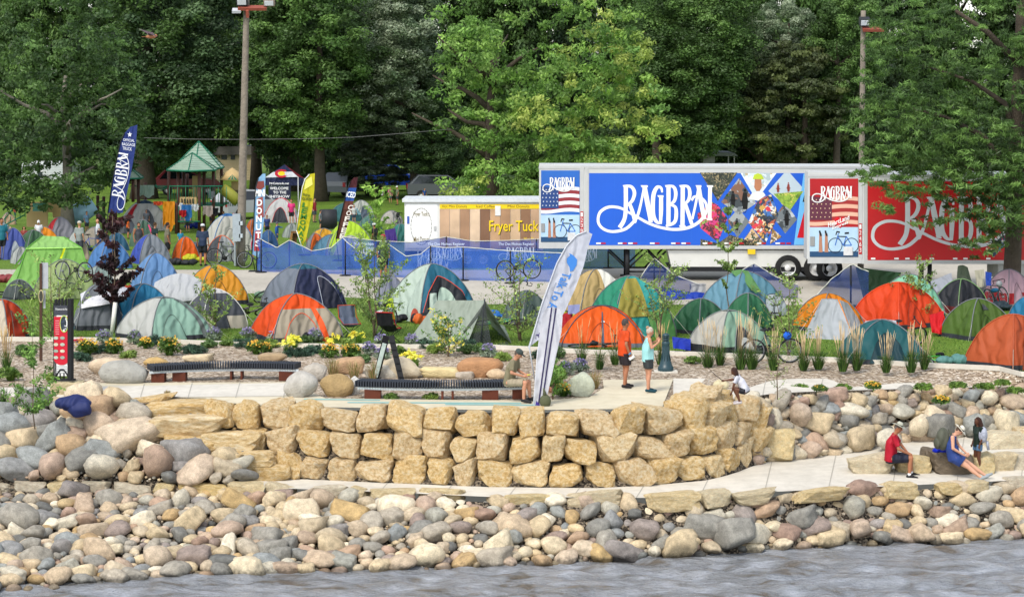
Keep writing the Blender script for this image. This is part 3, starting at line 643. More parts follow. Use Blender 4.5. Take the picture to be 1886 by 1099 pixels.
hero(lt, b.y, [(1790, 70, 380, 230, 2.6, 0), (1850, 220, 260, 200, 2.4, -.6), (1700, 220, 230, 130, 1.8, -1.2), (1640, 130, 130, 190, 1.6, -.6), (1760, 332, 250, 70, 1.0, -2.2), (1825, 385, 140, 110, 1.2, -2.2), (1850, 340, 120, 160, 1.4, -2), (1610, 320, 90, 30, .7, -2.2, Q), (1590, 210, 60, 60, 1, -1), (1620, 230, 110, 90, 1.4, -1), (1720, 280, 200, 120, 1.4, -1.6), (1840, 300, 170, 160, 1.8, -1.4), (1690, 310, 200, 80, 1.2, -1.8, Q), (1790, 320, 180, 130, 1.5, -1.6), (1630, 300, 80, 36, .8, -2, Q), (1750, 395, 140, 60, .9, -2), (1850, 400, 90, 120, 1.2, -1.6),
    (1620, 385, 60, 24, .6, -2, Q), (1800, 455, 80, 50, .8, -2), (1930, 200, 160, 460, 2.4, 0), (1680, 60, 140, 130, 1.6, 0), (1660, 355, 90, 30, .7, -2, Q)],
    44, .105, ['2f4a1c', '3b5a24', '486a2c', '577c34', '668c3e'], .26, 43, 1.7, .38, dens=1.0)
mb = MB(); P = [b + Vector((0, 0, -.1)), at(1862, 540, 0)] ; 
tp = [ond(x, y, b.y) - b for x, y in [(1860, 553), (1863, 520), (1866, 460), (1868, 380), (1870, 300), (1874, 200), (1880, 60), (1882, -80)]]
mb.tube(tp, [.42, .33, .31, .29, .27, .24, .2, .12], 10)
for q in [[(1870, 330), (1810, 250), (1740, 215), (1680, 200)], [(1872, 260), (1850, 190), (1790, 150), (1700, 120)], [(1868, 390), (1830, 330), (1770, 300)], [(1878, 120), (1820, 60), (1760, 20)], [(1870, 330), (1910, 260), (1960, 200)]]:
    mb.tube([ond(x, y, b.y - .25 * j) - b for j, (x, y) in enumerate(q)], [.13, .1, .06, .035][:len(q)], 7)
mb.build('trunk', M_BARK, lt)
# ---------------------------------------------------------------- saplings on the lawn and in the beds
G_SAP = ['5d7a34', '71903f', '86a54c', '4f6c2c', '97b35c']
def sapling(label, px, py, top, w, n=600, leaf=.07, cols=G_SAP, name='sapling', stake=None, seed=None, stems=3, low=.18, cat='young tree', fan=.5, th=.018):
    b = at(px, py, 0); s = mpp(b); H = (py - top) * s; Wd = w * s / 2; rg = np.random.default_rng(seed or int(px * 3 + py)); t = thing(name, label, cat, b)
    mb = MB(); C = []
    for k in range(stems):
        a = rg.uniform(0, 6.28); dx, dy = math.cos(a) * Wd * fan * (k > 0), math.sin(a) * Wd * fan * (k > 0); hh = H * (1 if k == 0 else rg.uniform(.6, .9)); pts = []
        for i in range(8):
            u = i / 7; pts.append(Vector((dx * u ** 1.3 + rg.normal(0, .02 * H / 3), dy * u ** 1.3, hh * u)))
        mb.tube(pts, [th * (1.3 - u / 7) for u in range(8)], 5)
        for _ in range(int(14 / stems) + 3):
            i = rg.integers(int(7 * low), 7); p = pts[i]; a2 = rg.uniform(0, 6.28); u = i / 7
            L = Wd * rg.uniform(.5, 1.05) * (1.15 - .8 * max(0, u - .35)); q = [p]
            for j in range(1, 4): q.append(p + Vector((math.cos(a2) * L * j / 3, math.sin(a2) * L * j / 3, L * .75 * (j / 3) ** 1.2 + rg.normal(0, .02))))
            mb.tube(q, [th * .5, th * .4, th * .3, th * .2], 4)
            for j in (1, 2, 3): C.append(q[j]); C.append(q[j].lerp(q[j - 1], .5))
        C += pts[3:]
    mb.build('stem', M('6b5d4c', .9), t); C = np.array([c[:] for c in C]); k = max(4, n // len(C) + 3)
    V, c = leaf_cloud(rg, C, np.full(len(C), .16 * max(.5, min(1, Wd))), k, leaf, cols, needle=1.15, up=.2); cmesh('leaves', V, 4, c, parent=t)
    return t
sapling('leafy young birch before the blue net fence, left of the teal and mint tent', 690, 622, 405, 130, 2600, .07, stems=5)
sapling('young birch right of the pale grey tent, behind the seated man with the cap', 958, 628, 470, 125, 800, stems=4)
sapling('young birch behind the woman taking a photo, in front of the turquoise tent', 1215, 625, 470, 120, 700, stems=4, low=.35)
sapling('tall thin poplar sapling in front of the blue trailer', 1340, 600, 360, 55, 600, .085, stems=1, low=.3)
sapling('slender leaning sapling between the green dome and the white fly tent', 1452, 662, 505, 110, 600, stems=3, th=.02)
sapling('young tree in front of the orange-red dome at the right', 1690, 600, 478, 90, 650, stems=2, low=.25)
sapling('young shrub-like tree in front of the orange-yellow dome at the left', 398, 612, 478, 85, 650, stems=3)
sapling('pale leaved young tree left of the black information sign', 95, 625, 470, 130, 800, stems=4)
sapling('feathery green bald cypress sapling among the boulders at the left edge', 62, 790, 585, 110, 1500, .06, ['4f7a2c', '659238', '3f6424', '7aa646'], stems=1, low=.22, th=.012)
sapling('bright green young maple beside the parked bikes behind the net fence', 692, 452, 345, 70, 900, .13, ['7aa338', '8fb944', '689030'], stems=2)
sapling('leafy shrub with small yellow flowers in front of the pale grey tent', 826, 658, 578, 90, 600, .07, ['3f6a2a', '55803a', '6a9444', 'd8d040'], stems=3)
sapling('small green shrub beside the bikes by the light pole', 418, 480, 445, 45, 250, stems=3)
sapling('bare twiggy sapling by the girl on the rocks', 1432, 735, 590, 60, 30, .03, stems=1, th=.012, low=.1)
sapling('tiny leafy shrub left of the white feather banner', 1018, 735, 660, 50, 200, .08, ['4f7a2c', '7aa646'], stems=3)
mp_ = sapling('dark purple-leaved maple sapling tied to a white stake', 212, 612, 392, 88, 2600, .12, ['1d1014', '2b151a', '371a20', '24141c', '4a2428'], name='purple_maple', stems=3, low=.42, cat='young tree', fan=.35, th=.03)
mb = MB(); mb.tube([Vector((-.08, -.15, -.1)), Vector((.05, -.15, .95))], .07, 8); mb.build('trunk_guard', M('d8d6ce', .7, .05), mp_)
# ---------------------------------------------------------------- bed planting
def tuft(label, px, py, h, w, n, cols, name, cat, group=None, z=0, spike=None, flowers=None, droop=.5, parent=None, wid=.012, zz=None):
    b = at(px, py, z if zz is None else zz); s = mpp(b); H, Wd = h * s, w * s / 2 * 1.15; rg = np.random.default_rng(int(px * 5 + py * 3)); t = thing(name, label, cat, b, group=group)
    n3 = n; v = np.zeros((n3 * 6, 3)); c = np.ones((n3 * 6, 4)); cl = np.array([lin(x) for x in cols])
    for i in range(n3):
        a = rg.uniform(0, 6.28); L = rg.uniform(.55, 1) * H; d = rg.random() ** .6 * Wd; x0, y0 = math.cos(a) * d * .25, math.sin(a) * d * .25
        m1 = (x0 + math.cos(a) * d * .4, y0 + math.sin(a) * d * .4, L * .65); e = (math.cos(a) * d, math.sin(a) * d, L * (1 - droop * (d / Wd) ** 2 * .5))
        pa = a + 1.57 + rg.normal(0, .5); wx, wy = math.cos(pa) * wid, math.sin(pa) * wid
        v[i * 6:i * 6 + 6] = [(x0 - wx, y0 - wy, 0), (x0 + wx, y0 + wy, 0), m1, (m1[0] - wx * .6, m1[1] - wy * .6, m1[2]), (m1[0] + wx * .6, m1[1] + wy * .6, m1[2]), e]
        c[i * 6:i * 6 + 6] = cl[rg.integers(len(cl))] * np.array([*(3 * [rg.uniform(.75, 1.2)]), 1])
    cmesh('blades', v, 3, c, parent=t)
    if spike:
        col, num, hh = spike; mb = MB()
        for i in range(num):
            a = rg.uniform(0, 6.28); d = rg.random() * Wd * .6; e = Vector((math.cos(a) * d * 1.5, math.sin(a) * d * 1.5, H * hh * rg.uniform(.7, 1.08))); q = e * .74
            mb.tube([(e.x * .2, e.y * .2, 0), q, e], [.004, .005, .004], 3); mb.tube([q, q.lerp(e, .35), e], [.006, .012, .003], 4)
        mb.build('seed_heads', M(col, .9, .1, 5, 0), t)
    if not spike and name in ('flowering_plant', 'mound_plant', 'lavender_plant', 'perennial_plant'):
        Cc = crown_pts(rg, Wd, Wd * .8, H * .62, 70, low=-.1); Cc[:, 2] += H * .25; V, cc = leaf_cloud(rg, Cc, np.full(len(Cc), .07), 12, .06, cols, needle=1.4); cmesh('foliage', V, 4, cc, parent=t)
    if flowers:
        cols2, num, fs = flowers; C = []; 
        for i in range(num): a = rg.uniform(0, 6.28); d = rg.random() ** .5 * Wd * .95; C.append((math.cos(a) * d, math.sin(a) * d, H * rg.uniform(.7, 1.05) * (1 - .3 * (d / Wd) ** 2)))
        V, cc = leaf_cloud(rg, np.array(C), np.full(num, fs * .6), 5, fs, cols2, up=1.2); cmesh('flowers', V, 4, cc, parent=t)['kind'] = 'stuff'
    return t
GG = ['3c5a26', '4f7030', '63853c', '2f4a20']
rtx = [(1304, 676, 'in front of the pale green dome tent, left of two'), (1326, 672, 'in front of the pale green dome tent, right of two'), (1364, 680, 'left of the clump beside the leaning sapling'), (1384, 680, 'beside the leaning sapling'), (1425, 682, 'before the bicycle wheel'), (1480, 682, 'left of the white fly tent'),
       (1507, 680, 'in front of the white fly tent'), (1552, 684, 'left of the dark teal tent door'), (1578, 682, 'at the left corner of the dark teal tent'), (1632, 686, 'tallest, in front of the dark teal tent'), (1678, 686, 'at the right corner of the dark teal tent'), (1702, 680, 'beside the fallen green bicycle')]
for i, (x, y, wh) in enumerate(rtx):
    tuft(f'feather reed grass {wh}', x, y, 40 + (x % 7) * 2, 32 + (x % 9) * 2, 230, GG, 'ornamental_grass', 'ornamental grass', 'feather reed grasses in the right bed', spike=('c8b088', int(12 + (x * 7) % 13), 1.6 + (x % 5) * .09))
for x, y, wh, n in [(1071, 666, 'left of the man in orange, near the fallen bicycle', 8), (1104, 680, 'between the white banner and the man in orange', 3), (1133, 672, 'just behind the man in orange', 8), (1216, 672, 'left of the green bollard', 16), (12, 680, 'tall at the left edge of the frame', 18), (38, 742, 'low by the left boulders', 0), (6, 750, 'at the left edge above the boulders', 0)]:
    tuft(f'clump of upright green grass {wh}', x, y, 44, 36, 120, GG, 'ornamental_grass', 'ornamental grass', 'grass clumps in the bed', spike=('c2a574', n, 1.8) if n else None)
for x, y, wh in [(652, 698, 'behind the gap between the benches'), (613, 693, 'behind the brown boulder'), (688, 698, 'left foot of the A-shaped board'), (222, 742, 'beside the left path'), (308, 730, 'alone on the left path edge'), (1095, 715, 'right of the pale green boulder')]:
    tuft(f'tan dried bunch grass {wh}', x, y, 40 if x > 600 else 14, 40 if x > 600 else 16, 160, ['b59a6c', 'c8ae80', '9c8458', '7c8a4a'], 'dry_grass', 'dry grass', 'dried bunch grasses')
YF = (['e6b820', 'ecc82c', 'dcac1c'], 60, .045); YL = (['e8dc30', 'f0e440'], 12, .12)
for x, y, wh, w, h in [(160, 654, 'beside the black information sign', 38, 34), (211, 652, 'right of the low pine', 30, 32), (312, 655, 'in front of the pale green dome', 40, 38), (268, 642, 'beside a dark low pine at the kerb', 20, 22), (472, 652, 'behind the first bench', 30, 26), (608, 660, 'left of the lavender by the benches', 30, 30),
                       (646, 658, 'left of the lavender at the A-shaped board', 36, 26), (488, 650, 'above the right end of the first bench', 24, 20), (1038, 730, 'in front of the pale green boulder', 34, 26), (1607, 716, 'on the edge of the right walkway', 28, 14), (1509, 718, 'first mound left on the right walkway edge', 22, 9), (1734, 742, 'lowest among the right riprap', 26, 14)]:
    tuft(f'yellow coreopsis in bloom {wh}', x, y, h, w, 240, ['4a6c24', '5e8430', '3a5a1e'], 'flowering_plant', 'flowers', 'yellow coreopsis plants', flowers=YF if h > 12 else (YF[0], 14, .04), wid=.016, droop=.9)
for x, y, wh in [(528, 648, 'in front of the orange and beige tent'), (543, 640, 'right of another daylily by the tent'), (753, 668, 'right of the A-shaped board'), (765, 678, 'lower right of the A-shaped board'), (615, 640, 'above the yellow coreopsis'), (660, 634, 'near the camp chair')]:
    tuft(f'yellow daylily {wh}', x, y, 24, 26, 110, ['5e8430', '6f943a'], 'daylily', 'flowers', 'yellow daylilies', flowers=YL, wid=.016)
for x, y, wh in [(191, 632, 'behind the yellow flowers left of the dome'), (395, 628, 'right of the pale green dome'), (455, 628, 'left corner of the orange tent'), (507, 630, 'before the orange tent door'), (580, 630, 'right corner of the orange tent'), (680, 655, 'left of the A-shaped board'), (703, 662, 'touching the A-shaped board leg'), (703, 640, 'below the camp chair'),
                 (758, 640, 'left of the pale grey tent'), (900, 658, 'above the red-brown boulder'), (1040, 690, 'right of the white banner'), (1068, 685, 'above the pale green boulder'), (250, 634, 'at the kerb left of the dome')]:
    tuft(f'lavender-blue flower spikes {wh}', x, y, 26, 24, 110, ['7c9080', '8a9c8c', '6a8060'], 'lavender_plant', 'lavender', 'lavender plants', flowers=(['8c84b8', '9c94c8', '7a74a8'], 46, .05))
for x, y, wh in [(357, 650, 'in front of the pale green dome'), (145, 664, 'at the foot of the black sign'), (187, 650, 'between two yellow flower mounds'), (288, 636, 'at the kerb, darkest and smallest'), (547, 656, 'lower of two behind the first bench end'), (577, 650, 'upper of two behind the first bench end'), (462, 640, 'left of the orange tent'), (790, 640, 'beneath the yellow flowered shrub'), (850, 640, 'right of the yellow flowered shrub'), (1000, 660, 'hidden behind the banner')]:
    b = at(x, y, .0); t = thing('mugo_pine', f'low dark blue-green mound pine {wh}', 'low pine', b, group='low pines in the bed'); rg = np.random.default_rng(x)
    C = crown_pts(rg, .42, .36, .26, 60, low=0); V, c = leaf_cloud(rg, C, np.full(len(C), .09), 30, .05, ['2c4a3c', '3a5a48', '466a54', '26402f'], needle=1.6); cmesh('needles', V, 4, c, parent=t)
for x, y, wh in [(1474, 718, 'nearest the bare sapling'), (1555, 718, 'third from the left'), (1700, 716, 'left of the big three'), (1763, 713, 'between two larger mounds'), (1815, 715, 'largest of the row'), (1868, 722, 'lowest at the right'), (1845, 708, 'small at the far right')]:
    tuft(f'small green mound plant on the right walkway edge, {wh}', x, y, 10, 26, 160, ['5a7c26', '6f9430', '4a6a20'], 'mound_plant', 'ground plant', 'green mounds along the right walkway', wid=.02, droop=1.2, zz=-.15)
for i, (x, y, w, h, wh) in enumerate([(440, 634, 34, 20, 'left of the lavender at the orange tent'), (500, 640, 26, 18, 'in front of the orange tent door'), (562, 632, 30, 16, 'at the right corner of the orange tent'), (420, 636, 30, 12, 'right of the pale green dome at the kerb'), (640, 640, 30, 20, 'above the coreopsis by the lavender'), (668, 668, 26, 18, 'below the lavender left of the board'), (735, 652, 24, 16, 'right of the board at the kerb'), (800, 652, 30, 22, 'left of the shrub with yellow flowers'),
        (860, 652, 34, 20, 'right of the shrub with yellow flowers'), (885, 648, 26, 16, 'above the left part of the red-brown boulder'), (925, 664, 28, 18, 'between the lavender and the seated man'), (1022, 660, 36, 24, 'behind the white striped banner'), (1030, 705, 30, 34, 'left of the pale green boulder'), (236, 660, 26, 16, 'right of the second yellow flower mound'), (385, 640, 26, 16, 'right of the low pine before the dome'), (20, 700, 40, 30, 'at the left edge below the tall grass'),
        (104, 705, 34, 26, 'left of the black information sign foot'), (45, 655, 36, 22, 'between the wooden post and the left edge'), (720, 735, 24, 12, 'under the second bench at its left part'), (795, 735, 24, 12, 'under the second bench at its middle'), (1155, 664, 22, 16, 'between the man in orange and the woman'), (1275, 668, 26, 14, 'right of the green bollard')]):
    tuft(f'low green leafy perennial {wh}', x, y, h, w, 200, [['5c7c30', '6f9038', '4c6c28'], ['7c983c', '8ca848', '688434'], ['4c6c34', '5c7c44', '3c5c2c']][i % 3], 'perennial_plant', 'plant', 'leafy perennials in the bed', wid=.018, droop=.9)
# landscape boulders in the bed
def boulder(label, px, py, w, h, col, v, name='boulder', z=0, rz=0, dy=.7):
    b = at(px, py, z); s = mpp(b); me = ST_V[v].copy(); me.materials.clear(); me.materials.append(M(col, .9, .28, 2.2, .7, 9, name='boulder'))
    zs = [q.co.z for q in me.vertices]; xs = [q.co.x for q in me.vertices]; kx = w * s / (max(xs) - min(xs)); kz = h * s * 1.15 / (max(zs) - min(zs))
    o = link(name, me, loc=(b.x, b.y + .3, z + h * s * .43), rot=(0, 0, rz)); o.scale = (kx, kx * dy, kz); return tag(o, label, 'boulder', 'boulders in the planting bed')
for a in [('large smooth grey boulder left of the first bench', 230, 708, 92, 46, '9a9890', 4), ('buff boulder half hidden behind the grey one', 190, 690, 70, 30, 'c0ac92', 5), ('ochre boulder behind the left end of the first bench', 285, 680, 50, 22, 'b79a66', 8),
          ('grey rounded boulder between the two benches', 553, 735, 64, 48, 'aaa69e', 2), ('ochre-brown boulder between the two benches', 618, 732, 64, 42, '9c845c', 11), ('grey veined boulder behind the grey rounded one', 580, 702, 50, 30, 'aca59a', 7), ('brown boulder under the dry grass', 640, 690, 60, 32, 'b09070', 12), ('white cut stone block behind the second bench', 652, 730, 24, 34, 'c8c6bf', 14),
          ('buff boulder behind the A-shaped board', 735, 697, 90, 38, 'bcae94', 1), ('long pale yellow flat stone behind the second bench', 812, 696, 76, 18, 'cdbb8c', 6), ('big red-brown granite boulder behind the second bench', 885, 697, 88, 40, 'a67c58', 10), ('small grey rock below the red-brown boulder', 855, 700, 36, 14, 'b0a494', 3),
          ('pale green-grey boulder right of the white banner', 1070, 733, 56, 44, 'b4b8a4', 13), ('brown boulder at the kerb behind the first bench end', 500, 668, 56, 18, 'a08a6c', 10), ('tan flat rock in the middle of the bed', 360, 668, 60, 14, 'c4b394', 15), ('reddish stone beside the yellow flowers by the banner', 1020, 726, 24, 16, 'a87860', 16),
          ('light round boulder beside the girl on the wall', 1330, 722, 30, 20, 'c4b896', 17), ('pale boulder behind the second bench middle', 700, 698, 60, 26, 'b8b2a4', 18), ('buff boulder left of the seated man', 915, 700, 40, 20, 'c4ab8a', 19)]:
    boulder(*a)
# bigger edging boulders at the foot of the right slope, stones of that slope
for i, (px, py, w, h, m) in enumerate([(1436, 850, 60, 62, M_PALE), (1500, 842, 58, 56, 0), (1543, 836, 44, 46, 0), (1587, 832, 50, 52, 0), (1640, 829, 64, 48, 0), (1695, 815, 60, 66, 0), (1735, 812, 66, 58, 0), (1405, 826, 46, 40, 0), (1795, 806, 60, 50, 0), (1850, 800, 60, 50, 0), (1560, 790, 60, 36, 0), (1470, 785, 56, 40, 0), (1420, 790, 40, 44, 0), (1520, 770, 54, 36, 0)]):
    z = interp(PB_, px)[1]; b = at(px, py, z); s = mpp(b); dyb = .15
    if py < 800 and px < 1600: b = wl(PB_, px).lerp(wl(UF_, px), (interp(PB_, px)[0] - py) / (interp(PB_, px)[0] - interp(UF_, px)[0])); s = .0137
    if m: o = link('stone', BL_V[3], parent=RB); o.material_slots[0].link = 'OBJECT'; o.material_slots[0].material = m
    else: o = link('stone', ST_V[i], parent=RB)
    o.location = (b.x, b.y + dyb, b.z + h * s * .45); k = w * s / 2 * (1.0 if m else 1.12); o.scale = (k, k * .8, h * s / 2 * (1.05 if m else 1.45)); o.rotation_euler = (0, 0, .2 * i)
# ================================================================ flat frames for signs, trailers and flags
class Plane:
    """a vertical plane at P facing N; photo points fall on it and shapes are laid on it in real depth"""
    def __init__(s, P, yaw=0, tilt=0):
        s.P = Vector(P); s.U = Vector((math.cos(yaw), math.sin(yaw), 0)); s.N = Vector((math.sin(yaw), -math.cos(yaw), 0)); s.V = Vector((0, 0, 1))
    def w(s, px, py, off=0): return onpl(px, py, s.P, s.N) + s.N * off
    def poly(s, pts, off, name, mat, parent, thick=0):
        mb = MB(); a = [s.w(x, y, off) for x, y in pts]
        if thick:
            b = [p - s.N * thick for p in a]; n = len(a); mb.add(a + b, [tuple(range(n)), tuple(range(2 * n - 1, n - 1, -1))] + [(i, i + n, (i + 1) % n + n, (i + 1) % n) for i in range(n)])
        else: mb.poly(a)
        return put(mb, name, mat, parent)
    def rect(s, x0, y0, x1, y1, off, name, mat, parent, thick=0): return s.poly([(x0, y0), (x1, y0), (x1, y1), (x0, y1)], off, name, mat, parent, thick)
def put(mb, name, mat, parent):
    if parent is not None:
        q = parent.location
        if parent.parent: q = q + parent.parent.location
        mb.v = [(v[0] - q.x, v[1] - q.y, v[2] - q.z) for v in mb.v]
    return mb.build(name, mat, parent)
TXT = {}
def text_verts(s, bold=0.0):
    if (s, bold) in TXT: return TXT[(s, bold)]
    c = bpy.data.curves.new('lettering', 'FONT'); c.body = s; c.offset = bold; c.resolution_u = 3; c.align_x = 'LEFT'
    o = bpy.data.objects.new('tmp', c); COL.objects.link(o); dg = bpy.context.evaluated_depsgraph_get(); me = bpy.data.meshes.new_from_object(o.evaluated_get(dg))
    v = [(q.co.x, q.co.y) for q in me.vertices]; f = [tuple(p.vertices) for p in me.polygons]; bpy.data.objects.remove(o)
    x0 = min(a for a, b in v); x1 = max(a for a, b in v); y0 = min(b for a, b in v); y1 = max(b for a, b in v)
    v = [((a - x0) / (x1 - x0), (b - y0) / (y1 - y0)) for a, b in v]; TXT[(s, bold)] = (v, f); return v, f
def text_on(pl, s, quad, off, name, mat, parent, bold=0.0):
    """lays lettering in a photo quad (bottom-left, bottom-right, top-left) on the plane"""
    v, f = text_verts(s, bold); a, b, c = [pl.w(x, y, off) for x, y in quad]; mb = MB(); mb.add([a + (b - a) * x + (c - a) * y for x, y in v], f)
    return put(mb, name, mat, parent)
def trect(x0, y0, x1, y1): return [(x0, y1), (x1, y1), (x0, y0)]
# the swash-lettered race logo, drawn as strokes in a 100 x 46 box
def ribbon2(pts, wd, sub=5):
    P = []
    n = len(pts)
    for i in range(n - 1):
        p0 = pts[max(i - 1, 0)]; p1 = pts[i]; p2 = pts[i + 1]; p3 = pts[min(i + 2, n - 1)]
        for k in range(sub):
            t = k / sub; P.append(tuple(.5 * ((2 * p1[j]) + (-p0[j] + p2[j]) * t + (2 * p0[j] - 5 * p1[j] + 4 * p2[j] - p3[j]) * t * t + (-p0[j] + 3 * p1[j] - 3 * p2[j] + p3[j]) * t ** 3) for j in (0, 1)) + (wd[i] + (wd[i + 1] - wd[i]) * t,))
    P.append(pts[-1] + (wd[-1],)); return P
LOGO = [([(20, 1), (40, 1)], [0, 0])]
Z = lambda L: [((x - 545) / 840, (y - 235) / 350) for x, y in L]
STR = [([(752, 243), (752, 400), (742, 490), (708, 553)], [34, 34, 30, 34]), ([(735, 244), (790, 246), (815, 290), (800, 350), (765, 385)], [12, 22, 28, 22, 12]), ([(780, 375), (800, 430), (818, 500), (812, 512)], [24, 30, 32, 6]),
       ([(765, 430), (700, 402), (625, 400), (565, 440), (552, 510), (590, 562), (660, 582), (745, 565), (800, 520), (835, 470), (860, 380), (885, 250)], [10, 18, 18, 18, 18, 18, 18, 18, 20, 18, 14, 10]),
       ([(740, 420), (830, 470), (920, 520), (1010, 552), (1110, 566), (1210, 552), (1290, 505), (1338, 430), (1330, 365), (1290, 325), (1250, 322), (1230, 350)], [10, 16, 18, 18, 20, 20, 20, 18, 16, 14, 12, 12]),
       ([(865, 244), (912, 244)], [9, 9]), ([(888, 250), (908, 360), (935, 500)], [38, 42, 38]), ([(920, 500), (948, 508)], [14, 4]),
       ([(1016, 290), (1008, 256), (980, 252), (955, 300), (948, 380), (952, 460), (975, 508), (1000, 520)], [6, 16, 24, 34, 36, 34, 24, 10]), ([(1008, 318), (1008, 420), (1004, 525)], [32, 34, 18]), ([(985, 318), (1026, 318)], [8, 8]),
       ([(1062, 244), (1062, 540)], [34, 34]), ([(1040, 244), (1095, 246), (1114, 290), (1106, 350), (1075, 382)], [10, 20, 28, 22, 10]), ([(1075, 382), (1112, 400), (1118, 460), (1104, 515), (1045, 542)], [10, 22, 30, 24, 10]),
       ([(1165, 244), (1164, 540)], [34, 34]), ([(1143, 244), (1200, 246), (1216, 290), (1208, 345), (1178, 378)], [10, 20, 28, 22, 10]), ([(1185, 378), (1205, 440), (1232, 528)], [24, 30, 26]), ([(1143, 542), (1186, 542)], [8, 8]),
       ([(1280, 246), (1262, 360), (1235, 490)], [12, 14, 12]), ([(1262, 244), (1300, 244)], [9, 9]), ([(1280, 250), (1298, 360), (1322, 490)], [34, 38, 34]), ([(1363, 246), (1360, 488)], [30, 30]), ([(1342, 244), (1385, 244)], [9, 9]), ([(1340, 490), (1380, 490)], [9, 9])]
def logo_on(pl, quad, off, parent, mat, edge=None, k=1.0, name='lettering'):
    for (m, grow, o2, nm) in ([(edge, 7, 0, 'lettering_outline')] if edge else []) + [(mat, 0, .004, name)]:
        a, b, c = [pl.w(x, y, off + o2) for x, y in quad]; ex, ey = (b - a), (c - a); mb = MB(); bump = 0
        for pts, wd in STR:
            P = ribbon2([tuple(map(float, p)) for p in pts], wd); L = []; Rr = []
            for i, (x, y, w) in enumerate(P):
                x2, y2, _ = P[min(i + 1, len(P) - 1)]; x1, y1, _ = P[max(i - 1, 0)]; tx, ty = x2 - x1, y2 - y1; l = math.hypot(tx, ty) or 1; nx_, ny_ = -ty / l, tx / l; h = (w * .62 + grow * 1.3) / 2 * k
                sh = (4, 5) if grow else (0, 0)
                L.append((x + nx_ * h + sh[0], y + ny_ * h + sh[1])); Rr.append((x - nx_ * h + sh[0], y - ny_ * h + sh[1]))
            n = len(P); bump += .00012
            tf = lambda q: a + ex * ((q[0] - 545) / 840) + ey * (1 - (q[1] - 240) / 345) + pl.N * bump
            mb.add([tf(q) for q in L] + [tf(q) for q in Rr], [(i, i + 1, n + i + 1, n + i) for i in range(n - 1)])
        put(mb, nm, mat, parent)
WHITE = M('e6e6e4', .5, .02, 3, 0, name='white print'); BLACK = M('141414', .5, .05, 3, 0, name='black print')
ALU = M('b4b5b4', .4, .08, 3, .1, 20, spec=.5, name='aluminium'); ALUD = M('8c8d8c', .45, .08, 3, .1, name='aluminium'); TYRE = M('1a1a1a', .8, .1, 6, .3, name='rubber'); REDR = M('b01820', .5, .02, 3, 0, name='red reflector')
BLK = M('16171a', .6, .1, 6, .1, name='black metal'); YEL = M('d8b81c', .5, .05, 3, 0)
def wheel(parent, c, r, w, axis=(0, 1, 0), name='wheel', n=24):
    """tyre with a rim, axle along the world y axis"""
    mb = MB(); prof = [(r * .58, -w / 2), (r * .92, -w / 2), (r, -w * .36), (r, w * .36), (r * .92, w / 2), (r * .58, w / 2)]; mb.lathe(prof, n, cap=False)
    o = mb.build(name, TYRE, parent, loc=c, rot=(R(90), 0, 0)); m2 = MB(); m2.lathe([(r * .6, -w / 2 + .02), (r * .55, -w * .1), (r * .25, -w * .05), (r * .22, w * .35), (.01, w * .35)], n)
    m3 = MB(); m3.lathe([(r * .6, w / 2 - .02), (r * .53, w * .12), (r * .25, w * .1), (r * .2, w * .5), (.01, w * .5)], n, cap=False); m3.build('rim', M('d0d0ce', .4, .05), o); return o
# ---------------------------------------------------------------- the two race trailers
def riders(pl, x, y, h, parent, off, m, wf=.5):
    """small printed cyclist: two wheels, frame and body"""
    mb = MB(); px2 = lambda u, v: pl.w(x + u * h, y + v * h, off)
    def ring(cu, cv, r):
        vs = []; n = 14
        for i in range(n):
            a = 6.283 * i / n; vs += [px2(cu + r * math.cos(a) * wf, cv + r * math.sin(a)), px2(cu + r * .85 * math.cos(a) * wf, cv + r * .85 * math.sin(a))]
        mb.add(vs, [(2 * i, 2 * ((i + 1) % n), 2 * ((i + 1) % n) + 1, 2 * i + 1) for i in range(n)])
    ring(-.02, -.16, .17); mb.poly([px2(-.08, -.85), px2(.08, -.85), px2(.13, -.5), px2(.1, -.15), px2(-.08, -.15), px2(-.14, -.5)]); mb.poly([px2(-.05, -1), px2(.05, -1), px2(.06, -.88), px2(-.06, -.88)]); mb.poly([px2(-.2, -.5), px2(.2, -.5), px2(.2, -.45), px2(-.2, -.45)])
    put(mb, 'printed_rider', m, parent)
def photomat(name, stops, sc):
    m, t, b = nodes(name); L = t.links.new; tc = t.nodes.new('ShaderNodeTexCoord'); v = t.nodes.new('ShaderNodeTexVoronoi'); v.inputs['Scale'].default_value = sc
    n = t.nodes.new('ShaderNodeTexNoise'); n.inputs['Scale'].default_value = sc * .8; n.inputs['Detail'].default_value = 6; L(tc.outputs['Object'], n.inputs['Vector'])
    mx = t.nodes.new('ShaderNodeVectorMath'); mx.operation = 'ADD'; L(tc.outputs['Object'], mx.inputs[0]); L(n.outputs['Color'], mx.inputs[1]); L(mx.outputs[0], v.inputs['Vector'])
    sp = t.nodes.new('ShaderNodeSeparateXYZ'); L(v.outputs['Color'], sp.inputs[0]); r = ramp(t, stops, 'CONSTANT'); L(sp.outputs[0], r.inputs[0]); L(r.outputs[0], b.inputs['Base Color']); b.inputs['Roughness'].default_value = .4; return m
PH_CROWD = photomat('printed crowd photo', [(0, '1a2430'), (.2, '2c3c50'), (.36, 'b05a3c'), (.46, 'd8c8a0'), (.55, '3a3a3c'), (.66, 'c8a050'), (.75, 'd03848'), (.82, '3f6fae'), (.9, 'd8d8d4')], 5)
PH_DARK = photomat('printed dark photo', [(0, '20281e'), (.3, '2e3a2c'), (.55, '3c4238'), (.75, '6a6450'), (.88, 'a89870')], 9)
PH_SKYF = photomat('printed field photo', [(0, '7a9a34'), (.4, '90b040'), (.7, '5c7c2c'), (.9, 'c8c060')], 7)
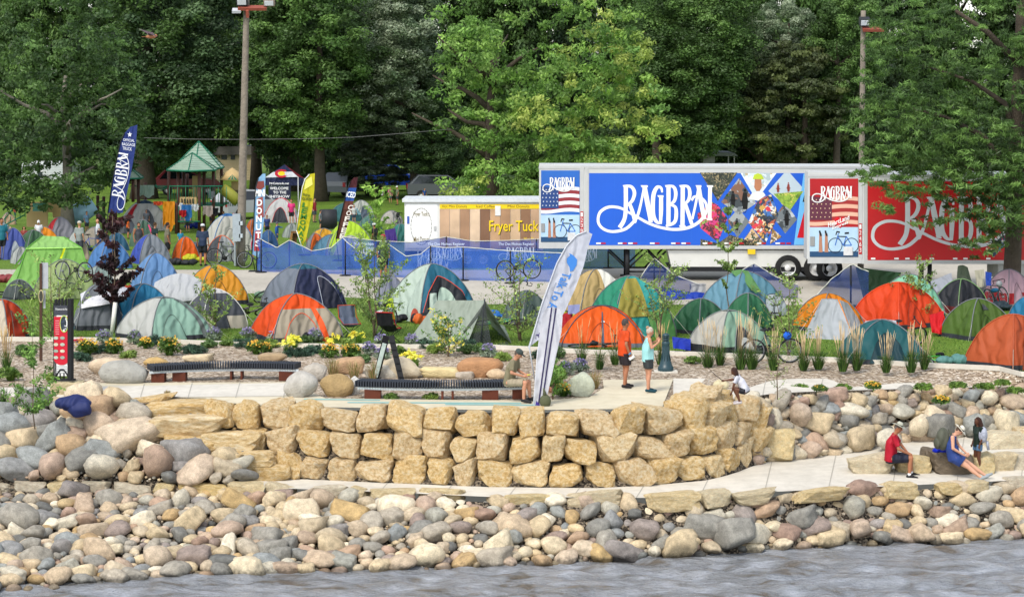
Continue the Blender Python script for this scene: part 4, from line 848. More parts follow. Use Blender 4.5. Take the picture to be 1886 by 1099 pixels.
PH_PLATE = photomat('printed food photo', [(0, '5c5048'), (.25, 'c8a878'), (.5, 'e0d8c8'), (.7, '8a6a40'), (.85, '3c4a30')], 6)
def printed_bicycle(pl, cx, cy, h, wf, parent, off):
    """bicycle leaning beside two shoes, printed on the trailer nose"""
    mb = MB(); q = lambda u, v: pl.w(cx + u * h * wf, cy + v * h, off)
    for cu in (-.5, .5):
        vs = []; n = 20
        for i in range(n):
            a = 6.283 * i / n; vs += [q(cu + .44 * math.cos(a), .1 + .44 * math.sin(a)), q(cu + .4 * math.cos(a), .1 + .4 * math.sin(a))]
        mb.add(vs, [(2 * i, 2 * ((i + 1) % n), 2 * ((i + 1) % n) + 1, 2 * i + 1) for i in range(n)])
    put(mb, 'printed_wheels', M('202430', .5, 0, 3, 0), parent); m2 = MB()
    def st(m, a, b, w=.025):
        dx, dy = b[0] - a[0], b[1] - a[1]; l = math.hypot(dx, dy); nx_, ny_ = -dy / l * w, dx / l * w; m.poly([q(a[0] + nx_, a[1] + ny_), q(b[0] + nx_, b[1] + ny_), q(b[0] - nx_, b[1] - ny_), q(a[0] - nx_, a[1] - ny_)])
    for a, b in [((-.5, .1), (-.3, -.6)), ((-.34, -.42), (0, .1)), ((.18, -.42), (0, .1)), ((0, .1), (.5, .1)), ((.18, -.42), (.5, .1))]: st(m2, a, b)
    put(m2, 'printed_frame', M('2060b8', .5, 0, 3, 0), parent); m3 = MB(); st(m3, (-.34, -.42), (.2, -.4), .03); st(m3, (.08, -.6), (.34, -.62), .05); st(m3, (-.42, -.7), (-.22, -.66), .04); st(m3, (-.4, -.7), (-.46, -.5), .03); put(m3, 'printed_saddle', M('1a1a20', .5, 0, 3, 0), parent)
def trailer(label, nose_l, nose_r, side_r, top, bot, gy, d, art, yaw_side, number, ext):
    """nose_l, nose_r, side_r photo columns; top, bot photo rows at the corner post; the nose is a bevelled front face"""
    C0 = ond(nose_r, gy, d); C0.z = 0; t = thing('semi_trailer', label, 'trailer', C0)
    S = Plane(C0, yaw_side); zt = S.w(nose_r, top).z; zb = S.w(nose_r, bot).z
    # nose face runs back to the left of the corner
    ya = R(-52); Nn = Plane(C0, ya); A = S.w(nose_r, top); Bq = Nn.w(nose_l, top); Bq.z = zt; far = S.w(side_r, top); far.z = zt
    far = Vector((far.x, far.y, 0)); 
    back = Vector((-S.N.x, -S.N.y, 0)) * 2.6
    fl = Vector((Bq.x, Bq.y, 0)); c0 = Vector((C0.x, C0.y, 0)); plan = [fl, c0, far, far + back, fl + back * .4]
    def prism(z0, z1, pl_, name, mat):
        mb = MB(); n = len(pl_); a = [(p.x, p.y, z0) for p in pl_]; b = [(p.x, p.y, z1) for p in pl_]
        mb.add(a + b, [tuple(range(n))[::-1], tuple(range(n, 2 * n))] + [(i, (i + 1) % n, (i + 1) % n + n, i + n) for i in range(n)]); return put(mb, name, mat, t)
    prism(zb, zt, plan, 'box', M('bcbebc', .5, .08, 1.2, .05, name='trailer skin'))
    mS, mN = art['side'], art['nose']
    S.rect(nose_r + 8, top + 13, side_r - 2, bot - 7, .010, 'side_wrap', mS, t, .006)
    for i in range(1, 14):      # vertical panel seams
        x = nose_r + 8 + i * 47
        if x < side_r: S.rect(x, top + 13, x + .5, bot - 7, .014, 'panel_seam', M(art['seam'], .5, 0, 3, 0), t)
    S.rect(nose_r, top, side_r, top + 4, .02, 'top_rail', ALU, t, .03); S.rect(nose_r, bot - 6, side_r, bot, .02, 'bottom_rail', ALU, t, .03); S.rect(nose_r + 1, top + 4, nose_r + 7, bot - 6, .022, 'corner_post', ALU, t, .04)
    Nn.rect(nose_l + 4, top + 8, nose_r - 9, bot - 13, .012, 'nose_wrap', mN, t, .006)
    Nn.rect(nose_l, bot - 11, nose_r - 2, bot - 1, .02, 'nose_sill', ALU, t, .02); Nn.rect(nose_l, top, nose_r, top + 5, .02, 'nose_header', ALU, t, .02); Nn.rect(nose_r - 8, top + 5, nose_r - 1, bot - 11, .018, 'nose_post', ALU, t, .02)
    w = nose_r - 9 - nose_l - 4; x0 = nose_l + 4; y0 = top + 8; H = bot - 13 - y0
    # flag band
    fl_ = Nn; nst = 7
    for k in range(nst):
        ya_, yb_ = y0 + H * (.24 + .05 * k), y0 + H * (.24 + .05 * (k + 1))
        pts = [(x0 + w * u, ya_ + math.sin(u * 5 + 1) * 2.2) for u in np.linspace(0, 1, 9)] + [(x0 + w * u, yb_ + math.sin(u * 5 + 1) * 2.2) for u in np.linspace(1, 0, 9)]
        Nn.poly(pts, .02, 'flag_stripe', M(art['st'][k % 2], .5, .12, 1.5, 0), t)
    pts = [(x0, y0 + H * .22), (x0 + w * .46, y0 + H * .26), (x0 + w * .46, y0 + H * .53), (x0, y0 + H * .53)]; Nn.poly(pts, .024, 'flag_canton', M(art['canton'], .5, .15, 2, 0), t)
    mb = MB()
    for r_ in range(5):
        for c_ in range(5):
            sx, sy = x0 + w * (.05 + .09 * c_ + (.02 if r_ % 2 else 0)), y0 + H * (.27 + .055 * r_); mb.poly([Nn.w(sx + 1.3 * (1 if i % 2 == 0 else .45) * math.sin(i * .6283), sy - 1.6 * (1 if i % 2 == 0 else .45) * math.cos(i * .6283), .028) for i in range(10)])
    o = put(mb, 'flag_stars', M(art['star'], .5, 0, 3, 0), t); o['kind'] = 'stuff'
    Nn.rect(x0, y0 + H * .62, x0 + w, y0 + H * .93, .022, 'printed_wall', M('a8c4d8', .5, .12, 2, 0), t); Nn.rect(x0, y0 + H * .93, x0 + w, y0 + H, .022, 'printed_floor', M('24486c', .5, .12, 2, 0), t)
    printed_bicycle(Nn, x0 + w * .7, y0 + H * .83, H * .22, .95, t, .03)
    for u in (.2, .32):
        Nn.poly([(x0 + w * u, y0 + H * .7), (x0 + w * (u + .05), y0 + H * .7), (x0 + w * (u + .07), y0 + H * .94), (x0 + w * (u - .01), y0 + H * .94)], .03, 'printed_leg', M('a87860', .5, 0, 3, 0), t)
        Nn.poly([(x0 + w * (u - .01), y0 + H * .67), (x0 + w * (u + .02), y0 + H * .66), (x0 + w * (u + .06), y0 + H * .73), (x0 + w * (u + .02), y0 + H * .735)], .032, 'printed_shoe', BLACK, t)
    logo_on(Nn, [(x0 + w * .05, y0 + H * .30), (x0 + w * .88, y0 + H * .30), (x0 + w * .05, y0 + H * .1)], .034, t, WHITE, BLACK, 1.1)
    Nn.rect(x0 + w * .02, y0 + H * .74, x0 + w * .11, y0 + H * .86, .05, 'document_box', ALUD, t, .05); Nn.rect(x0 + w * .72, y0 + H * .87, x0 + w * .9, y0 + H * .98, .07, 'hose_box', M('c8c8c8', .4), t, .1)
    # number strip
    nh = (bot - top) * .065; y = top + (bot - top) * .56
    Nn.rect(nose_r - 7, y - 2, nose_r - 1.5, y + nh * 5 + 1, .03, 'number_plate', M('b01820', .5, 0, 3, 0), t)
    for i, ch in enumerate(number): text_on(Nn, ch, trect(nose_r - 6, y + nh * i, nose_r - 2.4, y + nh * (i + .75)), .034, 'number', WHITE, t)
    return t, S, Nn, prism, plan, zb, zt
BLU = M('1257c4', .38, .06, .7, .05, spec=.5, name='blue vinyl'); RED = M('b80c14', .38, .07, .7, .05, spec=.5, name='red vinyl')
t, S, Nn, prism, plan, zb, zt = trailer('long blue semi-trailer with white swash logo and diamond photo collage', 993, 1077, 1640, 306, 458.5, 514, 88.5, dict(side=BLU, nose=M('2a62b4', .4, .1, 1, 0), seam='2a68cc', st=('d8dce4', '8a3038'), canton='26427a', star='e0e4ec'), R(-1.1), '12390', 0)
logo_on(S, [(1099, 426), (1312, 426), (1099, 341)], .016, t, WHITE, BLACK, 1.0)
PH_GREY = photomat('printed road photo', [(0, '3c4448'), (.25, '6c7478'), (.45, '9aa0a0'), (.7, 'b8c0c4'), (.9, '7c5a48')], 3)
DIA = [([(1289, 318), (1358, 318), (1322, 370)], PH_DARK), ([(1364, 319), (1430, 319), (1393, 369)], photomat('printed rider photo', [(0, 'c8d4d8'), (.4, 'a8b8bc'), (.6, 'dce4e8'), (.85, 'b8a888')], 4)),
       ([(1361, 328), (1393, 374), (1361, 396), (1328, 372)], PH_GREY), ([(1444, 319), (1455, 319), (1482, 350), (1455, 386), (1415, 352)], M('b4c4cc', .4, .1, 2, 0)), ([(1396, 368), (1420, 358), (1434, 396), (1410, 448), (1378, 410)], PH_CROWD),
       ([(1360, 384), (1380, 408), (1358, 438), (1340, 406)], PH_GREY), ([(1410, 450), (1388, 452), (1362, 452), (1385, 420)], PH_PLATE), ([(1446, 372), (1468, 404), (1446, 430), (1425, 402)], PH_GREY),
       ([(1312, 372), (1322, 378), (1340, 402), (1322, 446), (1290, 420), (1284, 394)], photomat('printed watermelon photo', [(0, '4a2030'), (.25, 'c83878'), (.45, 'b03030'), (.6, '2a2c38'), (.8, 'd04058'), (.92, '88a850')], 6)), ([(1322, 448), (1345, 432), (1385, 446), (1395, 452), (1290, 452), (1290, 440)], PH_DARK), ([(1418, 450), (1440, 436), (1422, 420)], PH_PLATE)]
for i, (pts, m) in enumerate(DIA): S.poly(pts, .016, 'collage_photo', m, t)
S.poly([(1425, 357), (1480, 352), (1456, 386), (1440, 376)], .019, 'collage_photo', PH_SKYF, t)
for x, y, h in [(1350, 384, 32), (1372, 392, 44), (1357, 428, 26), (1449, 420, 32)]: riders(S, x, y, h, t, .021, BLACK)
for x, y, h in [(1433, 357, 20), (1452, 356, 20)]: riders(S, x, y, h, t, .023, M('8a3c30', .5, 0, 3, 0))
# man with a green horned helmet in the collage
S.poly([(1390, 330), (1402, 330), (1403, 345), (1399, 352), (1393, 352), (1389, 345)], .024, 'printed_face', M('b07858', .5, .1, 9, 0), t); S.poly([(1386, 330), (1389, 322), (1396, 319), (1403, 322), (1407, 330)], .026, 'printed_helmet', M('b8cc38', .5, .1, 9, 0), t)
S.poly([(1378, 366), (1386, 354), (1406, 354), (1410, 360), (1396, 370)], .0235, 'printed_shirt', M('d8dcd8', .5, .1, 5, 0), t)
S.poly([(1480, 320), (1500, 320), (1500, 451), (1462, 451)], .0165, 'light_blue_band', M('6cb4e4', .4, .03, 2, 0), t); S.poly([(1485, 374), (1500, 374), (1500, 438), (1468, 438)], .019, 'red_panel', M('c01828', .4, .03, 2, 0), t); S.poly([(1483, 352), (1490, 352), (1490, 372), (1478, 372)], .019, 'dark_letter', BLACK, t)
def strips(S, xs, y, h, t, w=15, two=True):
    for i, (x, c) in enumerate(xs): S.rect(x, y, x + w, y + h, .03, 'reflector', WHITE if c else REDR, t)
strips(S, [(1098, 1), (1107, 0), (1138, 1), (1146, 0), (1157, 1), (1165, 0), (1197, 1), (1206, 0), (1236, 1), (1244, 0), (1255, 1), (1263, 0), (1294, 1), (1303, 0), (1334, 1), (1343, 0), (1352, 1), (1361, 0), (1394, 1), (1402, 0), (1428, 1), (1437, 0), (1448, 0)], 446.5, 2.8, t, 8.5)
q = plan[2] - plan[1]; u = q.normalized(); n_ = Vector((S.N.x, S.N.y, 0))
def under(px, d): p = S.w(px, 460); p.z = 0; return p - n_ * d
a, b2 = under(1230, .12), under(1486, .12)
mb = MB(); zz = [S.w(1250, 461).z, S.w(1250, 492).z, S.w(1250, 500).z]
for (z0, z1, m) in [(zz[1] + .01, zz[0], 'belly_skirt'), (zz[2], zz[1] + .01, 'skirt_flap')]:
    mb = MB(); A_ = [a + Vector((.0, 0, z1)), b2 + Vector((0, 0, z1)), b2 + Vector((0, 0, z0)), a + Vector((.15, 0, z0))]; B_ = [p - n_ * 2.2 for p in A_]
    mb.add(A_ + B_, [(0, 3, 2, 1), (4, 5, 6, 7), (0, 1, 5, 4), (1, 2, 6, 5), (2, 3, 7, 6), (3, 0, 4, 7)]); put(mb, m, M('c9c9c4', .45, .08, 1.5, 0) if m == 'belly_skirt' else BLK, t)
mb = MB()
for dd in (.25, 2.2):
    p = under(1156, dd); p2 = under(1235, dd); mb.tube([p + Vector((0, 0, .06)), p + Vector((0, 0, 1.2))], .12, 4); mb.box(p + Vector((0, 0, .04)), (.45, .3, .07))
    for s_ in (-1, 1): mb.tube([p + Vector((0, 0, .45)), p + Vector((s_ * .75, 0, 1.15))], .04, 4)
    mb.tube([p + Vector((.75, 0, .35)), p + Vector((1.5, 0, 1.15))], .05, 4); mb.tube([p + Vector((1.5, 0, .4)), p + Vector((.8, 0, 1.15))], .05, 4); mb.tube([p + Vector((0, 0, .35)), p + Vector((1.5, 0, .35))], .05, 4)
put(mb, 'landing_gear', BLK, t)['kind'] = 'stuff'
for px in (1452, 1505, 1530):
    for dd in (.18, 2.2):
        p = under(px, dd) if px != 1530 else under(1528, dd - .1); p.z = .51; wheel(t, p - t.location, .51, .32)
S.rect(1377, 459, 1391, 468, .05, 'yellow_lamp_box', YEL, t, .1)
tr2, S2, N2, prism, plan2, zb, zt = trailer('long red semi-trailer with white swash logo, partly behind the honey locust', 1488, 1590, 1990, 321, 486, 537, 83.6, dict(side=RED, nose=M('a81c20', .4, .1, 1, 0), seam='c02028', st=('d8a890', '9a2c2c'), canton='5c2c3c', star='e8c8a0'), R(-.6), '12463', 0)
logo_on(S2, [(1604, 458), (1872, 458), (1604, 362)], .016, tr2, M('c8ccce', .4, .03, 2, 0), BLACK, .95)
strips(S2, [(1604, 1), (1647, 1), (1667, 1), (1712, 1), (1755, 1), (1774, 1), (1816, 1), (1850, 1)], 474.5, 3.2, tr2, 8)
S2.poly([(1815, 458), (1845, 425), (1860, 440), (1830, 474)], .017, 'collage_photo', PH_CROWD, tr2)
w_ = 1590 - 9 - 1488 - 4; text_on(N2, 'HeartLand', [(1527, 419), (1566, 404), (1527, 410)], .05, 'lettering', WHITE, tr2, .02); text_on(N2, 'Express', [(1535, 424), (1564, 413), (1535, 417)], .05, 'lettering', WHITE, tr2, .02)
N2.poly([(1540, 412), (1538, 403), (1543, 399), (1549, 402), (1553, 399), (1559, 402), (1557, 410), (1549, 420)], .042, 'heart_emblem', M('c81420', .4, 0, 2, 0), tr2)
mb = MB(); a, b2 = S2.w(1840, 488, -.12), S2.w(2000, 488, -.12)
for p in (a, b2): pass
mb.add([(a.x, a.y, zb), (b2.x, b2.y, zb), (b2.x, b2.y, .5), (a.x, a.y, .5), (a.x, a.y + 2, zb), (b2.x, b2.y + 2, zb), (b2.x, b2.y + 2, .5), (a.x, a.y + 2, .5)], [(0, 3, 2, 1), (0, 1, 5, 4), (3, 7, 6, 2), (0, 4, 7, 3), (4, 5, 6, 7)]); put(mb, 'belly_skirt', M('a9a9a4', .5), tr2)
mb = MB()
for px in (1700, 1715):
    p = S2.w(px, 486, -.3); mb.tube([(p.x, p.y, .05), (p.x, p.y, zb)], .1, 4)
put(mb, 'landing_gear', BLK, tr2)
# luggage stacked in the shade under the red trailer
lug = [('c07c18', 'orange'), ('20242c', 'black'), ('70181c', 'red'), ('1c2c50', 'navy'), ('30343c', 'grey'), ('7a2a20', 'maroon')]
for i, (c, nm) in enumerate(lug):
    p = S2.w(1610 + i * 26 if i else 1622, 500, -.6 - .2 * (i % 2)); mb = MB(); mb.ell((0, 0, .2), (.45, .22, .2), 8); mb.box((0, -.2, .2), (.4, .06, .2)); mb.tube([(-.2, -.15, .36), (0, -.17, .46), (.2, -.15, .36)], .02, 5)
    tag(mb.build('duffel_bag', cloth(c, .05), loc=(p.x, p.y, 0)), f'{nm} duffel bag in the shade under the red trailer' + ('' if nm != 'orange' else ', brightest of the pile'), 'bag', 'bags under the red trailer')
# ---------------------------------------------------------------- food trailer
FY = 95.0; P0 = ond(745, 480, FY); P0.z = 0; ft = thing('food_trailer', 'white food trailer with timber print panel selling mini donuts', 'food trailer', P0); F = Plane(P0, R(-1.0))
F.rect(745, 372, 1000, 462, .0, 'box', M('d4d4d0', .45, .05, 2, .05, 6), ft, 2.3); F.rect(741, 366, 1000, 372, .12, 'roof_rim', M('c8ccce', .4), ft, 2.5)
F.rect(748, 376, 806, 458, .02, 'end_panel', WHITE, ft, .02); F.rect(749, 378, 804, 456, .03, 'door', M('e0e0dc', .45, .02, 2, 0), ft, .02)
for i in range(10):
    x = 810 + i * 18.6; F.rect(x, 385, x + 18, 458, .03, 'printed_plank', M(['b8987a', 'c4a88a', '9c7a5e', 'cbb296', '7a5a44', 'b89470', 'a48060', 'c8aa88', '8a684e', 'b8987a'][i], .5, .3, 1.2, 0), ft, .01)
F.rect(810, 376, 996, 384.5, .032, 'yellow_strip', M('e8c81c', .4, .02, 2, 0), ft, .01)
text_on(F, 'Hot Mini Donuts', trect(814, 377.5, 860, 382.5), .036, 'lettering', BLACK, ft); text_on(F, 'Iced Coffee', trect(877, 377.5, 911, 382.5), .036, 'lettering', BLACK, ft); text_on(F, 'Mini Donuts', trect(935, 377.5, 975, 382.5), .036, 'lettering', BLACK, ft)
text_on(F, 'Fryer Tuck', trect(902, 407, 993, 433), .036, 'lettering_outline', BLACK, ft, .02); text_on(F, 'Fryer Tuck', trect(901, 406, 992, 432), .04, 'lettering', M('e8c81c', .4, .02, 2, 0), ft, .01)
text_on(F, 'Mini Donuts', trect(965, 437, 998, 445), .036, 'lettering', M('e8c81c', .4, .02, 2, 0), ft)
mb = MB()
for k in range(28): 
    a, b = 6.283 * k / 28, 6.283 * (k + .8) / 28; r = 1
    mb.poly([F.w(776 + 19.5 * math.sin(a), 417 - 34 * math.cos(a), .036), F.w(776 + 19.5 * math.sin(b), 417 - 34 * math.cos(b), .036), F.w(776 + 18.8 * math.sin(b), 417 - 33 * math.cos(b), .036), F.w(776 + 18.8 * math.sin(a), 417 - 33 * math.cos(a), .036)])
put(mb, 'emblem_ring', BLACK, ft)
text_on(F, "Fryer Tuck's", trect(762, 390, 791, 400), .036, 'lettering', M('6a5a20', .4), ft, .01); text_on(F, 'Mini Donuts', trect(762, 436, 791, 446), .036, 'lettering', M('6a5a20', .4), ft, .01)
F.rect(912, 379, 922, 397, .06, 'vent', M('d8d8d4', .5), ft, .05); F.rect(745, 462, 1000, 470, -.2, 'underbody', BLK, ft, 1.9); F.rect(750, 398, 754, 412, .05, 'notice', M('3858a8', .5, 0, 2, 0), ft, .01); F.rect(799, 416, 803, 424, .07, 'latch', ALU, ft, .03)
for px in (860, 890): p = F.w(px, 470, -.15); p.z = .36; wheel(ft, p - P0, .36, .22)
# ---------------------------------------------------------------- blue net fencing
NETB = net('1c4a9c', .66); NETD = net('14306c', .62)
def netting(label, Yl, tops, bots, posts, mat, print_=None):
    """tops and bots: photo points (x, y); posts: (x, y_top, y_bottom)"""
    gx = [p[0] for p in tops]; t = thing('net_fence', label, 'net fence', at(bots[0][0], bots[0][1], 0)); nx_ = 60; x0, x1 = max(tops[0][0], bots[0][0]), min(tops[-1][0], bots[-1][0]); vs = []
    for i in range(nx_ + 1):
        x = x0 + (x1 - x0) * i / nx_; yt = interp(tops, x)[0]; yb = interp(bots, x)[0]; g = at(x, yb, 0); tp = ond(x, yt, g.y)
        for j in range(6): p = g.lerp(tp, j / 5); p.y += .05 * math.sin(x * .09 + j) * (j < 5) + .04 * math.sin(x * .31 + j * 2); vs.append(p)
    mb = MB(); mb.add(vs, [(i * 6 + j, (i + 1) * 6 + j, (i + 1) * 6 + j + 1, i * 6 + j + 1) for i in range(nx_) for j in range(5)], True); put(mb, 'netting', mat, t)
    mb = MB(); mb.tube([vs[i * 6 + 5] for i in range(nx_ + 1)], .018, 4); put(mb, 'edge_tape', M('c8c8bc', .7), t)
    for (x, a, b) in posts:
        mb = MB(); g = at(x, b, 0); mb.tube([g, ond(x, a, g.y)], .03, 6); mb.lathe([(.25, 0), (.22, .04), (.04, .06)], 10, (g.x, g.y, 0)); put(mb, 'post', BLK, t)
    if print_:
        for (x0, y0, x1, y1, kind_) in print_:
            g = at((x0 + x1) / 2, interp(bots, (x0 + x1) / 2)[0], 0); pl = Plane(g, 0); wm = net('d0dcf0', .75)
            if kind_ == 'logo': logo_on(pl, [(x0, y1), (x1, y1), (x0, y0)], .14, t, wm, None, 1.0)
            elif kind_ == 'mirror': logo_on(pl, [(x1, y1), (x0, y1), (x1, y0)], .14, t, net('a8b8d8', .3), None, 1.0)
            else: text_on(pl, kind_, trect(x0, y0, x1, y1), .14, 'lettering', wm, t, .01)
    return t
netting('translucent blue net fence drooping between posts left of the food trailer', 0, [(474, 438), (481, 441), (510, 456), (533, 442), (575, 462), (610, 456), (632, 436)], [(472, 500), (560, 503), (632, 505)], [(473, 438, 500), (481, 441, 502), (533, 442, 496)], NETB)
netting('blue net fence section with steep drooping top right of the ice coffee flag', 0, [(630, 436), (640, 447), (665, 465), (690, 470), (716, 448)], [(630, 506), (716, 512)], [(636, 444, 508)], NETB)
netting('long blue printed net fence in front of the food trailer', 0, [(632, 436), (700, 444), (760, 446), (822, 436), (870, 444), (930, 443), (992, 440), (1080, 446), (1170, 452)], [(632, 494), (1170, 494)], [(632, 436, 494), (822, 436, 494), (988, 440, 494), (1120, 450, 494)], NETB,
        [(652, 446, 690, 452, 'The Des Moines Register'), (652, 455, 690, 473, 'logo'), (788, 446, 856, 453, 'The Des Moines Register'), (788, 455, 856, 480, 'logo'), (918, 446, 984, 453, 'The Des Moines Register'), (918, 455, 984, 480, 'logo'), (1040, 455, 1100, 482, 'logo')])
netting('nearer blue net fence standing on the road edge behind the teal and white tent', 0, [(716, 450), (748, 472), (775, 468), (793, 453), (820, 456), (853, 455), (940, 462), (1035, 466)], [(716, 510), (853, 516), (1035, 520)], [(793, 453, 514), (853, 456, 517), (940, 462, 522)], net('2458ac', .62), [(768, 462, 850, 500, 'mirror')])
netting('loose dark blue net hanging from a single post below the blue trailer landing gear', 0, [(1180, 510), (1202, 478), (1206, 476), (1240, 505), (1300, 528)], [(1180, 545), (1300, 545)], [(1205, 476, 545)], NETD)
netting('dark blue net peak on a post behind the blue-grey tent', 0, [(1330, 520), (1384, 487), (1390, 485), (1430, 510), (1470, 525)], [(1330, 545), (1470, 550)], [(1388, 485, 545)], NETD)
netting('dark blue net peak on a post in front of the trailer wheels', 0, [(1500, 548), (1530, 515), (1565, 488), (1572, 487), (1586, 495), (1600, 500)], [(1500, 566), (1600, 566)], [(1567, 487, 566)], NETD)
# crumpled net on the road
mb = MB(); rg = np.random.default_rng(2)
for i in range(16): p = at(rg.uniform(1215, 1290), rg.uniform(538, 552), 0); mb.ell(p, (rg.uniform(.3, .7), .3, rg.uniform(.08, .25)), 7)
tag(mb.build('net_heap', cloth('16389c', .05)), 'crumpled heap of blue netting lying on the road behind the dark green dome', 'netting')
# ---------------------------------------------------------------- light poles, wire
WOODP = M('7d7468', .95, .35, 2.5, .8, 9, name='weathered wood')
def light_pole(label, bx, by, tx, ty, w0, w1, heads):
    g = at(bx, by, 0); s = mpp(g); t = thing('light_pole', label, 'light pole', g); top = ond(tx, ty, g.y); mb = MB(); n = 12
    mb.tube([g.lerp(top, i / n) for i in range(n + 1)], [(w0 + (w1 - w0) * i / n) * s / 2 for i in range(n + 1)], 12); put(mb, 'pole', WOODP, t)
    for (x, y, w, h, c, nm) in heads:
        p = ond(x, y, g.y - .3); mb = MB(); mb.box(p, (w * s, .3, h * s), rx=R(25)); o = put(mb, nm, M(c, .5), t)
        if nm == 'floodlight': m2 = MB(); m2.box(p + Vector((0, -.17, -.06)), (w * s * .8, .04, h * s * .7), rx=R(25)); q = put(m2, 'lens', M('c8ccd0', .2, .05, 3, 0, spec=.7), t)
    return t, g, s
t, g, s = light_pole('tall weathered wooden light pole with grey meter boxes at its foot', 443, 490, 455, -30, 17, 10, [(465, 15, 52, 5, '8a4838', 'crossarm'), (446, 2, 20, 14, '2c2e30', 'floodlight'), (496, 4, 20, 12, '8a7868', 'floodlight'), (436, 20, 16, 5, 'b8bcc0', 'bracket'), (456, 24, 5, 14, '9a5040', 'clamp')])
for (x, y, w, h, c, nm) in [(436, 419, 14, 50, '9aa4aa', 'meter_box'), (444, 411, 6, 7, 'b8c0c4', 'insulator'), (444, 434, 6, 7, 'b8c0c4', 'insulator'), (433, 468, 3, 42, '8c9498', 'conduit')]:
    p = ond(x, y, g.y - .35); mb = MB(); mb.box(p, (w * s, .25, h * s)); put(mb, nm, M(c, .5), t)
light_pole('wooden light pole at the right rising between the cedar and the honey locust', 1585, 500, 1590, 20, 12, 9, [(1592, 40, 18, 13, '2c2e30', 'floodlight'), (1608, 54, 38, 5, '8a4838', 'crossarm')])
mb = MB(); pts = [ond(x, y, 104) for x, y in [(265, 254), (350, 256.5), (450, 257), (560, 256), (650, 253), (740, 246), (830, 238)]]; mb.tube(pts, .013, 4); tag(mb.build('overhead_wire', M('6a6a68', .5)), 'thin overhead wire crossing behind the wooden light pole', 'wire')
# ---------------------------------------------------------------- playground
GRN = M('1c6a50', .5, .05, 3, 0, name='green paint'); BRN = M('4c3028', .6, .1, 3, 0, name='brown post'); TAN = M('b49a6a', .6, .06, 3, 0, name='tan plastic'); ROOFM = M('8ca090', .7, .12, 3, .1, name='roof panel')
pg = thing('playground', 'play structure with twin peaked green roofs, brown posts and tan panels', 'playground', at(345, 425, 0)); Yp = pg.location.y; sp_ = mpp(pg.location)
def roof(cx, py, apex, w, dy, nm='roof', sides=6):
    c = ond(cx, py, Yp + dy); a = ond(cx, apex, Yp + dy); r = w * sp_ / 2; rows = 9; rf = None
    for k in range(sides):
        a0, a1 = 6.2832 * (k + .5) / sides, 6.2832 * (k + 1.5) / sides; e0 = Vector((c.x + r * math.cos(a0), c.y + r * math.sin(a0), c.z)); e1 = Vector((c.x + r * math.cos(a1), c.y + r * math.sin(a1), c.z)); mb = MB()
        for j in range(rows):
            u0, u1 = j / rows, (j + 1) / rows; lp = lambda p, u, h: (p[0] + (a.x - p[0]) * u, p[1] + (a.y - p[1]) * u, p[2] + (a.z - p[2]) * u + h)
            mb.add([lp(e0, u0, .05), lp(e1, u0, .05), lp(e1, u1, 0), lp(e0, u1, 0), lp(e0, u0, 0), lp(e1, u0, 0)], [(0, 1, 2, 3), (4, 5, 1, 0)])
        put(mb, 'roof_panel', ROOFM, pg); m2 = MB(); m2.tube([e0, e1], .05, 6); m2.tube([e0 + Vector((0, 0, .06)), Vector(a) + Vector((0, 0, .05))], .028, 5); put(m2, 'roof_edge', GRN, pg)
roof(366, 309, 262, 100, .6); roof(354, 313, 283, 98, -1.2); roof(232, 328, 304, 68, .5)
def post(px, y0, y1, dy, w=6, m=BRN, nm='post'): a = ond(px, y0, Yp + dy); b = ond(px, y1, Yp + dy); b.z = min(b.z, 0) if y1 > 420 else b.z; mb = MB(); mb.tube([a, b], w * sp_ / 2, 8); put(mb, nm, m, pg)
for px, a, b, dy in [(311, 312, 425, 0), (328, 314, 425, -1.5), (338, 314, 372, 1.5), (367, 314, 425, -1.8), (376, 312, 425, .2), (393, 312, 425, -.8), (408, 310, 425, .8), (345, 320, 372, 2), (245, 330, 372, 0), (255, 328, 425, .6), (213, 330, 425, .2), (180, 360, 425, 0), (191, 362, 425, .8), (325, 374, 430, -2.4), (268, 336, 425, 2)]: post(px, a, b, dy)
def panel(x0, y0, x1, y1, dy, m, nm, th=.06): Plane(ond(x0, y0, Yp + dy), 0).rect(x0, y0, x1, y1, 0, nm, m, pg, th)
panel(331, 363, 362, 377, -1.6, TAN, 'climbing_panel'); panel(354, 324, 370, 362, 1.2, TAN, 'arch_panel'); panel(426, 334, 440, 366, 1, TAN, 'tower_panel'); panel(49, 390, 88, 418, -1, TAN, 'ramp_panel'); panel(55, 372, 130, 391, .5, TAN, 'deck_panel'); panel(97, 380, 116, 400, .2, TAN, 'arch_panel')
panel(60, 374, 84, 389, -.2, M('4c8a80', .5), 'window_panel'); panel(311, 377, 410, 380, 0, GRN, 'deck', 2.5); panel(240, 342, 310, 344, .6, GRN, 'beam', .1)
for i in range(5): panel(334 + i * 5, 366, 336 + i * 5, 375, -1.68, BLK, 'slot', .02)
for i in range(4): panel(428 + i * 3, 350, 429.5 + i * 3, 362, .9, BLK, 'slot', .02)
mb = MB()
for i in range(22): x = 312 + i * 5; mb.tube([ond(x, 344, Yp - 1.9 + (i % 3)), ond(x, 376, Yp - 1.9 + (i % 3))], .02, 4)
mb.tube([ond(312, 343, Yp - 1.9), ond(410, 343, Yp - 1.9)], .035, 5); mb.tube([ond(325, 380, Yp - 2.4), ond(368, 380, Yp - 2.4)], .035, 5); mb.tube([ond(325, 408, Yp - 2.4), ond(368, 408, Yp - 2.4)], .035, 5)
for i in range(5): mb.tube([ond(329 + i * 8, 380, Yp - 2.4), ond(329 + i * 8, 408, Yp - 2.4)], .02, 4)
for k in range(2): mb.tube([ond(286 + x, 340 + k * 3 + 6 * math.sin(x * .13), Yp + .6) for x in range(0, 30, 4)], .03, 5)
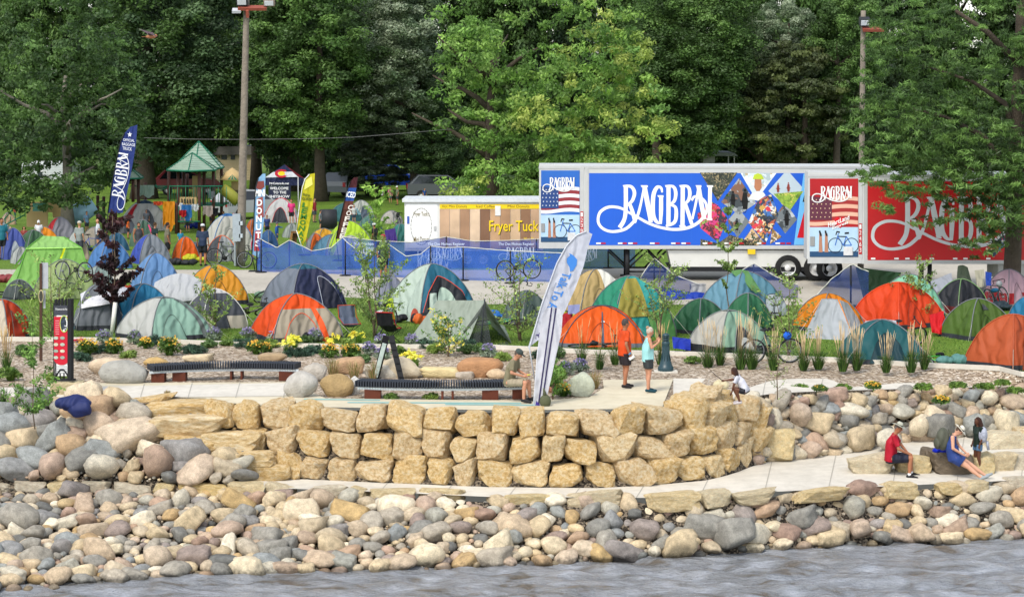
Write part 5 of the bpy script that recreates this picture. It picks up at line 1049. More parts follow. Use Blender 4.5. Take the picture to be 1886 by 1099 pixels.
for k in range(6): mb.tube([ond(10 + k * 9, 404 - k * 6, Yp), ond(10 + k * 9, 412 - k * 3, Yp)], .025, 4)
mb.tube([ond(8, 404, Yp), ond(28, 380, Yp), ond(50, 378, Yp)], .035, 5); mb.tube([ond(8, 415, Yp), ond(45, 396, Yp)], .035, 5)
put(mb, 'railing', GRN, pg)
mb = MB()
for i in range(9): x = 412 + i * 3.2; mb.tube([ond(x, 360 + i * 1.2, Yp + .4), ond(x, 380, Yp + .4)], .025, 4)
put(mb, 'stair_rail', GRN, pg)
mb = MB(); a = [ond(409, 347, Yp - .3), ond(424, 358, Yp - .3), ond(438, 371, Yp - .4)]; mb.tube(a, [.28, .3, .3], 10); put(mb, 'slide', M('8a8a34', .5), pg)
mb = MB(); mb.lathe([(.72, 0), (.4, .35), (.02, .62)], 8, tuple(ond(428, 331, Yp + .5))); put(mb, 'turret_roof', TAN, pg)
for k in range(3): Plane(ond(428, 331, Yp - .3), 0).poly([(419 + k * 7, 331), (423 + k * 7, 331), (428, 321)], .05, 'turret_stripe', GRN, pg)
mb = MB(); mb.tube([ond(132, 400, Yp - 1), ond(150, 390, Yp - .8), ond(172, 376, Yp - .6)], [.5, .55, .5], 10); put(mb, 'tube_slide', M('9cc4d8', .4, .2, 2, 0), pg)
# laundry on the playground rails, each a thing
for i, (x0, y0, x1, y1, dy, c, lb) in enumerate([(300, 371, 322, 420, -2.6, 'd88a10', 'mustard yellow rain jacket hanging from the playground post'), (334, 377, 354, 404, -2.6, '2a6aa8', 'blue towel hanging on the playground rail'), (330, 387, 343, 399, -2.7, 'b01c20', 'red cloth hanging on the blue towel'), (353, 376, 366, 388, -2.6, 'd0d4d8', 'white towel on the playground rail'),
        (374, 379, 392, 397, -2.0, 'a89a94', 'taupe towel on the playground rail'), (384, 352, 395, 365, -1.0, '9aa0a4', 'grey garment under the playground roof'), (330, 374, 337, 388, -2.5, 'e0e4e8', 'small white cloth left of the blue towel'), (258, 341, 284, 362, 0, '8aa094', 'pale patterned sheet tied between the playground posts'), (392, 383, 402, 397, -1.9, '202226', 'black shirt beside the taupe towel'), (283, 371, 300, 378, -2.6, 'c84828', 'orange-red mat over the white tent top'), (302, 372, 309, 383, -2.5, '8a2028', 'dark red cloth left of the yellow jacket')]):
    P = Plane(ond(x0, y0, Yp + dy), 0); mb = MB(); nx_, ny_ = 8, 6; rg = np.random.default_rng(i)
    vs = [P.w(x0 + (x1 - x0) * (a / nx_) + rg.normal(0, .4), y0 + (y1 - y0) * b / ny_ * (1 - .15 * math.sin(a)) , .06 * math.sin(a * 1.7 + b * .3)) for a in range(nx_ + 1) for b in range(ny_ + 1)]
    mb.add(vs, [(a * 7 + b, (a + 1) * 7 + b, (a + 1) * 7 + b + 1, a * 7 + b + 1) for a in range(nx_) for b in range(ny_)], True); tag(mb.build('hanging_cloth', cloth(c)), lb, 'laundry', 'laundry on the playground')
# ---------------------------------------------------------------- buildings in the wood
def house(label, x0, x1, y0, y1, gy, col, wins, rooff=None):
    g = at((x0 + x1) / 2, gy, 0); P = Plane(g, 0); t = thing('house', label, 'house', g); P.rect(x0, y0, x1, gy, 0, 'wall', M(col, .8, .06, 2, 0), t, 5)
    s = mpp(g); n = int((gy - y0) / 3)
    for i in range(n): P.rect(x0, y0 + i * 3 + 2.4, x1, y0 + i * 3 + 3, .03, 'siding_shadow_lap', M(col, .8, .06, 2, 0), t, .03)
    for (a, b, c, d) in wins: P.rect(a, b, c, d, .05, 'window', M('2c3438', .2, .05, 2, 0), t, .04); P.rect(a - 1, b - 1, c + 1, b, .08, 'frame', WHITE, t, .04)
    if rooff: P.poly(rooff, .3, 'roof', M('5c5854', .8), t, 5.5)
    return t
house('beige house with horizontal siding behind the playground roof', 398, 470, 285, 312, 332, 'b0a284', [(408, 282, 418, 294), (425, 283, 433, 294)], [(392, 285), (404, 270), (466, 270), (476, 285)])
house('grey-beige house with small windows behind the dark tree trunks', 520, 585, 282, 310, 332, 'a49a86', [(544, 286, 550, 294), (557, 286, 563, 294)])
house('white house glimpsed through the left maple', 40, 125, 300, 330, 345, 'c0c4c4', [(70, 316, 78, 326)])
g = at(1308, 352, 0); P = Plane(g, 0); t = thing('park_shelter', 'open park shelter with flat grey metal roof above the blue trailer', 'shelter', g)
P.poly([(1258, 284), (1300, 279), (1352, 282), (1358, 287), (1258, 287)], .5, 'roof', M('8c9092', .6), t, 5); P.rect(1296, 287, 1318, 320, -.5, 'store_room', M('a8a8a8', .7), t, 3)
for x in (1261, 1340, 1351): P.rect(x, 287, x + 2, 345, .2, 'post', M('c8c8c8', .6), t, .1)
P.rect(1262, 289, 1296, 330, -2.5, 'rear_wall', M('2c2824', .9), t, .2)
# ---------------------------------------------------------------- vehicles under the trees
GLASS = M('14181c', .08, .02, 2, 0, spec=.8, name='tinted glass')
def car(label, px, py, L, yaw, col, kind_='suv', cat='car', name='parked_car'):
    g = at(px, py, 0); t = thing(name, label, cat, g, yaw); mat = M(col, .3, .02, 2, 0, spec=.6); H, Wd = (1.75, 1.9)
    def prof(pts, w0, nm, m, par=t, wt=None):
        mb = MB(); n = len(pts); a = [(x, -w0 / 2 * (wt[i] if wt else 1), z) for i, (x, z) in enumerate(pts)]; b = [(x, w0 / 2 * (wt[i] if wt else 1), z) for i, (x, z) in enumerate(pts)]
        mb.add(a + b, [tuple(range(n)), tuple(range(2 * n - 1, n - 1, -1))] + [(i, i + n, (i + 1) % n + n, (i + 1) % n) for i in range(n)]); return mb.build(nm, m, par)
    h = L / 2
    if kind_ == 'pickup':
        prof([(-h, .45), (h, .45), (h, .8), (h - .1, 1.1), (h - 1.3, 1.18), (-h, 1.18)], Wd, 'body', mat); prof([(h - 1.35, 1.18), (h - 2.1, 1.8), (h - 3.3, 1.85), (h - 3.5, 1.18)], Wd * .94, 'cab', mat, wt=[1, .86, .86, 1]); prof([(h - 1.5, 1.2), (h - 2.12, 1.74), (h - 3.2, 1.78), (h - 3.35, 1.2)], Wd * .95, 'window', GLASS, wt=[1, .875, .875, 1])
    else:
        prof([(-h, .4), (h, .4), (h + .02, .75), (h - .15, .95), (h - 1.1, 1.08), (-h, 1.1), (-h - .03, .8)], Wd, 'body', mat); prof([(h - 1.15, 1.07), (h - 1.95, 1.62), (-h + .7, 1.66), (-h + .1, 1.08)], Wd * .95, 'cabin', mat, wt=[1, .84, .84, 1]); prof([(h - 1.3, 1.1), (h - 1.98, 1.56), (-h + .75, 1.6), (-h + .3, 1.1)], Wd * .96, 'window', GLASS, wt=[1, .855, .855, 1])
    for sx in (-1, 1):
        for sy in (-1, 1): wheel(t, (sx * h * .62, sy * Wd * .46, .34), .34, .22, n=16)
    for sy in (-1, 1):
        mb = MB(); mb.box((h + .01, sy * .7, .8), (.05, .3, .16)); mb.build('headlight', M('d8dce0', .2), t); mb = MB(); mb.box((-h - .02, sy * .78, .9), (.06, .2, .3)); mb.build('tail_light', M('a01018', .3), t)
    return t
car('blue pickup truck parked under the grey spruce', 715, 352, 5.4, R(8), '163c9c', 'pickup', 'pickup', 'pickup_truck')
car('silver grey car with bicycles on its rear rack parked on the grass', 640, 362, 4.5, R(70), '70747a')
car('dark red car with open hatch beside the playground', 345, 358, 4.4, R(10), '6c1a20')
car('dark grey car covered in gear left of the bright oak', 815, 368, 4.6, R(5), '4c5054')
car('dark blue van far behind the trailers', 1232, 340, 5, R(4), '20386c')
car('white and grey car at the light pole edge', 462, 402, 4.2, R(40), 'a8aaac')
# ---------------------------------------------------------------- branded canopy
g = at(514, 398, 0); ca = thing('pop_up_canopy', 'blue white and red pop-up canopy with a big red and yellow letter C', 'canopy', g); P = Plane(g, 0); s = mpp(g)
ap = ond(524, 303, g.y + .9); cn = [ond(488, 327, g.y - .3), ond(549, 326, g.y - .6), ond(560, 328, g.y + 1.8), ond(500, 328, g.y + 2.2)]; z = cn[0].z
for i, (a, b) in enumerate([(0, 1), (1, 2), (2, 3), (3, 0)]):
    m0 = MB(); lo = lambda u: (cn[a].lerp(ap, u), cn[b].lerp(ap, u)); cuts = [(0, .42, 'd8dade'), (.42, 1, '1c2448')] if i == 0 else [(0, 1, ['', '8a1c28', '1c2448', '1c2448'][i])]
    for (u0, u1, c) in cuts: p, q = lo(u0); r_, s2_ = lo(u1); mb = MB(); mb.poly([p, q, s2_, r_]); put(mb, 'roof_panel', cloth(c), ca)
P.rect(488, 327, 560, 341, .45, 'valance', cloth('1c2448', .1), ca, .02); text_on(P, 'MrColorado.net', trect(498, 335, 534, 339), .5, 'lettering', WHITE, ca, .02)
C0_ = cn[0].lerp(cn[1], .5); Pr = Plane(ond(520, 325, g.y - .45), 0)
mb = MB(); arc = [R(40 + 280 * i / 16) for i in range(17)]; vs = []
for a in arc: vs += [Pr.w(519 + 12.5 * math.cos(a), 319.5 - 7.6 * math.sin(a), .12 - .0), Pr.w(519 + 7 * math.cos(a), 319.5 - 4.2 * math.sin(a), .12)]
mb.add(vs, [(2 * i, 2 * i + 2, 2 * i + 3, 2 * i + 1) for i in range(16)]); put(mb, 'letter_c', M('b81c30', .5, 0, 2, 0), ca); mb = MB(); mb.poly([Pr.w(519 + 6.4 * math.cos(k * .4), 319.5 - 3.9 * math.sin(k * .4), .13) for k in range(16)]); put(mb, 'yellow_disc', M('e8c820', .5, 0, 2, 0), ca)
for p in cn: mb = MB(); mb.tube([p, (p.x, p.y, 0)], .03, 5); put(mb, 'leg', ALU, ca)
ws = thing('banner_sign', 'dark blue hanging banner with white capitals reading WELCOME TO THE SHITSHOW', 'banner', at(514, 398, 0)); P2 = Plane(ws.location, 0)
P2.rect(496.5, 341.5, 537, 366, .55, 'banner', M('1c2238', .6, .05, 2, 0), ws, .02)
for i, l in enumerate(['WELCOME', 'TO THE', 'SHITSHOW']): x0, x1 = [(499, 533), (505, 529), (498, 535)][i]; text_on(P2, l, trect(x0, 343.5 + i * 7.5, x1, 348.5 + i * 7.5), .575, 'lettering', WHITE, ws, .02)
# ---------------------------------------------------------------- feather flags
def feather(label, outline, base, col, items, edge='101418', Y=None, name='feather_flag', pole=True, double=True):
    g = at(*base, 0); t = thing(name, label, 'flag', g); P = Plane(g, 0); mats = col if isinstance(col, list) else [(None, col)]
    ys = sorted(y for x, y in outline)
    if isinstance(col, list):
        for (ya, yb, c) in col:
            L = clip_y(outline, ya, yb); P.poly(L, 0, 'flag_cloth', cloth(c, .2), t)
    else: P.poly(outline, 0, 'flag_cloth', cloth(col, .2), t)
    n = len(outline) // 2; Lp = outline[:n]; mb = MB(); mb.tube([P.w(x, y, .02) for x, y in Lp], .022, 5)
    mb.tube([P.w(*Lp[0], .02), g if pole else P.w(*Lp[0], .02) + Vector((0, 0, -.05))], .02, 5); put(mb, 'pole', M(edge, .5), t)
    mb = MB(); 
    if pole: mb.box(g + Vector((0, 0, .02)), (.5, .5, .04)); put(mb, 'base_plate', BLK, t)
    for (tx, q, c, b) in items:
        if tx == 'LOGO': logo_on(P, q, .02, t, M(c, .5, 0, 2, 0), None, 1.25)
        elif tx == 'POLY': P.poly(q, .02, 'emblem', M(c, .5, .1, 4, 0), t)
        else: text_on(P, tx, q, .025, 'lettering', M(c, .5, 0, 2, 0), t, b)
    return t
def clip_y(pts, ya, yb):
    def clip(pts, f, inside):
        out = []
        for i in range(len(pts)):
            a, b = pts[i - 1], pts[i]; ia, ib = inside(a), inside(b)
            if ia != ib: tt = (f - a[1]) / (b[1] - a[1]); out.append((a[0] + (b[0] - a[0]) * tt, f))
            if ib: out.append(b)
        return out
    return clip(clip(pts, ya, lambda p: p[1] >= ya), yb, lambda p: p[1] <= yb)
star = [(239 + 4.6 * (1 if i % 2 == 0 else .42) * math.sin(i * .6283), 248 - 5.4 * (1 if i % 2 == 0 else .42) * math.cos(i * .6283)) for i in range(10)]
feather('tall dark blue feather flag reading OFFICIAL BAGGAGE TRUCK behind the purple maple', [(199, 392), (206, 340), (214, 300), (222, 262), (230, 245), (240, 234), (253, 230), (250, 270), (244, 305), (236, 345), (226, 392)], (192, 480), '2a3c80', [('POLY', star, 'e0e2e8', 0), ('OFFICIAL', [(227, 260), (248, 262), (227, 255)], 'd8dce8', .01), ('BAGGAGE', [(225, 268), (249, 270), (225, 262.5)], 'd8dce8', .01), ('TRUCK', [(226, 276), (243, 278), (226, 270)], 'd8dce8', .01), ('LOGO', [(228, 388), (243, 283), (203, 384)], 'e0e2e8', 0)])
feather('light blue feather flag reading MINI DONUTS beside the light pole', [(464, 468), (467, 420), (469, 370), (471, 345), (476, 328), (484, 320), (489, 320), (488, 360), (487, 400), (482, 440), (476, 474)], (470, 500), '8cb8dc',
        [('POLY', [(475, 334), (486, 333), (487, 344), (480, 350), (472, 347)], '7a3a34', 0), ('MINI', [(470.5, 362), (488, 362), (470.5, 349)], 'f0f0ee', .03), ('POLY', [(474, 366), (484, 362), (486, 400), (475, 400)], '8a4844', 0), ('POLY', [(470, 425), (480, 425), (478, 462), (468, 462)], '9a3038', 0)] + [(c, [(473 - i * .5, 379 + i * 15), (483 - i * .5, 379 + i * 15), (473 - i * .5, 367 + i * 15)], 'f0f0ee', .03) for i, c in enumerate('DONUTS')])
feather('yellow feather flag reading FRESH SQUEEZED LEMONADE', [(546, 424), (549, 400), (553, 370), (557, 345), (562, 330), (570, 321), (580, 319), (579, 350), (576, 380), (570, 410), (564, 440), (556, 455)], (561, 470), 'd8cc30',
        [('POLY', [(563, 332), (574, 325), (576, 340), (560, 350)], 'e8e070', 0), ('FRESH', [(558, 361), (571, 363), (558, 356)], '4a5a20', .02), ('SQUEEZED', [(556, 369), (575, 371), (556, 363)], '4a5a20', .02)] + [(c, [(556 - i * 1.6, 382 + i * 10.5), (567 - i * 1.6, 383 + i * 10.5), (558 - i * 1.6, 373 + i * 10.5)], '3c7a2c', .03) for i, c in enumerate('LEMONADE'[:8])], edge='e0e0d8')
feather('maroon and brown feather flag reading ICED COFFEE', [(619, 440), (625, 410), (632, 380), (638, 355), (645, 335), (652, 327), (659, 326), (656, 350), (648, 385), (640, 415), (632, 440)], (624, 480), [(320, 346, '4c1c24'), (346, 370, '2c58a8'), (370, 385, '6c3c34'), (385, 445, '5a3228')],
        [('ICED', [(637, 363), (654, 365), (639, 352)], 'e8ecf0', .03)] + [(c, [(640 - i * 3, 386 + i * 10.5), (649 - i * 3, 387 + i * 10.5), (642 - i * 3, 377 + i * 10.5)], 'e0d8d0', .03) for i, c in enumerate('COFFEE')])
# the two big white leaning flags in front
g = at(990, 747, .0); P = Plane(g, 0)
fl1 = thing('feather_flag', 'tall white leaning feather flag with blue speech bubble reading Talk To', 'flag', at(985, 700, 0)); P1 = Plane(fl1.location, 0)
P1.poly([(972, 641), (985, 600), (998, 560), (1012, 520), (1026, 484), (1044, 452), (1062, 433), (1080, 426), (1091, 431), (1084, 452), (1075, 490), (1060, 530), (1042, 570), (1022, 605), (1005, 622), (990, 627)], 0, 'flag_cloth', cloth('d4d8e4', .3), fl1)
mb = MB(); mb.tube([P1.w(x, y, .02) for x, y in [(985, 700), (975, 640), (998, 560), (1026, 484), (1044, 452), (1062, 433), (1080, 426)]], .02, 5); put(mb, 'pole', M('c0c4cc', .5), fl1)
P1.poly([(1049, 492), (1044, 484), (1044, 476), (1050, 470), (1048, 466), (1056, 470), (1063, 478), (1062, 488), (1056, 498), (1050, 500)], .02, 'speech_bubble', M('3c7cc8', .5, 0, 2, 0), fl1)
text_on(P1, 'Talk To A', [(1037, 500), (1007, 567), (1053, 504)], .02, 'lettering', M('3c7cc8', .5, 0, 2, 0), fl1, .02); text_on(P1, 'Sexual Health Expert', [(1022, 520), (1004, 575), (1025, 521)], .02, 'lettering', M('4c5878', .5, 0, 2, 0), fl1); text_on(P1, 'T.', [(988, 612), (986, 624), (994, 612)], .02, 'lettering', M('3c3468', .5, 0, 2, 0), fl1, .03)
fl2 = thing('feather_flag', 'white banner with two dark purple stripes standing at the wall top', 'flag', g)
P.poly([(983, 745), (986, 700), (990, 650), (995, 600), (1000, 575), (1008, 566), (1020, 564), (1031, 569), (1036, 582), (1034, 610), (1025, 650), (1014, 700), (1006, 735), (998, 748)], .1, 'flag_cloth', cloth('dcdde4', .25), fl2)
for a, b, c, d in [(1016, 565, 991, 748), (1024, 566, 998, 742)]: P.poly([(a - 1.3, b), (a + 1.3, b), (c + 1.3, d), (c - 1.3, d)], .115, 'purple_stripe', M('2c2450', .5, 0, 2, 0), fl2)
P.poly([(985, 748), (988, 736), (994, 744), (997, 750)], .12, 'purple_corner', M('3c2c80', .5, 0, 2, 0), fl2)
mb = MB(); mb.tube([P.w(990, 752, .05), P.w(983, 744, .05), P.w(990, 650, .08), P.w(1001, 575, .08)], .018, 5); put(mb, 'pole', M('d0d2d8', .5), fl2)
p = P.w(1004, 735, .2); mb = MB(); mb.ell((0, 0, -.02), (.14, .1, .17), 8); mb.tube([(0, 0, .1), (-.04, 0, .3)], [.06, .015], 6); tag(mb.build('sandbag', M('50543c', .8), loc=p), 'olive weight bag hanging at the foot of the white striped banner', 'bag')
# ================================================================ tents
TB = {}
def tent(x0, x1, yt, yb, cols, label, yaw=30, door=None, dd=.85, top=None, skirt=None, name='dome_tent', sw=.0, pole='6a6c70', band=None, bulge=.75, flat=0, vent=False, guy=True, seed=None, spoles=True, extra=None):
    """dome tent between photo columns x0..x1, from row yt down to yb; cols are its front, right, back and left panels"""
    xc = (x0 + x1) / 2; g = at(xc, yb, 0); s = mpp(g); wx = (x1 - x0) / 2 * s; wy = wx * dd; c = Vector((g.x, g.y + wy * .8, 0)); c.x = at(xc, yb - 20, 0).x * c.y / at(xc, yb - 20, 0).y
    k = c.y / g.y; wx *= k ** .5; H = ond(xc, yt, c.y).z; ya = R(yaw); cols = [cols] * 4 if isinstance(cols, str) else cols
    if not isinstance(c.x, float): pass
    dk = lambda h, f: ''.join('%02x' % int(int(h[q:q + 2], 16) * f) for q in (0, 2, 4))
    if door is None and x1 - x0 > 60 and yaw != 42: door = (-yaw * .35, 20, .6, dk(cols[0], .93), dk(cols[0], .55))
    if skirt is None and yt > 480: skirt = (.05, '30343a')  # default dark base band: shadowed gap under the fly edge, put into the colour
    t = thing(name, label, 'tent', c); NT, NS = 48, 14; nz = (seed or int(x0 * 3 + yt)) * .37
    ext = max(abs(math.cos(ya + R(45) + R(90) * q)) for q in range(4)); exy = max(abs(math.sin(ya + R(45) + R(90) * q)) for q in range(4))
    def P(th, u, off=0):
        """th: angle about the tent, measured from the middle of the front panel; u: height share"""
        f = abs(math.sin(2 * (th + R(45) - R(45)) )) if False else abs(math.cos(2 * (th + R(45))))
        # corners at th = 45, 135 ...
        cw = abs(math.sin(2 * th)) ** 1.3
        n_ = 7; rb = (abs(math.cos(th)) ** n_ + abs(math.sin(th)) ** n_) ** (-1 / n_) / 1.34
        rb *= 1 - .05 * (1 - cw)
        rc = max(0, 1 - u ** 1.62) ** .56; rf = max(0, 1 - u ** 1.12) ** (bulge * .88)
        r = rb * (cw * rc + (1 - cw) * rf)
        if flat: u2 = u
        w = 1 + .018 * noise.noise(Vector((math.cos(th) * 2.4, math.sin(th) * 2.4 + nz, u * 3))) * 2
        a = th + ya - R(90); z = H * u + off * u
        return Vector(((r * w * wx / ext / .94 + off * (1 - u * .5)) * math.cos(a), (r * w * wy / exy / .94 + off * (1 - u * .5)) * math.sin(a), z))
    mats = []; 
    def mi(cc):
        if cc not in mats: mats.append(cc)
        return mats.index(cc)
    vs = []; fs = []; ms = []
    us = [((j / NS) ** 1.0) for j in range(NS)]
    us = [math.sin(j / NS * math.pi / 2) ** 1.0 for j in range(NS)]
    for j in range(NS):
        for i in range(NT): vs.append(P(2 * math.pi * i / NT, us[j]))
    vs.append(Vector((0, 0, H)))
    for j in range(NS):
        for i in range(NT):
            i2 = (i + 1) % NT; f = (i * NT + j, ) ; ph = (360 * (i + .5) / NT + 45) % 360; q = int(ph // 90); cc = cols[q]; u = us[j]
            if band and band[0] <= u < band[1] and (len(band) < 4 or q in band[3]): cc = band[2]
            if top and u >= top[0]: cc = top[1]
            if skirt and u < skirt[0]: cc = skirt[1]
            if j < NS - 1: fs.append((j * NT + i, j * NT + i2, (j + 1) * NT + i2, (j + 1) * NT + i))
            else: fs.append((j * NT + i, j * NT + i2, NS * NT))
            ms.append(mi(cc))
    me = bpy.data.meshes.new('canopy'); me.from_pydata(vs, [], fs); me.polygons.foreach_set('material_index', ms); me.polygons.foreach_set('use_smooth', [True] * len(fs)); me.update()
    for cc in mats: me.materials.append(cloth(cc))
    link('canopy', me, None, t)
    if spoles:
        for q in (0, 1):
            th = R(45 + 90 * q); mb = MB(); A = [P(th, math.sin(j / 12 * 1.5708) if j < 12 else 1, .012) for j in range(13)]; B = [P(th + math.pi, math.sin(j / 12 * 1.5708) if j < 12 else 1, .012) for j in range(13)]
            mb.tube(A + B[::-1][1:], .017, 5); mb.build('pole', M(pole, .5, .05, 3, 0), t)
    def patch(th0, th1, u0, u1, cc, nm, off=.02, arch=True, m=None):
        th0, th1 = R(th0), R(th1); N1, N2 = 10, 9; vs = []
        for b in range(N2 + 1):
            v = b / N2
            for a in range(N1 + 1):
                h = a / N1 * 2 - 1; top_ = math.sqrt(max(0, 1 - abs(h) ** 2.6)) if arch else 1; u = u0 + (u1 - u0) * v * top_; vs.append(P(th0 + (th1 - th0) * a / N1 * 1.0, u, off))
        mb = MB(); mb.add(vs, [(b * (N1 + 1) + a, b * (N1 + 1) + a + 1, (b + 1) * (N1 + 1) + a + 1, (b + 1) * (N1 + 1) + a) for a in range(N1) for b in range(N2)], True); o = mb.build(nm, m or cloth(cc, .1), t)
        e = [vs[b * (N1 + 1)] for b in range(N2)] + [vs[N2 * (N1 + 1) + a] for a in range(N1 + 1)] + [vs[b * (N1 + 1) + N1] for b in range(N2 - 1, -1, -1)]; return o, e
    if door:
        th, hw, hh, cc, ec = door; o, e = patch(th - hw, th + hw, .02, hh, cc, 'door', .025)
        mb = MB(); mb.tube(e, .014, 4); mb.build('zip_trim', M(ec, .6, .05, 3, 0), o)
    for q in (extra or []): patch(*q[:4], q[4], q[5], off=q[6] if len(q) > 6 else .03, arch=q[7] if len(q) > 7 else True)
    if vent:
        patch(-14, 14, .72, .86, '3a3e44', 'vent', .03)
    if guy and yb > 540:
        for q in (0, 1, 3):
            a = P(R(45 + 90 * q), .45); b = P(R(45 + 90 * q), 0); b = b * 1.32; b.z = 0; mb = MB(); mb.tube([a, b], .006, 3); mb.build('guy_line', M('c8c8b8', .7, 0, 3, 0), t)
    return t
def ptent(label, base, panels, poles=(), name='ridge_tent', lines=()):
    """tent of flat sagging panels; each panel (colour, name, points), a point is (px, py) on the ground or (px, py, metres behind the base)"""
    g = at(*base, 0); t = thing(name, label, 'tent', g); q = lambda p: at(p[0], p[1], 0) if len(p) == 2 else ond(p[0], p[1], g.y + p[2])
    for (c, nm, pts) in panels:
        p = [q(a) for a in pts]; n = 8; p = p if len(p) == 4 else p + [p[-1]]; vs = []
        nn = (p[1] - p[0]).cross(p[2] - p[0]); nn = nn.normalized() if nn.length > 1e-6 else Vector((0, -1, 0))
        for i in range(n + 1):
            for j in range(n + 1):
                u, v = i / n, j / n; a = p[0].lerp(p[1], u).lerp(p[3].lerp(p[2], u), v); sg = math.sin(u * 3.14) * math.sin(v * 3.14) * .05 + .012 * noise.noise(a * 4); vs.append(a + nn * sg * (1 if nn.y > 0 else -1))
        mb = MB(); mb.add(vs, [(i * (n + 1) + j, (i + 1) * (n + 1) + j, (i + 1) * (n + 1) + j + 1, i * (n + 1) + j + 1) for i in range(n) for j in range(n)], True); put(mb, nm, cloth(c) if not c.startswith('#') else net(c[1:], .7), t)
    for (c, a, b) in poles: mb = MB(); mb.tube([q(a), q(b)], .02, 5); put(mb, 'pole', M(c, .5), t)
    for a, b in lines: mb = MB(); mb.tube([q(a), q(b)], .006, 3); put(mb, 'guy_line', M('d0d0c4', .6), t)
    return t
DKI = '20242a'  # dark tone painted on the door patch for the shaded inside of an open tent
# --- front row, left to right
tent(-50, 58, 551, 626, ['cfc3ae', 'b23a14', 'c4bba8', 'd2c8b4'], 'cream dome tent with rust red door panel at the left edge', yaw=-25, top=(.97, 'd4622a'), door=(82, 22, .7, 'a83418', '5a5048'))
tent(5, 66, 515, 552, '4d5654', 'small dark grey-green tent behind the cream one at the left edge', yaw=40)
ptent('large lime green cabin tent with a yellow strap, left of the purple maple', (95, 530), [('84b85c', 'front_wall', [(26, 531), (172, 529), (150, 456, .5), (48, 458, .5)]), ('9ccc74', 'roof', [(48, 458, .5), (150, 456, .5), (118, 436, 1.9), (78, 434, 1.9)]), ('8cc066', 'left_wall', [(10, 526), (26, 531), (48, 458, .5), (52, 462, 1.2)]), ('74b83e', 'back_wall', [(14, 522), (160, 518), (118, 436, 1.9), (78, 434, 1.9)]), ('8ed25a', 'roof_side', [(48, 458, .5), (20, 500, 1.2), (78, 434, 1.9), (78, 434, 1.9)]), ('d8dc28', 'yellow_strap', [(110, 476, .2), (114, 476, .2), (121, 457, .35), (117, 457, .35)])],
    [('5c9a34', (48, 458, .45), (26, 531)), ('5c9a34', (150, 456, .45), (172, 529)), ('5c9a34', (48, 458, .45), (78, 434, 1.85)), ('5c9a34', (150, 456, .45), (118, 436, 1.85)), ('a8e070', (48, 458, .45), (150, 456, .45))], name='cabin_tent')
tent(60, 182, 478, 552, '9cae74', 'pale sage dome tent behind the upside down bicycle', yaw=40)
tent(148, 215, 490, 540, ['8fa29c', '7c9490', '7c9490', '9aaaa4'], 'small grey-teal dome between the lime tent and the purple maple', yaw=35)
tent(132, 232, 524, 608, ['70757c', '636a74', '63686e', '7b8086'], 'grey square-sided tent with a patterned white blanket over its top', yaw=12, bulge=.42, door=(40, 16, .75, '3c444e', '2a2e34'))
tent(200, 330, 523, 610, '2878a0', 'mostly hidden blue tent between the blanket covered tent and the pale green dome', yaw=30)
tent(236, 340, 466, 550, ['6890c0', '7aa0cc', '5c84b4', '6c94c4'], 'light blue dome tent right of the purple maple', yaw=20)
tent(212, 392, 547, 628, ['8fb4a2', '92b8a6', '8ab09c', 'c3c4be'], 'pale green and light grey dome tent in the front row near the kerb', yaw=38, top=(.95, '6a7070'), pole='686e6e', extra=[(30, 36, .05, .95, '5e6664', 'dark_stripe', .03, False)])
tent(275, 382, 509, 575, ['a8acac', 'b0b4b4', '9ca0a0', 'b4b6b6'], 'rumpled tent under a white sheet behind the pale green dome', yaw=20, bulge=.5)
tent(334, 458, 532, 606, ['4c5058', '3c424a', '50545a', '5c6066'], 'charcoal mesh dome with cream skirt behind the young tree', yaw=30, skirt=(.3, 'c9c0ae'), pole='c8c8c4', top=(.9, 'c8c8c8'))
tent(335, 460, 487, 562, ['d8932a', 'e09c30', 'c8841f', 'd8952c'], 'golden orange dome tent at the road edge', yaw=25, extra=[(84, 90, .02, .9, 'f0c020', 'yellow_edge', .03, False)])
tent(480, 638, 486, 570, ['2a3050', '242a48', '2f6678', '78808c'], 'navy dome with grey side and teal fly in front of the net fence', yaw=35, top=(.86, '2f6678'), door=(22, 16, .72, '161a30', 'a0a4b0'), guy=True)
tent(458, 634, 541, 630, ['b0a590', 'a89c88', 'c9531f', 'e0501c'], 'orange and beige dome tent with orange zip lines in the front row', yaw=24, top=(.68, 'e8561e'), door=(-8, 26, .6, '988e7c', 'd04c1c'), extra=[(18, 26, .0, .72, 'e8561e', 'orange_strip', .035, False)])
tent(690, 752, 508, 566, ['84889a', '70747f', '70747f', '8e92a0'], 'plain grey tent half hidden behind the young birch', yaw=20)
tt = tent(712, 880, 486, 592, ['2a6c84', '28687e', '2a6c84', 'c2d2c4'], 'big teal and pale mint dome tent with open orange lined door', yaw=32, door=(-2, 42, .78, DKI, 'c84830'), skirt=(.0, 'b04838'), bulge=.9, extra=[(-22, 18, .3, .58, 'b0c4b4', 'inner_panel', .05, True), (-20, 30, .03, .2, 'c84a20', 'orange_floor', .055, False), (-34, -22, .02, .5, 'c2d2c4', 'door_flap', .04, False), (-62, -46, .0, .24, 'b4503c', 'red_corner', .035, True)])
ptent('pale grey-green trekking pole tarp tent with dark mesh front', (850, 634), [('a9b4a6', 'panel', [(752, 628), (860, 634), (893, 553, .2), (805, 553, .9)]), ('9faa9c', 'panel', [(893, 553, .2), (943, 634), (905, 600), (893, 553, .2)]), ('#2a2e32', 'mesh_door', [(855, 608, .1), (845, 632), (905, 634), (893, 556, .1)]), ('a4af9f', 'panel', [(893, 553, .2), (943, 634), (930, 600), (805, 553, .9)]), ('5c6670', 'floor', [(760, 629), (938, 634), (915, 610), (790, 608)])],
      [('30343a', (885, 634), (893, 550, .2))])
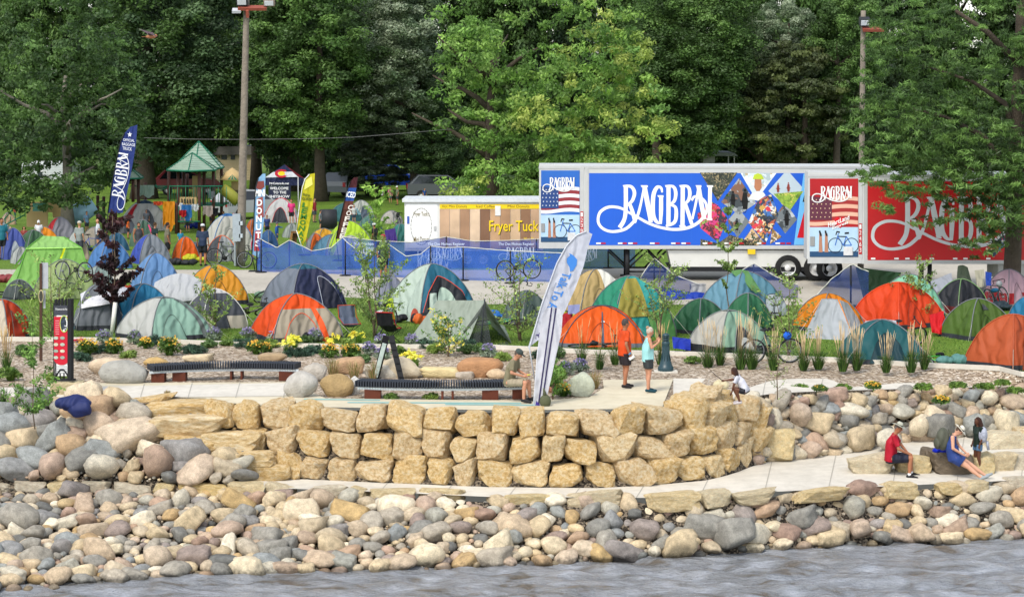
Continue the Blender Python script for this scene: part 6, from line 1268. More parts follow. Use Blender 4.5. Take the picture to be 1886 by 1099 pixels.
tent(925, 1016, 535, 600, ['50605a', '485852', '48524e', '5c6c66'], 'dark grey-green tent behind the young birch, left of the leaning flag', yaw=35)
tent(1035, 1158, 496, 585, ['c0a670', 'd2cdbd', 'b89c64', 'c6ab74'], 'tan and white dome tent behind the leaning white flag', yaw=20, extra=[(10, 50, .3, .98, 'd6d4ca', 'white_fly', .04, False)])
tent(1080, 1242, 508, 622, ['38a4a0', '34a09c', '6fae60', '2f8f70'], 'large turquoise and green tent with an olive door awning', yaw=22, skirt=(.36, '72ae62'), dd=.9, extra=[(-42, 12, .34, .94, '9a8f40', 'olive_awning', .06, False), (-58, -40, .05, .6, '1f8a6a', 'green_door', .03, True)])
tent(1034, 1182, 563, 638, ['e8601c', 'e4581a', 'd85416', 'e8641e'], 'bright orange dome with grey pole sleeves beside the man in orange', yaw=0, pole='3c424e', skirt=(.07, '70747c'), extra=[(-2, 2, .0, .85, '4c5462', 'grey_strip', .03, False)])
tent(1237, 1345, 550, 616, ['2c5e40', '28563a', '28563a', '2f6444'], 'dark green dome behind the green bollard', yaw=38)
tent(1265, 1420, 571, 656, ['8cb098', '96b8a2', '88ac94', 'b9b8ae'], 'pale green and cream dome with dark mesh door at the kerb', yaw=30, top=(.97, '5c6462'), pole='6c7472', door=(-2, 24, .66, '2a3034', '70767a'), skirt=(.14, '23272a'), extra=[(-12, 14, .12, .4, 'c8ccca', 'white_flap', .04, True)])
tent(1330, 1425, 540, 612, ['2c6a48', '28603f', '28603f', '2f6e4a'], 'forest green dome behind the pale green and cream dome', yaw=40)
bt = tent(1288, 1448, 499, 585, ['5f8ea0', '4f7c8c', '5f8ea0', '6f9cb0'], 'large grey-blue dome with a green sleeping bag thrown over it', yaw=30, door=(30, 20, .5, 'a8b0b4', '3a4850'))
tent(1460, 1590, 540, 612, ['d8801c', 'e08a20', 'd07818', 'dc841c'], 'orange and yellow dome half covered by a pale grey fly', yaw=30)
ptent('pale grey fly tent pitched over the orange one', (1530, 627), [('b9bec4', 'panel', [(1478, 622), (1574, 628), (1544, 552, .7), (1514, 550, .7)]), ('c4c9ce', 'panel', [(1574, 628), (1594, 606), (1562, 558, 1.6), (1544, 552, .7)]), ('b0b5ba', 'panel', [(1514, 550, .7), (1544, 552, .7), (1562, 558, 1.6), (1524, 552, 1.8)])], [('d8801c', (1544, 551, .68), (1574, 627))], lines=[((1514, 550, .7), (1462, 628))])
tent(1567, 1740, 520, 606, ['dc4416', 'e44c1c', 'cc3c12', 'e04818'], 'large orange-red dome tent beside the young tree at the right', yaw=38, pole='c84018', bulge=.85)
tent(1612, 1738, 505, 590, ['86c4a4', '2a7a78', '7cbc9c', '90ccac'], 'mint and teal dome behind the orange-red one', yaw=30)
tent(1556, 1692, 589, 668, ['1f5c60', '1b5256', '1b5256', '2a686c'], 'dark teal tent with grey cloth over the top in the ornamental grasses', yaw=2, door=(0, 26, .7, '123840', '0e2c30'), dd=1.0)
tent(1720, 1820, 514, 578, ['24262c', '1f2026', '24262c', '2a2c32'], 'black mesh dome under the hanging laundry', yaw=30, pole='6a8a58', skirt=(.18, '6a2420'))
tent(1735, 1866, 550, 626, ['4a6420', '44601e', '44601e', '506c26'], 'olive green dome tent at the right', yaw=25, bulge=.95, vent=True)
tent(1780, 1950, 579, 682, ['b4522c', 'a84826', 'a84826', 'bc5a32'], 'rust orange tent cut by the right edge of the frame', yaw=35, pole='a04a28')
tent(1810, 1905, 496, 560, ['c4a0ac', 'cba8b2', 'b894a0', 'c9a6b0'], 'pale pink dome behind the honey locust trunk', yaw=35, skirt=(.25, 'a82028'))
tent(1858, 1930, 545, 596, ['c8ccd4', '2a6a9c', 'c8ccd4', '2878a0'], 'white tent with blue and yellow side at the far right edge', yaw=30)
ptent('dark green tarp draped from the net post to the mint dome', (1640, 560), [('3c5c42', 'tarp', [(1576, 492, -.2), (1660, 502, -.3), (1640, 560), (1590, 550)])], name='tarp')
# --- behind the road and round the playground
tent(-5, 55, 420, 478, ['4858a0', '3c4c90', '3c4c90', '5468ac'], 'blue dome with pale mesh window at the left behind the lime tent', yaw=20, door=(0, 22, .6, '98a0a8', '2c3870'))
tent(25, 100, 424, 478, ['3f6244', '38583c', '38583c', '466a4a'], 'dark green dome behind the left side of the lime tent', yaw=35)
tent(18, 60, 455, 486, ['a8aca8', '9a9e9a', '9a9e9a', 'b0b4b0'], 'small silver grey tent beside the lime tent', yaw=30)
tent(82, 140, 400, 438, ['84848c', '84848c', '6a6c74', 'b0242c'], 'grey and red dome behind the thick maple trunk', yaw=25)
tent(52, 108, 418, 445, ['e08a20', 'd8801c', 'd8801c', 'e4942c'], 'orange dome right of the person in the white hoodie', yaw=30)
tent(130, 165, 440, 478, 'b8a890', 'beige tent end behind the lime tent', yaw=30)
tent(160, 245, 442, 495, ['4a78b0', '4472a8', '4472a8', '5280b8'], 'mid blue tent hidden behind the purple maple', yaw=30)
tent(238, 316, 432, 486, ['7f868e', '78808a', '78808a', '3f55b0'], 'grey dome with blue corner behind the walking couple', yaw=25)
tent(238, 290, 405, 455, ['4c6a58', '44604e', '44604e', '547462'], 'grey-green dome with a pink stripe behind the man in the grey tank top', yaw=30, extra=[(24, 32, .3, .8, 'd03870', 'pink_stripe', .04, False)])
tent(218, 316, 369, 425, ['c6c6c0', 'bcbcb6', '2a6484', 'c9c9c4'], 'white dome with grey window and dark blue top in front of the playground', yaw=15, top=(.9, '28485c'), door=(6, 14, .7, '54585e', '8a8e94'), extra=[(-66, -38, .35, .85, 'b01c24', 'red_flag', .05, False)])
tent(372, 470, 394, 462, ['b9b8ae', 'b0afa6', 'b0afa6', 'c2c1b8'], 'large off-white tent with blue trim behind the man in the navy shirt', yaw=20, top=(.94, '3468a0'), pole='34689c')
tent(316, 368, 436, 482, ['e0641c', 'd85c18', 'd85c18', 'e46c24'], 'orange tent behind the man in the navy shirt', yaw=30)
tent(378, 440, 434, 482, ['a0a4a4', '8c9090', '8c9090', '4c5054'], 'grey mesh tent with orange pole left of the light pole', yaw=35, pole='c85818')
tent(488, 548, 365, 410, ['ccccca', 'c4c4c2', 'c4c4c2', 'd0d0ce'], 'white tent with red trim under the banner sign', yaw=0, door=(0, 24, .62, '30343a', 'b82028'), pole='b82028')
tent(570, 622, 421, 445, ['d8a030', 'd09828', 'd09828', 'dca83c'], 'yellow dome beside the wooden frame', yaw=30)
tent(575, 650, 432, 470, ['8890a0', '6c98b0', '6c98b0', '5c88a0'], 'grey-blue tent behind the orange and grey dome', yaw=30)
tent(562, 600, 430, 464, ['d8682c', 'c8602a', 'c8602a', '8a8e94'], 'orange and grey dome behind the net fence', yaw=20, door=(0, 20, .6, '5c3420', '40302a'))
tent(596, 692, 407, 470, ['b4d83c', 'acd034', 'acd034', 'bce044'], 'neon lime tent with pale grey door behind the net fence', yaw=10, bulge=.55, top=(.55, 'b8dc3c'), door=(-4, 34, .6, 'a8aca4', 'b4d83c'), skirt=(.04, '90a838'))
tent(604, 668, 374, 408, ['2f5f60', '285456', '285456', '386c6e'], 'dark teal dome on the grass behind the flags', yaw=35, extra=[(30, 60, .35, .75, '78a0a8', 'pale_panel', .03, False)])
tent(640, 690, 369, 402, ['b4b8ae', 'a8aca2', 'a8aca2', 'bcc0b6'], 'pale grey dome right of the dark teal one', yaw=30)
tent(655, 682, 380, 402, '5c6878', 'slate tent between the pale grey dome and the young maple', yaw=30)
tent(716, 760, 412, 446, ['3c7c74', '347068', '347068', '448880'], 'teal tent left of the food trailer', yaw=30)
tent(-20, 20, 408, 424, 'a0b0b8', 'small grey-blue tent behind the man at the left edge', yaw=30)
# the crowded far camp at the left and beyond the fence
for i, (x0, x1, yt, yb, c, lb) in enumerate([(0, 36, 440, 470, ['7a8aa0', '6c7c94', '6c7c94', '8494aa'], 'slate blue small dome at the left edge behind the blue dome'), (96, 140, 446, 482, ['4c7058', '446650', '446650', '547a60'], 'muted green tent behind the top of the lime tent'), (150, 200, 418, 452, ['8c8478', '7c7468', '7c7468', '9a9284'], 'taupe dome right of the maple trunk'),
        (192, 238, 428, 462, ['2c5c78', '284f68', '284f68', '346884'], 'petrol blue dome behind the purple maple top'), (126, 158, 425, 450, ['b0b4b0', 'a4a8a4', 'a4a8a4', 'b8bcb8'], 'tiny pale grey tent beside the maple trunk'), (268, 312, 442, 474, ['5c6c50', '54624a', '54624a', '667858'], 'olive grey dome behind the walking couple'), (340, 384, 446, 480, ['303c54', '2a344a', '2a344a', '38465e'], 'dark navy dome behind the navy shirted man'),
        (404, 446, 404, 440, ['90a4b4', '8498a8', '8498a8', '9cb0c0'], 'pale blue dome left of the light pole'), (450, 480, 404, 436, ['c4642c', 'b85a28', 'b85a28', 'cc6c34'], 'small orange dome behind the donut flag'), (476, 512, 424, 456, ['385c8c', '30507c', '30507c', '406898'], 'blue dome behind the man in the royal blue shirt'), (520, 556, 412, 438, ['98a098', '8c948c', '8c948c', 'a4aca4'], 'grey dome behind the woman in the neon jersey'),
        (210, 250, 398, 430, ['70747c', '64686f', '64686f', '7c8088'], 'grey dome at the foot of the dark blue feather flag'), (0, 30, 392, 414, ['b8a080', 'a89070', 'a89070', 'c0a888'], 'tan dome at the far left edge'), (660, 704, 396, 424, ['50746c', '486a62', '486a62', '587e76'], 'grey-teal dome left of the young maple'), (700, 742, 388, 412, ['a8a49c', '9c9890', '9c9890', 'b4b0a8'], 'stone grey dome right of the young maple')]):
    tent(x0, x1, yt, yb, c, lb, yaw=20 + (i * 17) % 40)
# things thrown over tents
def drape(label, quad, c, Y, name='blanket', cat='cloth', wav=.03, n=12, m=None):
    mb = MB(); vs = []; g = Y
    for i in range(n + 1):
        for j in range(n + 1):
            u, v = i / n, j / n; q = [quad[0][k] * (1 - u) * (1 - v) + quad[1][k] * u * (1 - v) + quad[2][k] * u * v + quad[3][k] * (1 - u) * v for k in (0, 1)]
            bow = quad[4] * math.sin(u * 3.1416) * (1 - v) if len(quad) > 4 else 0; p = ond(q[0], q[1] - bow, g + .7 * (1 - v) ** 1.5); p.y += wav * math.sin(u * 11 + v * 4) + .02 * noise.noise(p * 5); vs.append(p)
    mb.add(vs, [(i * (n + 1) + j, (i + 1) * (n + 1) + j, (i + 1) * (n + 1) + j + 1, i * (n + 1) + j + 1) for i in range(n) for j in range(n)], True); return tag(mb.build(name, m or cloth(c, .15)), label, cat)
def Yof(px, py, dz=0): return at(px, py, 0).y + dz
pm, pt_, pb_ = nodes('patterned sheet'); v_ = pt_.nodes.new('ShaderNodeTexVoronoi'); v_.inputs['Scale'].default_value = 9; tc = pt_.nodes.new('ShaderNodeTexCoord'); pt_.links.new(tc.outputs['Object'], v_.inputs[0]); r_ = ramp(pt_, [(0, 'b8607c'), (.12, '7c84b0'), (.2, 'b8b8bc'), (1, 'c4c4c8')]); pt_.links.new(v_.outputs[0], r_.inputs[0]); pt_.links.new(r_.outputs[0], pb_.inputs[0])
drape('white blanket with faint pink pattern over the grey square-sided tent', [(148, 541), (212, 524), (210, 558), (150, 568), 6], 'd8d8dc', Yof(180, 608, -.1), m=pm)
drape('white patterned blanket end right of the white tree guard', [(212, 524), (275, 548), (262, 560), (214, 545), 3], 'd8d8dc', Yof(240, 608, .3), m=pm)
drape('white sheet thrown over the rumpled tent', [(285, 520), (372, 515), (368, 552), (276, 560), 14], 'b8babc', Yof(330, 575, -.15))
drape('green quilted sleeping bag thrown over the grey-blue dome', [(1345, 500), (1378, 499), (1402, 536), (1392, 540), 3], '5c8a50', Yof(1370, 585, .2), 'sleeping_bag', 'sleeping bag')
drape('pale grey towel over the top of the dark teal tent', [(1592, 592), (1650, 590), (1655, 612), (1606, 608), 3], 'bcbcc0', Yof(1620, 668, .7), 'towel', 'towel')
drape('bright red cloth hanging beside the olive green dome', [(1712, 580), (1738, 572), (1737, 616), (1716, 612), 0], 'c8101c', Yof(1725, 620, 0), 'towel', 'towel')
drape('royal blue shorts pegged on the guy line left of the pale green and cream dome', [(1238, 620), (1272, 624), (1272, 645), (1240, 641), 0], '1c34a8', Yof(1255, 655, 0), 'shorts', 'clothing')
drape('grey shirt on the line above the black mesh dome', [(1795, 498), (1812, 496), (1812, 528), (1800, 530), 0], 'a8a490', Yof(1800, 572, 0), 'hanging_shirt', 'laundry')
drape('dark blue shirt on the line above the black mesh dome', [(1815, 500), (1826, 502), (1826, 526), (1816, 526), 0], '24449c', Yof(1800, 572, 0), 'hanging_shirt', 'laundry')
drape('pale striped towels hanging above the black mesh dome at its left', [(1714, 518), (1752, 502), (1756, 526), (1718, 542), 0], 'a0a4ac', Yof(1760, 572, 0), 'towel', 'laundry')
drape('dark green hooded jacket hanging highest on the line at the right', [(1764, 490), (1782, 492), (1790, 518), (1762, 520), 3], '3a4434', Yof(1780, 572, 0), 'hanging_jacket', 'laundry')
drape('charcoal shirt hanging above the black mesh dome next to its pole', [(1728, 530), (1760, 522), (1758, 542), (1732, 544), 0], '50545c', Yof(1745, 572, -.2), 'hanging_shirt', 'laundry')
mb = MB(); mb.ell((0, 0, 0), (.42, .3, .2), 14); mb.ell((.18, -.22, -.12), (.3, .12, .2), 12); me = mb.mesh('blanket')
for v in me.vertices: v.co += Vector(noise.noise_vector(v.co * 5)) * .05
tag(link('blanket', me, cloth('202c60', .05), loc=ond(136, 742, Yof(135, 745, -.9))), 'navy blanket folded over the boulders at the left', 'blanket')
drape('neon yellow shirt hanging on the parked bicycle behind the A-shaped board', [(712, 552), (724, 548), (728, 588), (709, 588), 0], 'c8dc20', Yof(715, 612, -.1), 'hanging_shirt', 'clothing')
drape('teal groundsheet on the grass right of the black sign', [(136, 598), (168, 604), (160, 607), (136, 606), 0], '1c6470', Yof(150, 607), 'groundsheet', 'groundsheet')
drape('crimson bundle on the grass beside the yellow flowers', [(135, 622), (156, 620), (158, 626), (134, 628), 1], 'b81830', Yof(145, 628, -.4), 'bundle', 'clothing')
drape('red sleeping bag slung over the end of the bright orange dome', [(1036, 578), (1056, 572), (1052, 598), (1034, 604), 0], 'a8141c', Yof(1045, 612), 'sleeping_bag', 'sleeping bag')
drape('lavender towel left of the bright orange dome', [(1046, 562), (1068, 560), (1067, 578), (1046, 578), 0], '8c90b8', Yof(1056, 612), 'towel', 'towel')
drape('purple jacket hanging left of the food trailer', [(708, 424), (728, 420), (732, 446), (712, 450), 0], '3a2470', Yof(720, 480), 'hanging_jacket', 'clothing')
# ================================================================ people
def remeshed(mb, name, vox, mat, parent, smooth=2, tf=None):
    me = mb.mesh(name); o = bpy.data.objects.new('tmp', me); COL.objects.link(o); m = o.modifiers.new('r', 'REMESH'); m.mode = 'VOXEL'; m.voxel_size = vox; m.use_smooth_shade = True
    if smooth: s = o.modifiers.new('s', 'SMOOTH'); s.iterations = smooth; s.factor = .5
    dg = bpy.context.evaluated_depsgraph_get(); m2 = bpy.data.meshes.new_from_object(o.evaluated_get(dg)); bpy.data.objects.remove(o)
    m2.materials.clear(); return link(name, m2, mat, parent)
def cap(mb, a, b, ra, rb, n=10):
    a, b = Vector(a), Vector(b); d = (b - a).normalized(); k = 4; pts = []; rr = []
    for i in range(k + 1): t = math.pi / 2 * (1 - i / k); pts.append(a - d * ra * math.sin(t)); rr.append(max(ra * math.cos(t), .001))
    for i in range(k + 1): t = math.pi / 2 * (i / k); pts.append(b + d * rb * math.sin(t)); rr.append(max(rb * math.cos(t), .001))
    mb.tube(pts, rr, n)
def loft_e(mb, rings, side, n=14):
    """rings: (centre, half depth, half width); side: unit vector to the person's left"""
    side = Vector(side).normalized(); vs = []; C = [Vector(r[0]) for r in rings]
    for i, (c, rd, rw) in enumerate(rings):
        ax = (C[min(i + 1, len(C) - 1)] - C[max(i - 1, 0)]).normalized(); f = side.cross(ax).normalized()
        for j in range(n): a = 2 * math.pi * j / n; vs.append(C[i] + f * rd * math.cos(a) + side * rw * math.sin(a))
    k = len(rings); mb.add(vs, [(i * n + j, i * n + (j + 1) % n, (i + 1) * n + (j + 1) % n, (i + 1) * n + j) for i in range(k - 1) for j in range(n)] + [tuple(range(n))[::-1], tuple(range((k - 1) * n, k * n))], True)
SKIN = {'light': 'b98468', 'tan': '9c6648', 'dark': '5c3826', 'pale': 'c8977c'}
def person(label, loc, H, yaw, shirt, pants, skin='tan', hair='3a2a20', pose=None, hat=None, main=False, shoe='26282c', sleeve=.5, short=.55, fat=1.0, long_hair=0, group=None, sock=None, beard=None, dress=None):
    """local axes: +x forward, +y left, +z up; joints in units of body height"""
    J = dict(pelvis=(0, 0, .50), chest=(.0, 0, .70), neck=(.0, 0, .825), head=(.012, 0, .915), shL=(0, .105, .80), shR=(0, -.105, .80), elL=(-.02, .135, .635), elR=(-.02, -.135, .635), wrL=(.03, .135, .49), wrR=(.03, -.135, .49), hdL=(.05, .13, .44), hdR=(.05, -.13, .44),
             hiL=(0, .052, .50), hiR=(0, -.052, .50), knL=(.012, .055, .275), knR=(.012, -.055, .275), anL=(-.01, .055, .045), anR=(-.01, -.055, .045), toL=(.095, .062, .018), toR=(.095, -.062, .018))
    for k, v in (pose or {}).items(): J[k] = v
    J = {k: Vector(v) * H for k, v in J.items()}; t = thing('person', label, 'person', loc, R(yaw), group); vox = .013 if main else .026; h = H; side = (J['shL'] - J['shR']).normalized(); hs_ = (J['hiL'] - J['hiR']).normalized()
    sk = M(SKIN.get(skin, skin), .55, .05, 6, 0, name='skin', spec=.35); mb = MB()
    mid = J['pelvis'].lerp(J['chest'], .5); f = fat
    loft_e(mb, [(J['pelvis'] - (J['chest'] - J['pelvis']) * .22, .045 * h * f, .07 * h), (J['pelvis'], .058 * h * f, .082 * h * f), (mid, .054 * h * f, .074 * h * f), (J['chest'], .06 * h, .088 * h), (J['chest'].lerp(J['neck'], .8), .04 * h, .075 * h)], side)
    cap(mb, J['chest'].lerp(J['neck'], .7), J['neck'].lerp(J['head'], .45), .032 * h, .029 * h)
    hd = J['head']; up = (hd - J['neck']).normalized(); fw = Vector((1, 0, 0)) if 'face' not in (pose or {}) else Vector(pose['face']).normalized(); fw = (fw - up * fw.dot(up)).normalized(); sd_ = up.cross(fw)
    mt = Matrix((fw, sd_, up)).transposed(); hr = .066 * h
    mb.ell(hd, (.053 * h, .042 * h, hr), 12, mt); mb.ell(hd + fw * .012 * h - up * .035 * h, (.038 * h, .033 * h, .035 * h), 10, mt)
    cap(mb, hd + fw * .05 * h + up * .008 * h, hd + fw * .064 * h - up * .012 * h, .006 * h, .009 * h, 6)
    for s in (-1, 1): mb.ell(hd + sd_ * s * .043 * h - up * .006 * h, (.011 * h, .006 * h, .016 * h), 6, mt)
    for S in 'LR':
        sg = 1 if S == 'L' else -1
        cap(mb, J['sh' + S], J['el' + S], .030 * h, .022 * h); cap(mb, J['el' + S], J['wr' + S], .0225 * h, .0145 * h)
        w, q = J['wr' + S], J['hd' + S]; dr = (q - w).normalized(); pal = w + dr * .028 * h; sx = dr.cross(side); sx = sx.normalized() if sx.length > .1 else Vector((1, 0, 0)); acr = sx if main else sx
        cap(mb, w, pal, .014 * h, .0165 * h); cap(mb, pal - acr * .01 * h, pal + acr * .01 * h, .012 * h, .012 * h)
        for k in range(4):
            b = pal + acr * (k - 1.5) * .0085 * h; L = [.036, .042, .040, .031][k] * h; m_ = b + dr * L * .55; nrm = dr.cross(acr).normalized() * (-sg); cap(mb, b, m_, .0062 * h, .0056 * h, 6); cap(mb, m_, m_ + (dr * .7 + nrm * .6).normalized() * L * .5, .0056 * h, .0045 * h, 6)
        cap(mb, w + dr * .012 * h + acr * .01 * h, w + dr * .04 * h + acr * .028 * h, .0075 * h, .0055 * h, 6)
        cap(mb, J['hi' + S], J['kn' + S], .051 * h * f, .032 * h); kn, an = J['kn' + S], J['an' + S]; calf = kn.lerp(an, .3) - Vector((.006 * h, 0, 0)); cap(mb, kn, calf, .031 * h, .033 * h); cap(mb, calf, an, .033 * h, .019 * h); cap(mb, an, J['to' + S].lerp(an, .3), .019 * h, .016 * h)
    o = remeshed(mb, 'body', vox, sk, t)
    if main:
        m2 = MB()
        for s in (-1, 1): m2.ell(hd + fw * .047 * h + sd_ * s * .017 * h + up * .006 * h, (.006 * h, .007 * h, .005 * h), 6, mt)
        m2.build('eyes', M('1c1412', .3), t); m2 = MB(); m2.ell(hd + fw * .048 * h - up * .034 * h, (.006 * h, .015 * h, .0035 * h), 6, mt); m2.build('mouth', M('7a3c34', .5), t)
    # shirt
    if shirt:
        mb = MB(); pe = J['pelvis']; ax = (J['chest'] - pe); g_ = .012 * h
        hem = pe + ax * (-.18 if not dress else -.2)
        loft_e(mb, [(hem, .066 * h * f + g_, .090 * h * f + g_), (pe + ax * .3, .064 * h * f + g_, .084 * h * f + g_), (pe + ax * .7, .064 * h * f + g_, .086 * h * f + g_), (J['chest'], .066 * h + g_, .096 * h + g_), (J['chest'].lerp(J['neck'], .55), .054 * h, .098 * h), (J['chest'].lerp(J['neck'], .93), .036 * h, .05 * h)], side)
        for S in 'LR':
            if sleeve > 0:
                a, b, c = J['sh' + S], J['el' + S], J['wr' + S]; e = a.lerp(b, min(1, sleeve * 1.6)); mb.tube([a.lerp(J['neck'], .25), a, a.lerp(e, .5), e], [.03 * h, .039 * h, .037 * h, .036 * h], 10)
                if sleeve > .7: mb.tube([a.lerp(b, .8), b, b.lerp(c, (sleeve - .6) * 2.3)], [.034 * h, .031 * h, .024 * h], 10)
        so_ = remeshed(mb, 'shirt', vox, cloth(shirt, .05), t, 1)
    if pants:
        mb = MB(); pe = J['pelvis']; ax = (J['chest'] - pe); loft_e(mb, [(pe - ax * .3, .058 * h * f, .086 * h * f), (pe, .064 * h * f, .092 * h * f), (pe + ax * .22, .062 * h * f, .086 * h * f)], hs_)
        for S in 'LR':
            a, b, c = J['hi' + S], J['kn' + S], J['an' + S]; pts = [a, a.lerp(b, .5), a.lerp(b, min(short * 1.5, 1))]; rr = [.062 * h * f, .057 * h * f, (.053 if short < .65 else .047) * h * (f if short < .65 else 1)]
            if short > .75: pts.append(b.lerp(c, (short - .5) * 1.9)); rr.append(.036 * h)
            mb.tube(pts, rr, 10)
        remeshed(mb, 'skirt' if dress else 'shorts' if short < .8 else 'trousers', vox, cloth(pants, .03), t, 1)
    for S in 'LR':
        an, to = J['an' + S], J['to' + S]; d = (to - an); d = Vector((d.x, d.y, 0)).normalized() if abs(d.x) + abs(d.y) > .01 else Vector((1, 0, 0)); mb = MB(); dd_ = (to - an).normalized()
        cap(mb, an - dd_ * .02 * h + Vector((0, 0, -.015 * h)), to, .024 * h, .02 * h); cap(mb, an + Vector((0, 0, -.005 * h)), an + dd_ * .05 * h, .024 * h, .022 * h)
        remeshed(mb, 'shoe', vox, M(shoe, .7, .08, 6, 0), t, 1)
        if sock: m2 = MB(); m2.tube([an, an.lerp(J['kn' + S], .14)], [.0225 * h, .023 * h], 10); m2.build('sock', M(sock, .9), t)
    # hair
    if hair:
        mb = MB(); mb.ell(hd - fw * .008 * h + up * .012 * h, (.053 * h, .047 * h, .062 * h), 12, mt)
        if long_hair:
            for k in range(9 if main else 5):
                a = R(70 + 220 * k / (8 if main else 4)); o1 = hd + fw * math.cos(a) * .045 * h + sd_ * math.sin(a) * .045 * h + up * .02 * h; L = long_hair * h; m_ = o1 + fw * math.cos(a) * .03 * h + sd_ * math.sin(a) * .025 * h + Vector((0, 0, -L * .5)); cap(mb, o1, m_, .026 * h, .03 * h, 7); cap(mb, m_, m_ + Vector((-.01 * h, 0, -L * .55)), .03 * h, .012 * h, 7)
        # face side left open: hair sits behind the brow line
        o = remeshed(mb, 'hair', vox, M(hair, .8, .3, 14, .8, 40, name='hair'), t, 0)
        me = o.data; cut = [v.index for v in me.vertices if (Vector(v.co) - hd).dot(fw) > .028 * h and (Vector(v.co) - hd).dot(up) < .034 * h] if not (long_hair > .2 and 0) else []
        if cut:
            bm = bmesh.new(); bm.from_mesh(me); bm.verts.ensure_lookup_table(); bmesh.ops.delete(bm, geom=[bm.verts[i] for i in cut], context='VERTS'); bm.to_mesh(me); bm.free()
    if beard: mb = MB(); mb.ell(hd + fw * .02 * h - up * .04 * h, (.036 * h, .034 * h, .03 * h), 8, mt); mb.build('beard', M(beard, .9), t)
    if hat:
        knd, c, c2 = hat; mb = MB(); cc = hd + up * .034 * h
        if knd == 'cap': mb.ell(cc - fw * .004 * h, (.058 * h, .052 * h, .042 * h), 12, mt); o = mb.build('cap', M(c, .8, .05, 8, .1), t); m2 = MB(); m2.ell(cc + fw * .062 * h - up * .008 * h, (.04 * h, .036 * h, .006 * h), 8, mt); m2.build('visor', M(c2 or c, .8), o)
        elif knd == 'brim':
            prof = [(.001, .052), (.03, .05), (.042, .03), (.048, .0), (.075, -.008), (.105, -.012), (.104, -.017), (.07, -.014), (.044, -.01)]; n = 24; vs = [cc + mt @ Vector((r * h * math.cos(6.2832 * j / n), r * h * .9 * math.sin(6.2832 * j / n), z * h + (.02 * h * abs(math.sin(6.2832 * j / n)) ** 2 if r > .06 else 0))) for r, z in prof for j in range(n)]
            mb.add(vs, [(i * n + j, i * n + (j + 1) % n, (i + 1) * n + (j + 1) % n, (i + 1) * n + j) for i in range(len(prof) - 1) for j in range(n)], True); o = mb.build('sun_hat', M(c, .85, .08, 8, .1), t)
            m2 = MB(); vs = [cc + mt @ Vector((.05 * h * math.cos(6.2832 * j / n), .0485 * h * math.sin(6.2832 * j / n), z * h)) for z in (.002, .016) for j in range(n)]; m2.add(vs, [(j, (j + 1) % n, (j + 1) % n + n, j + n) for j in range(n)], True); m2.build('hat_band', M(c2, .8), o)
        elif knd == 'helmet': mb.ell(cc, (.07 * h, .058 * h, .045 * h), 12, mt); mb.build('helmet', M(c, .4, .3, 20, 0), t)
        elif knd == 'hood': mb.ell(cc - up * .025 * h - fw * .01 * h, (.062 * h, .055 * h, .075 * h), 12, mt); mb.build('hood', M(c, .9), t)
        elif knd == 'bun': mb.ell(hd - fw * .05 * h + up * .05 * h, (.028 * h, .026 * h, .026 * h), 9, mt); mb.build('hair_bun', M(c, .8, .3, 14, .6, 40), t)
    pass
    return t
def hold(t, label, name, cat, pl, mb, mat):
    """an object in somebody's hand: its own thing, placed in the world"""
    M_ = Matrix.Translation(t.location) @ Matrix.Rotation(t.rotation_euler.z, 4, 'Z'); mb.v = [tuple(M_ @ Vector(v)) for v in mb.v]; c = sum((Vector(v) for v in mb.v), Vector()) / len(mb.v); mb.v = [tuple(Vector(v) - c) for v in mb.v]
    return tag(mb.build(name, mat, loc=c), label, cat)
# -- the people in front
om = person('man in bright orange t-shirt and dark shorts standing on the walkway looking right', at(1150, 714, .03), 1.79, 22, 'd84c10', '2a2226', 'tan', '4a4440', dict(elR=(-.045, -.15, .64), wrR=(.005, -.155, .50), hdR=(.03, -.15, .455), elL=(-.03, .13, .65), wrL=(.06, .14, .53), hdL=(.09, .135, .50), anL=(.05, .06, .045), toL=(.15, .05, .018), knL=(.035, .055, .275), anR=(-.03, -.06, .045), toR=(.06, -.08, .018)), main=True, shoe='241f20', fat=1.22, short=.5)
mb = MB(); mb.box((.07, -.275, .80), (.07, .03, .16), ry=R(60)); hold(om, 'white bottle held by the man in orange', 'bottle', 'bottle', 0, mb, WHITE)
mb = MB(); mb.tube([(.0, -.278, .915), (.02, -.278, .90)], .04, 10); hold(om, 'light blue wristband on the man in orange', 'wristband', 'wristband', 0, mb, M('4890c8', .5))
tw = person('woman with white hair bun in pale aqua sleeveless top holding up a phone', at(1193, 722, .03), 1.68, 8, 'a4dcdc', '34383a', 'light', 'c0b4a4', dict(elL=(.045, .12, .70), wrL=(.145, .06, .76), hdL=(.165, .04, .80), elR=(.03, -.135, .68), wrR=(.14, -.09, .755), hdR=(.165, -.06, .80), chest=(-.005, 0, .70), head=(.03, 0, .905), neck=(.008, 0, .82), anL=(.03, .05, .045), toL=(.13, .04, .018)), main=True, shoe='143c48', sleeve=0, hat=('bun', 'a08468', 0), fat=1.2, short=.42)
mb = MB(); mb.box((.30, -.02, 1.385), (.02, .08, .15), ry=R(-15)); hold(tw, 'black phone held up by the woman in the aqua top', 'phone', 'phone', 0, mb, BLK)
sit = dict(pelvis=(-.02, 0, .27), chest=(.02, 0, .47), neck=(.07, 0, .585), head=(.115, 0, .655), face=(1, 0, -.75), shL=(.06, .1, .565), shR=(.06, -.1, .565), elL=(.08, .12, .41), elR=(.06, -.13, .41), wrL=(.2, .06, .37), wrR=(.2, -.05, .36), hdL=(.24, .04, .365), hdR=(.24, -.03, .36),
           hiL=(-.01, .055, .265), hiR=(-.01, -.055, .265), knL=(.235, .09, .27), knR=(.235, -.07, .275), anL=(.25, .1, .045), anR=(.215, -.08, .045), toL=(.35, .11, .018), toR=(.315, -.09, .018))
